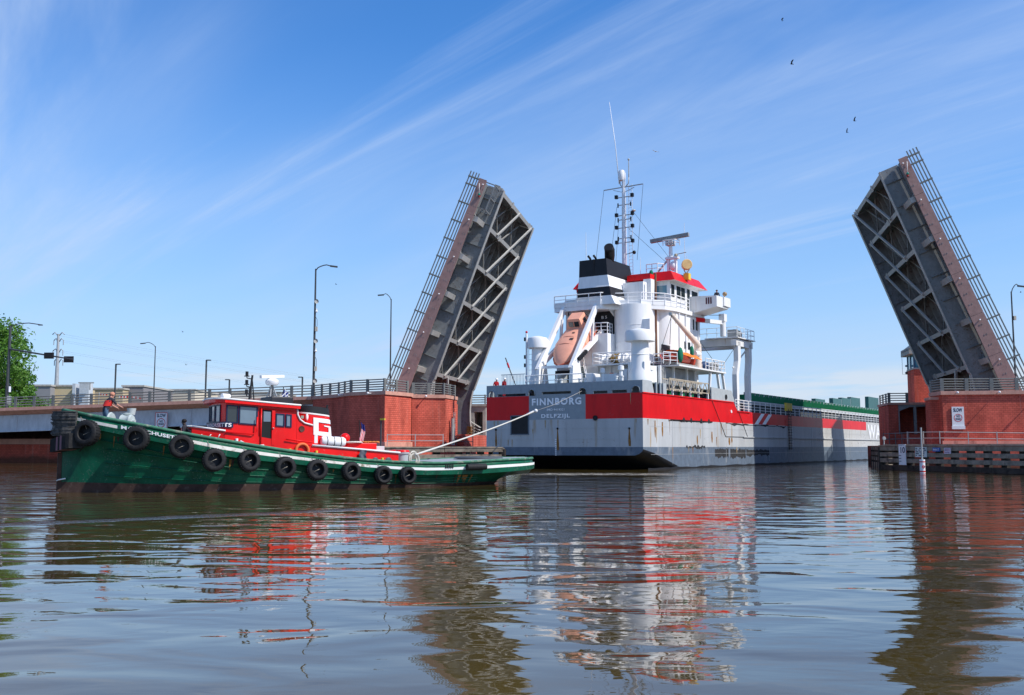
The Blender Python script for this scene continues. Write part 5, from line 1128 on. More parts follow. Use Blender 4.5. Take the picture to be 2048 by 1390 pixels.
dm.part('deck', DECKG, TG)
MB().grid(lambda a, b: (17.2 + a * 6.6, (b * 2 - 1) * (hb(17.2 + a * 6.6) - .05), zs(17.2 + a * 6.6) + .03 + .04 * (1 - (2 * b - 1) ** 2)), 20, 6).part('stern_deck', DECKG, TG)
MB().lathe([(1.35, .0), (1.25, .1), (0, .12)], (20.6, -.4, 1.33), n=22).part('stern_hatch', mat('hatch_dark', (.07, .08, .09), .6), TG)
def side_text(x0, x1, f0, h, y=-1):
    def fn(u, v):
        x = x0 + u; s, g = zs(x), zg(x); z = s - (s - g) * f0 + v; return (x, -(hb(x) + .155) + .0, z)
    return fn
# name on the bow: painted on the white band
def nm(u, v):
    x = 2.02 + u; s, g = zs(x), zg(x); st = s - (s - g) * .34; return (x, -(hb(x) + .150), st - .125 + v)
lettering('name', 'MASSACHUSETTS', nm, 2.35, .15, WHITEC, TG, bold=.03, space=1.05)
nbk = MB().grid(lambda a, b: (1.9 + a * 2.6, -(hb(1.9 + a * 2.6) + .138), zs(1.9 + a * 2.6) - (zs(1.9 + a * 2.6) - zg(1.9 + a * 2.6)) * .34 - .15 + b * .175), 14, 1).part('name_field', TUGG, TG)
# bow rubber: slab stack round the stem and strip bundle below
bf = MB()
for k in range(23):
    z = 2.42 + k * .046; r_ = random.uniform(-.05, .05)
    pts = []
    for t in [i / 10 for i in range(11)]:
        a = R(-78 + 156 * t); pts.append((.62 - math.cos(a) * (1.02 + r_), math.sin(a) * (1.0 + r_)))
    inner = [(.72 - math.cos(R(-78 + 156 * i / 10)) * .5, math.sin(R(-78 + 156 * i / 10)) * .55) for i in range(10, -1, -1)]
    bf.plan(pts + inner, z, z + .028 + random.uniform(0, .008))
bf.part('bow_fender', RUBG, TG, kind='stuff')
MB().plan([(.62 - math.cos(R(-76 + 152 * i / 10)) * .9, math.sin(R(-76 + 152 * i / 10)) * .9) for i in range(11)], 2.40, 3.45).part('fender_backing', RUB, TG)
for k in range(9):
    y = -.05 - k * .12
    MB().prism([(-.42 + .055 * k, y, 1.72 + .02 * k), (-.30 + .055 * k, y - .11, 1.74 + .02 * k), (.25 + .055 * k, y - .11, 1.74 + .02 * k), (.25 + .055 * k, y, 1.72 + .02 * k)], (0, 0, .55 + .01 * k)).part('bow_strip', mat('strip_pink', (.22, .12, .14), .8) if k in (3, 5) else RUB, TG)
    MB().prism([(-.42 + .055 * k, .05 + k * .12, 1.72), (-.30 + .055 * k, .16 + k * .12, 1.74), (.25 + .055 * k, .16 + k * .12, 1.74), (.25 + .055 * k, .05 + k * .12, 1.72)], (0, 0, .55)).part('bow_strip', RUB, TG)
MB().tube([(.55, -1.0, 2.2), (.95, -1.25, 2.45), (1.1, -1.45, 2.6)], .04).tube([(.6, -1.0, 1.75), (1.0, -1.3, 2.3)], .025).part('fender_chain', RUB, TG)
MB().beam((-.02, 0, .05), (-.02, 0, 1.7), .14, .16).part('stem_bar', TUGK, TG)
MB().tube([(-.1, 0, .5), (-.05, -.25, .55), (.2, -.3, .6)], .03).part('stem_hook', TUGW2, TG)
# tyres
TY = [(174, 866, .55), (273, 877, .53), (363, 893, .51), (428, 920, .50), (498, 922, .48), (570, 935, .48), (634, 940, .48), (702, 943, .44), (766, 950, .42), (815, 951, .41)]
TL = ['nearest the bow rubber', 'second from the bow', 'third from the bow', 'fourth from the bow', 'below the wheelhouse door', 'below the round porthole', 'below the red funnel', 'eighth from the bow', 'second from the stern end', 'closest to the stern']
def place(u, v):
    y = 0; r = ray(u, v); c, s = math.cos(TUG.a), math.sin(TUG.a)
    for _ in range(60):
        A = TUG.W(0, y); x = (A.y * r.x - A.x * r.y) / (c * r.y - s * r.x); y = .7 * y - .3 * (hb(x) + .3)
    P = TUG.W(x, y); return x, y, CAMH + r.z * P.y / r.y
for i, ((u, v, r0), lab) in enumerate(zip(TY, TL)):
    x, y, z = place(u, v); dh = (hb(x + .2) - hb(x - .2)) / .4; n_ = Vector((-dh, -1, 0)).normalized()
    n_ = (n_ + Vector((random.uniform(-.10, .10), 0, random.uniform(-.05, .14)))).normalized()
    th = thing('tyre_fender', 'black tyre hung on the tug side, ' + lab, 'tyre', TUG, (x, y, z), 'tyres hung along the tug side')
    w_ = .19; ri = r0 * .56
    pr = [(ri, -w_ * .75), (ri + .03, -w_), (r0 * .80, -w_ * 1.08), (r0 * .95, -w_ * .86), (r0, -w_ * .45), (r0, w_ * .45), (r0 * .95, w_ * .86), (r0 * .80, w_ * 1.08), (ri + .03, w_), (ri, w_ * .75), (ri + .05, w_ * .5), (r0 * .85, w_ * .4), (r0 * .85, -w_ * .4), (ri + .05, -w_ * .5)]
    ty = MB().lathe(pr, (x, y, z), n_, 28, closed=True).part('tyre', RUB, th)
    tr = MB()
    e1 = n_.orthogonal().normalized(); e2 = n_.cross(e1)
    for k in range(28):
        a = 2 * math.pi * k / 28; c_ = Vector((x, y, z)) + (e1 * math.cos(a) + e2 * math.sin(a)) * r0
        tr.beam(c_ - n_ * w_ * .75, c_ + n_ * w_ * .75, .05, .022, up=(e1 * math.cos(a) + e2 * math.sin(a)))
    tr.part('tread', RUB, th, ty)
    MB().lathe([(0, -w_ * .7), (r0 * .84, -w_ * .7), (r0 * .84, -w_ * .5), (0, -w_ * .5)], (x, y, z), n_, 20).part('hole_shade_disc', BLACK, th, ty)  # black disc added so the tyre's deep hole looks dark
    MB().tube([(x - .25, y + .22, zs(x) - .1), (x - .12, y + .1, z + r0 * .9), (x - .02, y + .02, z + r0 * .3)], .014, 5).tube([(x - .16, y - .02, z - .08), (x - .02, y - .04, z - .01), (x + .1, y - .04, z + .04)], .011, 5).part('chain', mat('chain_steel', (.30, .27, .22), .6, var=.5, scale=20), th)
# deckhouse
def prof_wall(pts, z0f, z1f, m, name, th=TG, parent=None):
    mb = MB()
    for a, b in zip(pts[:-1], pts[1:]): mb.poly([(*a, z0f(a[0])), (*b, z0f(b[0])), (*b, z1f(b[0])), (*a, z1f(a[0]))])
    return mb.part(name, m, th, parent)
front = [(7.25, 1.9), (6.85, 1.5), (6.55, .8), (6.4, 0), (6.36, -.8), (6.4, -1.5), (6.5, -1.9)]
out = front + [(9.85, -1.9), (9.85, 1.9), front[0]]
roofz = lambda x: 4.0 - (x - 5.6) * .062
lowz = lambda x: deckz(x) - .1
# lower deckhouse trunk from the wheelhouse to the towing deck
trk = [(5.2, -1.25), (6.5, -1.95), (10.6, -1.95), (15.2, -1.75), (15.2, 1.75), (10.6, 1.95), (6.5, 1.95), (5.35, 1.25)]
tzt = lambda x: lerp([5.2, 6.5, 6.51, 10.6, 15.2], [2.86, 2.66, 2.3, 2.0, 1.64], x)
tb = MB()
for k in range(8): a, b = trk[k], trk[(k + 1) % 8]; tb.poly([(*a, lowz(a[0])), (*b, lowz(b[0])), (*b, tzt(b[0])), (*a, tzt(a[0]))])
tb.poly([(*trk[0], tzt(5.2)), (*trk[1], tzt(6.5)), (*trk[6], tzt(6.5)), (*trk[7], tzt(5.35))]); tb.poly([(*trk[1], tzt(6.52)), (*trk[2], tzt(10.6)), (*trk[5], tzt(10.6)), (*trk[6], tzt(6.52))]); tb.poly([(*trk[2], tzt(10.6)), (*trk[3], tzt(15.2)), (*trk[4], tzt(15.2)), (*trk[5], tzt(10.6))])
tb.part('deckhouse', TUGR, TG)
MB().tube([(5.2, -1.27, 2.87), (6.5, -1.97, 2.67)], .04).tube([(5.2, -1.27, 2.87), (5.18, 0, 2.88), (5.35, 1.27, 2.87)], .04).part('trunk_cap', TUGW2, TG)
MB().tube([(10.6, -1.98, 2.02), (15.25, -1.8, 1.66), (15.25, 1.8, 1.66)], .05).part('trunk_cap', TUGW2, TG)
for x in (5.5, 5.85, 6.2): MB().tube([(x, -1.31 - (x - 5.2) * .54 - .05, 2.3), (x + .03, -1.34 - (x - 5.2) * .54 - .05, 2.45), (x + .08, -1.33 - (x - 5.2) * .54 - .05, 2.5)], .02).part('hook', TUGW2, TG)
MB().ball((5.18, -1.1, 2.62), .13, 10).part('bow_lamp', BLACK, TG)
# wheelhouse
prof_wall(out, lambda x: 2.0, roofz, TUGR, 'wheelhouse_wall')
ro = [(6.08, 0), (6.05, -.9), (6.12, -1.6), (6.4, -2.12), (9.95, -2.1), (9.95, 2.1), (7.2, 2.12), (6.65, 1.6), (6.25, .9)]
rmb = MB(); rmb.poly([(*p, roofz(p[0]) + .16) for p in ro]); rmb.poly([(*p, roofz(p[0]) - .02) for p in ro], 1)
for k in range(len(ro)): a, b = ro[k], ro[(k + 1) % len(ro)]; rmb.poly([(*a, roofz(a[0]) - .02), (*b, roofz(b[0]) - .02), (*b, roofz(b[0]) + .16), (*a, roofz(a[0]) + .16)], 1)
rmb.part('wheelhouse_roof', [TUGW2, TUGR], TG); MB().tube([(*p, roofz(p[0]) + .15) for p in ro] + [(*ro[0], roofz(ro[0][0]) + .15)], .045, 6).part('roof_moulding', TUGW2, TG)
def along(path, s):
    for a, b in zip(path[:-1], path[1:]):
        l = math.hypot(b[0] - a[0], b[1] - a[1])
        if s <= l: t = s / l; return a[0] + (b[0] - a[0]) * t, a[1] + (b[1] - a[1]) * t, Vector((b[1] - a[1], a[0] - b[0], 0)).normalized()
        s -= l
    return b[0], b[1], Vector((0, -1, 0))
path = [(6.55, .8), (6.4, 0), (6.36, -.8), (6.4, -1.5), (6.5, -1.9), (7.4, -1.9)]
def pane(s0, s1, z0, z1, m, frame=NAVY, nm='window'):
    def f(s, z, o):
        x, y, n_ = along(path + [(11, -1.9)], s); n_ = Vector((-abs(n_.x), -abs(n_.y), 0)) if y < 0 else n_; return Vector((x, y, z)) + Vector((n_.x, n_.y, 0)) * o
    zc = lambda s, z: z - (along(path + [(11, -1.9)], s)[0] - 6) * .062
    o = MB().poly([f(s0, zc(s0, z0), .012), f(s1, zc(s1, z0), .012), f(s1, zc(s1, z1), .012), f(s0, zc(s0, z1), .012)]).part(nm, m, TG)
    e = .055; fm = MB()
    for a, b, c, d in ((s0 - e, s1 + e, z0 - e, z0), (s0 - e, s1 + e, z1, z1 + e), (s0 - e, s0, z0, z1), (s1, s1 + e, z0, z1)):
        fm.prism([f(a, zc(a, c), .004), f(b, zc(b, c), .004), f(b, zc(b, d), .004), f(a, zc(a, d), .004)], f(a, 0, .045) - f(a, 0, .004))
    if frame: fm.part('frame', frame, TG, o)
    return o
WG = mat('wheelhouse_glass', (.14, .20, .25), .06, var=.1, spec=.8)
dl = [math.hypot(b[0] - a[0], b[1] - a[1]) for a, b in zip(path[:-1], path[1:])]; l1, l2, l3 = sum(dl[:2]), sum(dl[:3]), sum(dl[:4])
pane(.1, dl[0] - .08, 3.14, 3.82, WG); pane(dl[0] + .08, l1 - .08, 3.14, 3.82, WG); pane(l1 + .08, l2 - .05, 3.12, 3.82, WG)
SX0 = l3 - 6.5      # path length minus x along the side
pane(SX0 + 6.58, SX0 + 7.02, 3.12, 3.82, GLASS); pane(SX0 + 7.16, SX0 + 7.92, 3.1, 3.84, WG)
pane(SX0 + 8.88, SX0 + 9.2, 3.12, 3.62, WG); pane(SX0 + 9.36, SX0 + 9.54, 3.12, 3.62, WG)
# door opening as a flat sheet painted in the cabin's shade, leaf slid aside
MB().poly([(8.18, -1.915, 2.05), (8.62, -1.915, 2.03), (8.62, -1.915, 3.62), (8.18, -1.915, 3.65)]).part('door_shade_sheet', mat('cabin_shade', (.012, .014, .014), .6), TG)
MB().poly([(8.25, -1.93, 3.1), (8.58, -1.93, 3.1), (8.58, -1.93, 3.55), (8.25, -1.93, 3.57)]).part('door_pane', WG, TG)
dr = MB().box(8.64, 8.78, -1.97, -1.93, 2.03, 3.62).part('sliding_door', TUGR, TG); MB().tube([(8.1, -1.96, 3.70), (9.8, -1.96, 3.60)], .03).tube([(8.12, -1.98, 2.0), (8.12, -1.98, 3.7)], .035).part('door_track', TUGR, TG)
MB().ball((8.7, -2.0, 2.8), .04, 6).part('handle', RAILG, TG, dr)
MB().tube([(6.5, -2.0, 2.6), (7.75, -2.05, 2.52), (7.9, -2.05, 2.65), (7.92, -2.05, 3.3)], .03).tube([(9.3, -2.05, 2.3), (10.6, -2.05, 2.15)], .03).part('grab_rail', TUGR, TG)
MB().tube([(7.1, -2.2, 2.2), (7.4, -2.25, 2.02), (7.9, -2.25, 1.98), (8.2, -2.2, 2.0)], .06).part('deck_hose', mat('hose_pale', (.6, .6, .58), .7), TG)
nbp = [(6.33, .5), (6.31, 0), (6.27, -.83), (6.32, -1.57), (6.44, -1.97), (6.85, -1.97)]
def nb(s, z, o=0):
    x, y, n_ = along(nbp, s); return Vector((x, y, z)) + Vector((-.7, -.7, 0)).normalized() * o
nbl = sum(math.hypot(b[0] - a[0], b[1] - a[1]) for a, b in zip(nbp[:-1], nbp[1:]))
mbn = MB(); cuts = [0]
for a, b in zip(nbp[:-1], nbp[1:]): cuts.append(cuts[-1] + math.hypot(b[0] - a[0], b[1] - a[1]))
for a, b in zip(cuts[:-1], cuts[1:]): mbn.poly([nb(a + .001, 2.82), nb(b - .001, 2.80), nb(b - .001, 3.06), nb(a + .001, 3.08)])
mbn.part('name_board', NAVY, TG); lettering('name', 'MASSACHUSETTS', lambda u, v: nb(.15 + u, 2.845 + v, .02), nbl - .22, .17, WHITEC, TG, bold=.02)
MB().lathe([(0, .02), (.10, .02), (.13, .03), (.15, 0)], (10.1, -1.91, 2.78), (0, -1, 0), 16).part('porthole', mat('porthole_dark', (.10, .04, .03), .4), TG)
# curved rear of the wheelhouse and the funnel
cv = [(9.86, 3.72), (9.88, 3.45), (10.0, 3.22), (10.22, 3.06), (10.64, 2.96)]
MB().prism([(x, -1.9, z) for x, z in cv] + [(10.64, -1.9, 1.6), (9.86, -1.9, 1.6)], (0, 3.8, 0)).part('casing', TUGR, TG)
for sg_ in (-1, 1): MB().tube([(x, sg_ * 1.93, z) for x, z in cv], .04).part('white_moulding', TUGW2, TG)
FCX, FNX = 10.98, 3.2
def fun(z, k):
    t = 2 * math.pi * k / 32; a = 1.02 - (z - 2) * .06; bb = 1.62 - (z - 2) * .07; c_, s_ = math.cos(t), math.sin(t); r = (abs(c_) ** FNX + abs(s_) ** FNX) ** (-1 / FNX)
    x = -c_ * r * a; return (FCX + x + (3.6 - z) * .05, s_ * r * bb, z - x * .10)
def ringband(z0, z1, m, name, n=32, k0=0, k1=32, push=0):
    mb = MB(); mb.grid(lambda a, b: (lambda p: (p[0], p[1] * (1 + push), p[2]))(fun(z0 + (z1 - z0) * b, k0 + (k1 - k0) * a)), n, 2); return mb.part(name, m, TG)
fo = ringband(1.8, 3.52, TUGR, 'funnel'); ringband(3.46, 3.53, TUGW2, 'funnel_moulding', push=.012); ringband(3.53, 3.86, BLACK, 'funnel_top', push=.01)
MB().poly([fun(3.8, k) for k in range(32)]).part('funnel_lid', BLACK, TG, fo)
def gpt(u, v):
    z = 2.50 + v; x = 10.80 + u * .98; a = 1.02 - (z - 2) * .06; bb = 1.62 - (z - 2) * .07; q_ = min(.995, abs(x - FCX - (3.6 - z) * .05) / a)
    return (x, -bb * (1 - q_ ** FNX) ** (1 / FNX) - .035, z - (x - FCX) * .10)
Gs = [[(0, 0), (.26, 0), (.26, .82), (0, .82)], [(.26, .62), (1.05, .62), (1.05, .82), (.26, .82)], [(.26, 0), (1.05, 0), (1.05, .19), (.26, .19)], [(.82, .19), (1.05, .19), (1.05, .46), (.82, .40)], [(.55, .46), (1.05, .40), (1.05, .5), (.55, .5)]]
for g in Gs:
    (x0, z0), (x1, _), (_, z1) = g[0], g[1], g[2]
    mb = MB(); mb.grid(lambda a, b: gpt((g[0][0] + (g[1][0] - g[0][0]) * a), (g[0][1] + (g[1][1] - g[0][1]) * a) * (1 - b) + (g[3][1] + (g[2][1] - g[3][1]) * a) * b), 5, 3); mb.part('letter_g_piece', WHITEC, TG, fo)
MB().box(10.72, 10.88, -1.95, -1.91, 2.12, 2.5).part('white_placard', WHITEC, TG)
MB().ball((10.5, -1.5, 3.35), .12, 10, sc=(.6, .5, 1.4)).part('horn', WHITEC, TG)
MB().box(10.2, 10.34, -1.5, -1.42, 3.28, 3.42).part('placard', mat('placard_green', (.2, .3, .25), .5), TG)
# roof gear
sm = MB().cyl((8.15, 0, 4.0), (8.3, 0, 5.35), .05).cyl((8.45, .1, 4.0), (8.3, 0, 5.1), .03).part('signal_mast', BLACK, TG)
for z in (5.35, 4.95, 4.5): 
    MB().tube([(8.25, 0, z - .18), (8.0, -.1, z - .15), (8.0, -.1, z - .08)], .025).box(7.9, 8.1, -.2, 0, z - .08, z - .04).cyl((8.0, -.1, z - .04), (8.0, -.1, z + .16), .075, n=8).part('mast_lamp', BLACK, TG, sm)
rs = MB().beam((9.05, -.35, 3.95), (9.25, 0, 4.9), .05, .05).beam((9.5, .35, 3.95), (9.3, 0, 4.9), .05, .05).beam((9.0, .35, 3.95), (9.25, 0, 4.9), .05, .05).beam((9.55, -.35, 3.95), (9.3, 0, 4.9), .05, .05).part('radar_tripod', RAILG, TG)
MB().lathe([(0, -.02), (.25, -.02), (.32, .08), (.32, .2), (.2, .3), (0, .32)], (9.27, 0, 4.92), n=16).part('radar_drum', WHITEC, TG, rs); MB().beam((8.62, -.25, 5.27), (9.92, .25, 5.37), .16, .13).part('radar_scanner', WHITEC, TG, rs)
MB().box(8.9, 10.0, -1.0, .6, 3.94, 4.32).part('roof_locker', mat('roof_box_black', (.025, .025, .03), .5), TG, bevel=.06); MB().ball((7.7, -.4, 3.98), .22, 10, sc=(2.8, 1.2, .7)).part('roof_bag', BLACK, TG)
MB().cyl((7.0, -.2, 3.95), (7.0, -.2, 4.2), .05).cyl((7.15, -.2, 4.3), (6.8, -.28, 4.27), .11, .16, 12).ball((7.12, -.2, 4.3), .12, 10).part('searchlight', WHITEC, TG)
MB().cyl((9.9, -.1, 3.9), (9.9, -.1, 4.75), .015, n=5).part('antenna', WHITEC, TG)
fb = thing('pennant', 'small blue pennant on the tug wheelhouse roof', 'flag', TUG, (9.95, .3, 3.9))
MB().cyl((9.95, .3, 3.9), (9.95, .3, 4.85), .02, n=6).part('staff', BLACK, fb); MB().grid(lambda a, b: (9.97 + a * .26 - b * .1, .3 + .05 * math.sin(a * 8 + b * 4), 4.75 - b * .35 - a * .18), 8, 5, lambda i, j: 1 if (i + j) % 4 == 0 else 0).part('cloth', [FLAGB, FLAGW], fb)
# rigging leaning against the funnel
lf = MB().cyl((11.7, -.4, 2.1), (12.0, -.3, 4.0), .05).cyl((11.75, -.2, 2.1), (12.0, -.3, 3.9), .04)
lf.part('derrick_post', BLACK, TG)
for k in range(6): MB().ball((11.85 + .02 * k, -.35, 2.7 + k * .2), .10, 6).part('tackle_block', BLACK, TG)
# life raft, red buoy, ring, box, flag
lr = thing('life_raft', 'white life raft canister beside the tug funnel', 'life raft', TUG, (11.7, -1.75, 2.2))
MB().lathe([(0, -.62), (.18, -.6), (.24, -.5), (.24, .5), (.18, .6), (0, .62)], (11.75, -1.7, 2.2), (1, 0, -.05), 16).part('canister', WHITEC, lr)
for s in (-.35, 0, .35): MB().lathe([(.245, -.02), (.255, 0), (.245, .02)], (11.75 + s, -1.7, 2.2 - s * .05), (1, 0, -.05), 16).part('strap', BLACK, lr)
MB().beam((11.35, -1.7, 1.92), (12.15, -1.7, 1.92), .3, .1).part('cradle', BLACK, lr)
by_ = thing('red_buoy', 'round red buoy aft of the tug funnel', 'buoy', TUG, (12.75, -.8, 1.9)); MB().ball((12.75, -.8, 2.38), .24, 16).part('ball', TUGR, by_); MB().cyl((12.75, -.8, 1.8), (12.75, -.8, 2.2), .1).part('neck', TUGR, by_)
MB().lathe([(.30 + .07 * math.cos(2 * math.pi * k / 10), .07 * math.sin(2 * math.pi * k / 10)) for k in range(10)], (10.1, -2.02, 1.78), (0, -1, 0), 24, closed=True).solo('life_ring', mat('ring_orange', (.75, .16, .05), .6, var=.15, dirt=(.7, .6, .5), damt=.15, dscale=3), 'orange life ring on the red deckhouse side', 'life ring', TUG, (10.1, -2.02, 1.78))
bx = MB().box(12.7, 14.2, -1.35, .6, 1.7, 2.12).part('deck_locker', TUGR, TG, bevel=.02)
MB().box(14.2, 14.7, -1.2, .4, 1.65, 1.98).part('deck_locker', mat('locker_pale', (.5, .53, .53), .5), TG, bevel=.02)
rc = MB()
for k in range(5): rc.lathe([(.34 + .05 * k + .03 * math.cos(2 * math.pi * q / 6), .03 * math.sin(2 * math.pi * q / 6)) for q in range(6)], (13.0, -1.0, 2.14 + .03 * (k % 2)), (0, .05, 1), 18, closed=True)
rc.solo('rope_coil', ROPEM, 'pale rope coil on the red deck locker', 'rope', TUG, (13.0, -1.0, 2.1))
ro_ = MB()
for k in range(3): ro_.tube([(13.5 + .9 * i / 14, -1.1 + .12 * math.sin(i * 1.7 + k), 2.15 + .05 * abs(math.sin(i * 1.1 + k * 2))) for i in range(15)], .035, 5)
ro_.solo('orange_line', mat('rope_orange', (.55, .20, .05), .8), 'heap of orange line on the tug deck locker', 'rope', TUG, (13.5, -1.1, 2.1))
usf = thing('ensign', 'drooping American flag on a short staff on the tug', 'flag', TUG, (14.0, .2, 2.1))
MB().cyl((14.0, .2, 2.1), (13.93, .2, 3.3), .022, n=6).part('staff', BLACK, usf)
def fl_(a, b): return (13.96 + .04 + a * .20 + .05 * math.sin(b * 5), .2 - .05 * math.sin(a * 9), 3.2 - b * .95 - a * .15)
MB().grid(fl_, 9, 14, lambda i, j: 0 if (j < 5) else (1 if i % 2 else 2)).part('cloth', [FLAGB, FLAGR, FLAGW], usf)
for x in (12.0, 13.0, 13.9, 14.6): MB().lathe([(0, .03), (.15, .03), (.19, .0)], (x, -1.87, 1.25 if x > 12.5 else 1.4), (0, -1, 0), 14).part('porthole', mat('port_cover', (.05, .08, .08), .5), TG)
for x, z in ((9.5, 1.85), (10.8, 1.75), (14.2, 1.4), (7.0, 2.3)): MB().cyl((x, -2.02, z - .14), (x, -2.02, z + .02), .07, n=8).part('deck_light', YELLOW if x != 7 else WHITEC, TG)
MB().grid(lambda a, b: (13.0 + a * .35 + .03 * math.sin(b * 9), -1.98 - .05 * math.sin(a * 7), 1.78 - b * .42), 6, 8).part('hanging_cloth', mat('cloth_grey', (.10, .11, .13), .9), TG)
MB().tube([(11.4, -2.0, 1.3), (11.9, -2.05, 1.28), (12.2, -2.05, 1.35)], .035).tube([(11.35, -2.0, 1.42), (12.2, -2.05, 1.45)], .03).part('pipe_rack', RAILG, TG)
# towing gear
for y in (-.55, .35):
    MB().lathe([(.30, .7), (.30, 1.55), (.36, 1.6), (.36, 1.68), (0, 1.72)], (16.0, y, 0), n=16).part('tow_bitt', mat('bitt_grey', (.40, .42, .42), .5), TG); MB().lathe([(.37, 1.68), (.33, 1.78), (0, 1.8)], (16.0, y, 0), n=16).part('bitt_cap', TUGR, TG)
rc = MB()
for k in range(6): rc.lathe([(.26 + .035 * k + .022 * math.cos(2 * math.pi * q / 6), .022 * math.sin(2 * math.pi * q / 6)) for q in range(6)], (16.65 + .05 * (k % 3), -.5 + .07 * (k % 2), 1.3), (.5, -1, .15), 18, closed=True)
rc.solo('tow_rope_coil', ROPEM, 'pale tow rope hanging coiled on the tug towing bitts', 'rope', TUG, (16.6, -.5, 1.3))
MB().lathe([(0, -.55), (.16, -.55), (.17, 0), (.16, .55), (0, .55)], (18.7, -3.42, .95), (1, .02, .02), 14).solo('roller_fender', RUB, 'short black roller fender on the tug stern rail', 'fender', TUG, (18.7, -3.42, .95))
for k in range(5): MB().box(17.0 + k * .1, 17.05 + k * .1, -3.32, -3.27, .9, 1.1).part('freeing_bar', BLACK, TG)
# capstan at the bow
cp = MB().lathe([(.34, 2.4), (.30, 2.9), (.2, 3.0), (.18, 3.25), (.27, 3.36), (.27, 3.42), (0, 3.45)], (2.6, -.3, 0), n=16).part('capstan', mat('capstan_pale', (.40, .45, .43), .45, dirt=(.2, .2, .18), damt=.3), TG)
MB().lathe([(.22, -.24), (.3, -.2), (.22, 0), (.3, .2), (.26, .28), (.1, .3), (.08, .4), (0, .4)], (2.5, -.75, 3.06), (.75, -.6, 0), 14).lathe([(.34, -.06), (.38, 0), (.34, .06), (.1, .06), (.1, -.06)], (1.9, -.5, 3.08), (.75, -.6, 0), 16, closed=True).part('windlass_drum', mat('capstan_pale', (.55, .60, .57), .45), TG)
MB().lathe([(.15, 3.36), (.2, 3.66), (.18, 3.66), (.13, 3.4)], (2.85, .0, 0), n=14, mi=0).solo('bucket', mat('bucket_grey', (.45, .48, .47), .5), 'grey bucket on the tug bow windlass', 'bucket', TUG, (2.85, 0, 3.3))
# tow line
A = TUG.W(16.75, -.55, 1.55); Bp = at(1068, 823, 83.0); C = SHIP.W(-.02, 5.75, 6.8)
tl = thing('tow_line', 'white tow line running from the tug to the ship stern', 'rope', WORLD, A)
pts = []
for k in range(17): t = k / 16; p = A.lerp(Bp, t); p.z -= .12 * math.sin(math.pi * t); pts.append(p)
MB().tube(pts, .048, 6).part('rope', mat('tow_rope_grey', (.58, .56, .50), .8, var=.2, scale=14), tl); MB().tube([Bp, Bp.lerp(C, .4) - Vector((0, 0, .15)), C], .025, 5).part('messenger_line', mat('line_grey', (.3, .3, .3), .7), tl); MB().tube([Bp + Vector((-.6, 0, -.25)), Bp], .09, 8).ball(Bp + Vector((.15, 0, .06)), .16, 8).part('eye_splice', mat('splice_white', (.7, .72, .74), .7), tl)
# ------------------------------------------------------------------ street lights and background on the left
def street_light(label, base, top_z, arm, r=.11, gear=0, group='street lights along the bridge', armrise=.6):
    b = Vector(base); th = thing('street_light', label, 'street light', WORLD, b, group); t = Vector((b.x, b.y, top_z))
    MB().cyl(b, t, r, r * .6, 10).cyl(b, b + Vector((0, 0, .5)), r * 1.7, r * 1.6, 10).part('pole', POLE, th)
    a = Vector(arm); pts = [t + a * q + Vector((0, 0, armrise * math.sin(min(1, q * 1.25) * math.pi / 2) * (1 - .25 * max(0, q - .7) / .3))) for q in (0, .15, .3, .5, .7, .85, 1)]
    pts[0] = t - Vector((0, 0, .2)); MB().tube(pts, r * .42, 7).part('arm', POLE, th)
    e = pts[-1]; d = a.normalized(); MB().beam(e - d * .1, e + d * .75 - Vector((0, 0, .08)), .34, .15).part('lamp_head', POLE, th)
    for k in range(gear):
        z = b.z + (t.z - b.z) * (.12 + .62 * k / max(1, gear - 1)); k2 = k % 4
        if k2 == 0: MB().lathe([(.0, .0), (.22, .0), (.26, .12)], (b.x + .15, b.y - .2, z), (.6, -.8, 0), 12).part('dish', RAILG, th)
        elif k2 == 1: MB().box(b.x + .08, b.x + .34, b.y - .25, b.y + .05, z, z + .5).part('equipment_box', mat('box_beige', (.45, .42, .36), .6), th)
        elif k2 == 2: MB().tube([(b.x + .1, b.y, z - .9), (b.x + .3, b.y - .1, z - .5), (b.x + .28, b.y - .1, z + .2), (b.x + .1, b.y, z + .5)], .025).part('cable_loop', BLACK, th)
        else: MB().ball((b.x + .2, b.y - .2, z), .14, 8).cyl((b.x + .2, b.y - .2, z), (b.x + .2, b.y - .2, z + .3), .08).part('camera', WHITEC, th)
    return th
zk = lambda z: CAMH + (z - CAMH) * BR.k
p = BR.P(-53.4, 1.6, 6.5); street_light('tall dark street light with cameras and boxes, left of the left pier', p, zk(18.3), (1.65, .3, 0), .15, 9, armrise=.5)
p = BR.P(-53.0, 23, 6.5); street_light('dark street light standing against the left leaf rails', p, zk(18.6), (-1.1, -.1, 0), .12, 0, armrise=.75)
p = BR.P(9.0, 21.5, 6.3); q_ = at(2022, 575, p.y); street_light('dark street light at the right edge behind the right leaf', (q_.x, p.y, p.z), q_.z - .5, (1.0, .1, 0), .13, 2, armrise=.95)
p = at(311, 690, 175); street_light('slim street light between the trees and the tall equipped pole', (p.x, p.y, 4.5), p.z - .2, (-1.9, 0, 0), .13, 0, armrise=.7)
for u, v, D, lab in ((232, 728, 180, 'short square lamp post left of the slim street light'), (413, 720, 180, 'short square lamp post right of the slim street light'), (459, 759, 190, 'small far lamp post behind the tug mast'), (605, 754, 190, 'small far lamp post left of the equipped pole')):
    p = at(u, v, D); th = thing('lot_light', lab, 'lamp post', WORLD, (p.x, p.y, 3.6), 'parking lot lights')
    MB().cyl((p.x, p.y, 3.6), (p.x, p.y, p.z), .16, n=8).part('pole', POLE, th); s = 1 if u in (232, 413) else -1
    MB().box(p.x, p.x + s * .8, p.y - .2, p.y + .2, p.z - .12, p.z + .05).part('lamp_head', POLE, th)
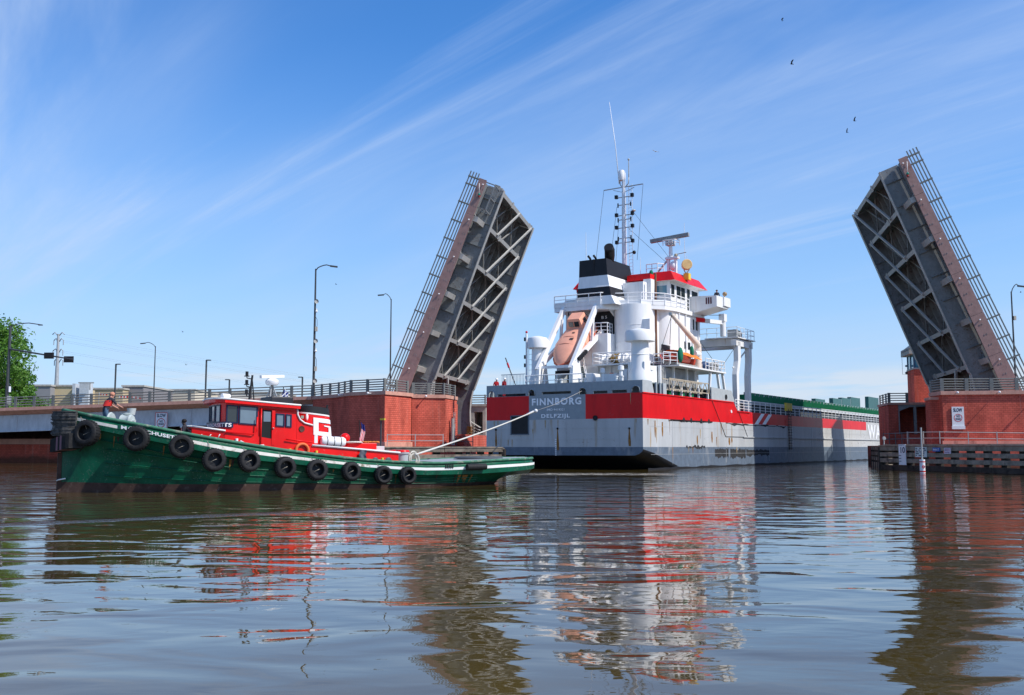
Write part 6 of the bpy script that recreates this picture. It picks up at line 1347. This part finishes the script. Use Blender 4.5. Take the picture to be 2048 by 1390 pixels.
# traffic signal mast at the far left
p0 = at(13, 812, 124); sg = thing('traffic_signal', 'dark traffic signal mast with two signal heads at the left edge', 'traffic signal', WORLD, (p0.x, p0.y, 5.3))
tp = at(15, 652, 124); ar0 = at(18, 698, 124); ar1 = at(147, 719, 120)
MB().cyl((p0.x, p0.y, 5.0), (p0.x, p0.y, tp.z), .22, .15, 12).part('pole', POLE, sg); MB().cyl((p0.x, p0.y, ar0.z), ar1, .13, .07, 8).part('signal_arm', POLE, sg)
pts = [Vector((p0.x, p0.y, tp.z - .5))] + [at(u, v, 124) for u, v in ((24, 651), (40, 647), (58, 646), (72, 648), (85, 650))]
MB().tube(pts, .06, 6).part('lamp_arm', POLE, sg); e = pts[-1]; MB().beam(e - Vector((.5, 0, 0)), e, .25, .12).part('lamp_head', POLE, sg)
for u, v in ((97, 711), (136.5, 718.5)):
    c = at(u, v, 121); h = MB().box(c.x - .5, c.x + .5, c.y - .12, c.y + .12, c.z - .29, c.z + .29).part('signal_head', BLACK, sg)
    MB().box(c.x - .6, c.x + .6, c.y + .12, c.y + .15, c.z - .38, c.z + .38).part('backplate', BLACK, sg, h)
MB().box(p0.x + .1, p0.x + .45, p0.y - .2, p0.y + .2, 7.2, 8.2).part('control_box', RAILG, sg); MB().cyl((p0.x + .35, p0.y - .1, 8.7), (p0.x + .35, p0.y - .1, 9.4), .16).part('camera', WHITEC, sg)
# transmission pole and lines
D = 300; pb = at(113, 790, D); pt = at(117, 668, D); tr = thing('transmission_pole', 'pale steel transmission pole with curved arms behind the left trees', 'power pole', WORLD, (pb.x, pb.y, 3.6))
TPM = mat('galvanised_pole', (.35, .37, .39), .5); MB().cyl((pb.x, pb.y, 3.6), (pt.x, pt.y, pt.z), .95, .35, 10).part('pole', TPM, tr)
ends = []
for v, l, r in ((669, 12, 12), (681, 9, 10), (702, 11, 9), (722, 8, 9)):
    for s in (-l, r):
        a = at(117, v + 4, D); b = at(117 + s, v, D); MB().tube([a, a.lerp(b, .6) + Vector((0, 0, .9)), b], .16, 6).part('arm', TPM, tr); ends.append(b)
        if v != 669: MB().cyl(b, b - Vector((0, 0, 1.4)), .14, n=6).part('insulator', TPM, tr)
for i, b in enumerate(ends[1::2] + ends[::2][:3]):
    e2 = Vector((b.x + 330, b.y + 130, b.z - 22)); pts = [b.lerp(e2, k / 16) - Vector((0, 0, 10 * math.sin(math.pi * k / 16))) for k in range(17)]
    MB().tube(pts, .022, 4).part('power_line', TPM, tr)
# low buildings beyond the left approach
def building(label, u0, u1, vtop, D, col, depth=18, wins=(), roofm=None, band=None):
    a, b = at(u0, vtop, D), at(u1, vtop, D); th = thing('commercial_building', label, 'building', WORLD, (a.x, a.y, 3.6), 'low buildings beyond the bridge')
    m = mat('wall_%d_%d' % (u0, int(col[0] * 100)), col, .9, var=.08, scale=.2)
    MB().box(a.x, b.x, a.y, a.y + depth, 3.6, a.z).part('wall', m, th); MB().box(a.x - .2, b.x + .2, a.y - .2, a.y + depth + .2, a.z, a.z + .35).part('roof_edge', roofm or CONC, th)
    for (x0, x1, z0, z1) in wins:
        w0, w1 = a.x + (b.x - a.x) * x0, a.x + (b.x - a.x) * x1; h = a.z - 3.6
        o = MB().box(w0, w1, a.y - .06, a.y - .02, 3.6 + h * z0, 3.6 + h * z1).part('window', mat('far_glass', (.08, .16, .24), .1), th)
        MB().box(w0 - .15, w1 + .15, a.y - .03, a.y - .005, 3.6 + h * z0 - .15, 3.6 + h * z1 + .15).part('window_frame', CONC, th, o)
    return th
building('grey and tan building behind the left tree', 60, 101, 772.5, 200, (.25, .25, .26), wins=((.62, .82, .25, .45), (.1, .5, .2, .4)))
building('tan panelled building right of the left tree', 101, 146, 773, 202, (.55, .45, .28), wins=((.1, .26, .2, .42), (.55, .7, .2, .4)))
building('pale low hall behind the bridge railing', 146, 195, 781, 225, (.62, .60, .54), wins=((.1, .4, .3, .5),))
building('brown tan shop left of the grey block', 190, 246, 779, 205, (.50, .40, .26), wins=((.1, .35, .2, .5), (.5, .9, .2, .5)))
building('square grey brick block behind the railing', 245, 287, 773.5, 208, (.22, .21, .22), wins=((.2, .45, .1, .3),))
building('long cream building behind the bridge railing', 288, 390, 781, 230, (.62, .55, .44), wins=((.02, .22, .25, .5), (.4, .6, .25, .5), (.75, .9, .25, .5)))
building('long low white building behind the tug wheelhouse', 390, 560, 786, 250, (.66, .62, .55), wins=((.05, .2, .2, .5), (.3, .5, .2, .5), (.6, .8, .2, .5)))
th = thing('rooftop_units', 'white rooftop machinery with a steel frame left of the brown shop', 'machinery', WORLD, at(150, 790, 200))
for u0, u1, v0 in ((145, 151, 767), (159, 178, 766)): a, b = at(u0, v0, 200), at(u1, v0, 200); MB().box(a.x, b.x, a.y, a.y + 2, 10, a.z).part('housing', mat('unit_pale', (.5, .54, .58), .5), th)
a, b = at(157, 765.5, 199), at(188, 765.5, 199); MB().beam(a, b, .25, .25).cyl(at(180, 765, 199), at(180, 780, 199), .15).part('frame', RAILG, th)
# parking lot cars' strip: barrier boards
for i, (u0, u1, v) in enumerate(((198, 214, 788), (238, 256, 793), (258, 282, 795))):
    a, b = at(u0, v, 165), at(u1, v + 1, 165); bt = thing('barrier_board', ('red and white barrier board near the bow worker', 'red and white barrier board right of the bow worker', 'red and white barrier board furthest right behind the rail')[i], 'barrier', WORLD, (a.x, a.y, 4))
    n = 6
    for k in range(n): MB().beam(a.lerp(b, k / n), a.lerp(b, (k + 1) / n), .06, .3).part('panel', SIGNR if k % 2 else SIGNW, bt)
    MB().cyl((a.x, a.y, 3.6), (a.x, a.y, a.z + .3), .06).part('post', RAILG, bt)

# ------------------------------------------------------------------ trees
LEAF = bpy.data.materials.new('leaf'); LEAF.use_nodes = True
def leafmat(m, c1, c2):
    n = m.node_tree.nodes; L = m.node_tree.links; b = n['Principled BSDF']; b.inputs['Roughness'].default_value = .55
    tc = n.new('ShaderNodeTexCoord'); t = n.new('ShaderNodeTexNoise'); t.inputs['Scale'].default_value = .9; t.inputs['Detail'].default_value = 4; L.new(tc.outputs['Object'], t.inputs['Vector'])
    r = n.new('ShaderNodeMapRange'); r.inputs[1].default_value = .35; r.inputs[2].default_value = .65; L.new(t.outputs['Fac'], r.inputs[0])
    mx = n.new('ShaderNodeMix'); mx.data_type = 'RGBA'; L.new(r.outputs[0], mx.inputs[0]); mx.inputs[6].default_value = (*c1, 1); mx.inputs[7].default_value = (*c2, 1); L.new(mx.outputs[2], b.inputs['Base Color'])
    b.inputs['Subsurface Weight'].default_value = 0
    tr = n.new('ShaderNodeBsdfTranslucent'); L.new(mx.outputs[2], tr.inputs[0]); ms = n.new('ShaderNodeMixShader'); ms.inputs[0].default_value = .3
    L.new(b.outputs[0], ms.inputs[1]); L.new(tr.outputs[0], ms.inputs[2]); L.new(ms.outputs[0], n['Material Output'].inputs[0])
leafmat(LEAF, (.055, .165, .014), (.115, .25, .025))
BARK = mat('bark', (.10, .075, .05), .9, var=.3, scale=3, bump=.03)
def tree(label, base, h, rx, nclump, nleaf, ls, crown0=.25, group='trees beyond the bridge', name='broadleaf_tree'):
    b = Vector(base); th = thing(name, label, 'tree' if h > 4 else 'shrub', WORLD, b, group); rnd = random.Random(label)
    tk = MB().tube([b + Vector((0, 0, -.2)), b + Vector((.1, 0, h * .3)), b + Vector((0, .1, h * .6))], [h * .03, h * .022, h * .012], 8); cl = []
    for k in range(nclump):
        a = rnd.uniform(0, 2 * math.pi); q = rnd.random() ** .5; zf = rnd.uniform(crown0, 1); env = math.sin(math.pi * min(1, max(.05, (zf - crown0 * .55) / (1.08 - crown0 * .55)))) ** .6
        c = b + Vector((math.cos(a) * rx * q * env, math.sin(a) * rx * q * env, zf * h)); r = rx * rnd.uniform(.16, .30); cl.append((c, r))
        if k % 3 == 0: tk.tube([b + Vector((0, 0, h * zf * .5)), c.lerp(b + Vector((0, 0, h * zf * .7)), .4), c], [h * .012, h * .007, h * .003], 5)
    tk.part('trunk', BARK, th); mb = MB()
    for i in range(nleaf):
        c, r = cl[rnd.randrange(len(cl))]; d = Vector((rnd.gauss(0, 1), rnd.gauss(0, 1), rnd.gauss(0, .8))); d.normalize(); p = c + d * r * rnd.uniform(.5, 1.05)
        n_ = (d + Vector((rnd.gauss(0, .6), rnd.gauss(0, .6), rnd.gauss(0, .6)))).normalized(); a = n_.orthogonal().normalized(); e = n_.cross(a); s = ls * rnd.uniform(.6, 1.3); t = rnd.uniform(0, 6.28); a, e = a * math.cos(t) + e * math.sin(t), e * math.cos(t) - a * math.sin(t)
        mb.poly([p - a * s, p + e * s * .45 - a * .1 * s, p + a * s, p - e * s * .45 + n_ * s * .2])
    mb.part('crown', LEAF, th)
p = at(22, 800, 148); tree('big leafy green tree at the left edge behind the signal mast', (p.x - 5.0, p.y, 3.6), 16.6, 8.2, 150, 16000, .32, .12)
p = at(60, 800, 152); tree('smaller green tree right of the big left tree', (p.x - 2.4, p.y + 1, 3.6), 10.0, 3.7, 80, 6500, .27, .08)
for u, r_, h in ((20, 2.2, 2.6), (50, 2.0, 2.4), (80, 2.2, 2.9), (100, 1.8, 2.3)):
    p = at(u, 800, 142); tree('low green shrub behind the bridge rail, %s' % {20: 'under the big left tree', 50: 'left of the tan building', 80: 'in front of the tan building', 100: 'right of the power pole'}[u], (p.x, p.y, 4.6), h * 1.35, r_ * 1.25, 26, 1500, .16, .1, 'shrubs behind the bridge rail', 'shrub')
for u in (222, 262, 300, 345):
    p = at(u, 800, 172); tree('small distant green tree behind the rail, %s' % {222: 'right of the bow worker', 262: 'before the grey block', 300: 'below the slim street light', 345: 'before the cream building'}[u], (p.x, p.y, 3.6), 5.4, 2.2, 24, 1300, .2, .1, 'small trees beyond the bridge')

# ------------------------------------------------------------------ people
def person(label, fr, off, yaw, J, cols, group=None, extra=None):
    """J: joint name -> (pos, radius); cols: bone region -> material"""
    th = thing('person', label, 'person', fr, off, group); th.o.rotation_euler = (0, 0, fr.a + yaw)
    names = list(J); idx = {n: i for i, n in enumerate(names)}
    E = [('pelvis', 'belly', 'shirt'), ('belly', 'chest', 'shirt'), ('chest', 'neck', 'shirt'), ('neck', 'head', 'skin'), ('head', 'crown', 'skin'), ('head', 'nose', 'skin')]
    for s in 'lr': E += [('chest', 'sh' + s, 'shirt'), ('sh' + s, 'el' + s, 'shirt'), ('el' + s, 'wr' + s, 'sleeve'), ('wr' + s, 'ha' + s, 'hand'), ('pelvis', 'hip' + s, 'legs'), ('hip' + s, 'kn' + s, 'legs'), ('kn' + s, 'an' + s, 'legs'), ('an' + s, 'to' + s, 'shoe')]
    J = dict(J)
    pos = [Vector(J[n][0]) for n in names]; rad = [J[n][1] for n in names]; edges = [(idx[a], idx[b]) for a, b, _ in E]; reg = [r for _, _, r in E]
    for s in 'lr':      # fingers
        w_, h_ = pos[idx['wr' + s]], pos[idx['ha' + s]]; d = (h_ - w_).normalized(); sd = d.cross(Vector((0, 0, 1))); sd = (sd if sd.length > .1 else Vector((1, 0, 0))).normalized()
        for k, (o, l) in enumerate(((-.036, .062), (-.012, .078), (.012, .082), (.035, .07))):
            i0 = len(pos); pos += [h_ + sd * o + d * l * .5, h_ + sd * o * 1.1 + d * l - Vector((0, 0, .02))]; rad += [.010, .008]; edges += [(idx['ha' + s], i0), (i0, i0 + 1)]; reg += ['hand', 'hand']
        i0 = len(pos); pos += [h_.lerp(w_, .35) - sd * .05, h_.lerp(w_, .05) - sd * .075]; rad += [.012, .009]; edges += [(idx['ha' + s], i0), (i0, i0 + 1)]; reg += ['hand', 'hand']
    me = bpy.data.meshes.new('body'); me.from_pydata(pos, edges, []); o = bpy.data.objects.new('body', me); COL.objects.link(o)
    sk_ = o.modifiers.new('skin', 'SKIN'); 
    for i, r in enumerate(rad): me.skin_vertices[0].data[i].radius = (r, r); me.skin_vertices[0].data[i].use_root = (i == idx['pelvis'])
    ss = o.modifiers.new('sub', 'SUBSURF'); ss.levels = 1; ss.render_levels = 1
    dg = bpy.context.evaluated_depsgraph_get(); dg.update(); nm = bpy.data.meshes.new_from_object(o.evaluated_get(dg)); o.modifiers.clear(); o.data = nm; bpy.data.meshes.remove(me)
    ms = []; 
    for r in ('shirt', 'skin', 'sleeve', 'hand', 'legs', 'shoe'):
        nm.materials.append(cols.get(r, SKIN)); ms.append(r)
    for p_ in nm.polygons:
        c = p_.center; best = None
        for (a, b), r in zip(edges, reg):
            A_, B_ = pos[a], pos[b]; ab = B_ - A_; t = max(0, min(1, (c - A_).dot(ab) / max(1e-6, ab.length_squared))); d = (c - (A_ + ab * t)).length - (rad[a] * (1 - t) + rad[b] * t)
            if best is None or d < best[0]: best = (d, r)
        p_.material_index = ms.index(best[1]); p_.use_smooth = True
    o.parent = th.o; t0 = Thing(th.o, fr, (0, 0, 0))
    if extra: extra(t0, J)
    return th
def stand(lean=0., arms=((.25, .1, .95), (-.25, .1, .95)), knee=.0):
    L_ = lambda z: lean * (z - .92)
    J = {'pelvis': ((0, 0, .95), .14), 'belly': ((0, L_(1.12), 1.12), .135), 'chest': ((0, L_(1.34), 1.34), .155), 'neck': ((0, L_(1.5) + .01, 1.49), .06), 'head': ((0, L_(1.6) + .03, 1.62), .095), 'crown': ((0, L_(1.7) + .03, 1.72), .075), 'nose': ((0, L_(1.6) + .135, 1.6), .018)}
    for s, k in (('l', 0), ('r', 1)):
        x = -1 if s == 'r' else 1; h_ = Vector(arms[k]); sh = Vector((.19 * x, L_(1.42), 1.42)); el = sh.lerp(h_, .5) + Vector((.05 * x, -.04, -.05)); d = (h_ - el).normalized()
        J.update({'sh' + s: (sh, .07), 'el' + s: (el, .05), 'wr' + s: (h_ - d * .08, .032), 'ha' + s: (h_, .036), 'hip' + s: ((.1 * x, 0, .9), .1), 'kn' + s: ((.11 * x, .05 + knee, .5), .065), 'an' + s: ((.11 * x, knee * .2, .09), .045), 'to' + s: ((.12 * x, .16 + knee * .2, .04), .04)})
    return J
SHOE = mat('dark_boots', (.03, .03, .03), .7)
def vest(m):
    def f(t, J):
        c = Vector(J['chest'][0]); b = Vector(J['belly'][0]); mb = MB()
        mb.grid(lambda a, q: b.lerp(c, q * 1.15) + Vector((math.cos(a * 6.283) * (.205 - .02 * (1 - q)), math.sin(a * 6.283) * .185, 0)), 16, 4); mb.part('life_vest', m, t)
        h = Vector(J['head'][0]); MB().ball(h + Vector((.0, -.01, .04)), .115, 12, sc=(.95, 1.05, .85)).part('cap', mat('skin_head', (.50, .22, .14), .6), t)
        MB().ball(h + Vector((.098, 0, 0)), .03, 6, sc=(.5, 1, 1.2)).ball(h + Vector((-.098, 0, 0)), .03, 6, sc=(.5, 1, 1.2)).part('ear', SKIN, t)
    return f
def helmet(m):
    def f(t, J):
        h = Vector(J['head'][0]); MB().lathe([(.155, -.0), (.135, .02), (.13, .07), (.09, .12), (0, .14)], h + Vector((0, 0, .05)), n=14).part('helmet', m, t)
    return f
def hair(m):
    def f(t, J):
        h = Vector(J['head'][0]); MB().ball(h + Vector((0, -.02, .05)), .115, 12, sc=(1, 1, .8)).part('hair', m, t)
    return f
HAIR = mat('dark_hair', (.015, .013, .012), .7)
person('deckhand in red life vest and jeans leaning over the tug bow windlass', TUG, (1.75, .1, 2.62), R(-75), stand(.42, ((.3, .62, 1.08), (-.18, .66, 1.05)), .06), dict(shirt=SHIRT, sleeve=SKIN, hand=SKIN, skin=SKIN, legs=JEANS, shoe=SHOE), extra=vest(VESTR))
person('person in dark jacket sitting low in front of the tug wheelhouse', TUG, (5.1, -.6, 1.45), R(60), stand(.1), dict(shirt=SHIRT, sleeve=SHIRT, hand=SKIN, skin=mat('skin_dark', (.05, .035, .03), .6), legs=SHIRT, shoe=SHOE), extra=hair(HAIR))
person('crew member in red coverall and white helmet at the ship port corner', SHIP, (.75, 15.35, 6.5), R(150), stand(.25), dict(shirt=COVER, sleeve=COVER, hand=SKIN, skin=SKIN, legs=COVER, shoe=SHOE), 'crew on the ship stern', helmet(WHITEC))
person('crew member in red coverall and white helmet, second from the port corner', SHIP, (.75, 14.45, 6.5), R(170), stand(.15), dict(shirt=mat('maroon_coverall', (.25, .02, .03), .8), sleeve=COVER, hand=SKIN, skin=SKIN, legs=COVER, shoe=SHOE), 'crew on the ship stern', helmet(WHITEC))
person('person in black standing on the ship bridge wing', SHIP, (18.6, .5, 15.95), R(120), stand(.1), dict(shirt=SHIRT, sleeve=SHIRT, hand=SKIN, skin=SKIN, legs=SHIRT, shoe=SHOE), extra=hair(HAIR))

# ------------------------------------------------------------------ birds
BIRD = mat('bird_dark', (.02, .02, .022), .8); GULL = mat('gull_white', (.6, .6, .6), .8)
def bird(label, u, v, D, span, flap, roll, yaw, m, group='dark birds in flight'):
    c = at(u, v, D); mb = MB(); l = span * .42
    mb.lathe([(0, -l * .5), (l * .10, -l * .38), (l * .17, -l * .1), (l * .15, l * .2), (l * .09, l * .36), (l * .03, l * .46), (0, l * .48)], axis=(0, 1, 0), n=8)
    mb.prism([(-l * .05, -l * .35, 0), (l * .05, -l * .35, 0), (l * .16, -l * .75, 0), (-l * .16, -l * .75, 0)], (0, 0, .012))
    for s in (1, -1):
        a = [(s * .03, l * .25, 0), (s * .03, -l * .15, 0), (s * span * .25, -l * .2, span * .25 * flap), (s * span * .5, -l * .42, span * .5 * flap * .9), (s * span * .46, -l * .05, span * .46 * flap * .95), (s * span * .24, l * .32, span * .26 * flap)]
        mb.prism(a, (0, 0, .015))
    o = mb.solo('bird', m, label, 'bird', WORLD, (0, 0, 0), group); o.location = c; o.rotation_euler = (R(roll), R(12), R(yaw))
bird('small dark bird highest in the sky', 1564, 39, 75, .42, .2, 50, 90, BIRD); bird('dark bird with raised wings below the highest bird', 1583, 128, 75, .55, .9, 15, 80, BIRD)
bird('dark bird on the right of the lower pair', 1709, 242, 75, .42, 1.3, 0, 85, BIRD); bird('dark bird on the left of the lower pair', 1694, 265, 75, .36, 1.6, 0, 75, BIRD)
bird('pale gull gliding right of the ship mast', 1311, 303, 85, .62, .12, 10, 15, GULL, None)
for (u, v), lab in {(365, 664): 'tiny dark bird left of the equipped pole', (672, 569): 'tiny dark bird right of the equipped pole', (372, 730): 'tiny dark bird above the slim lamp posts', (2041, 585): 'tiny dark bird beside the right street light'}.items(): bird(lab, u, v, 160, .5, .6, 10, 70, BIRD)
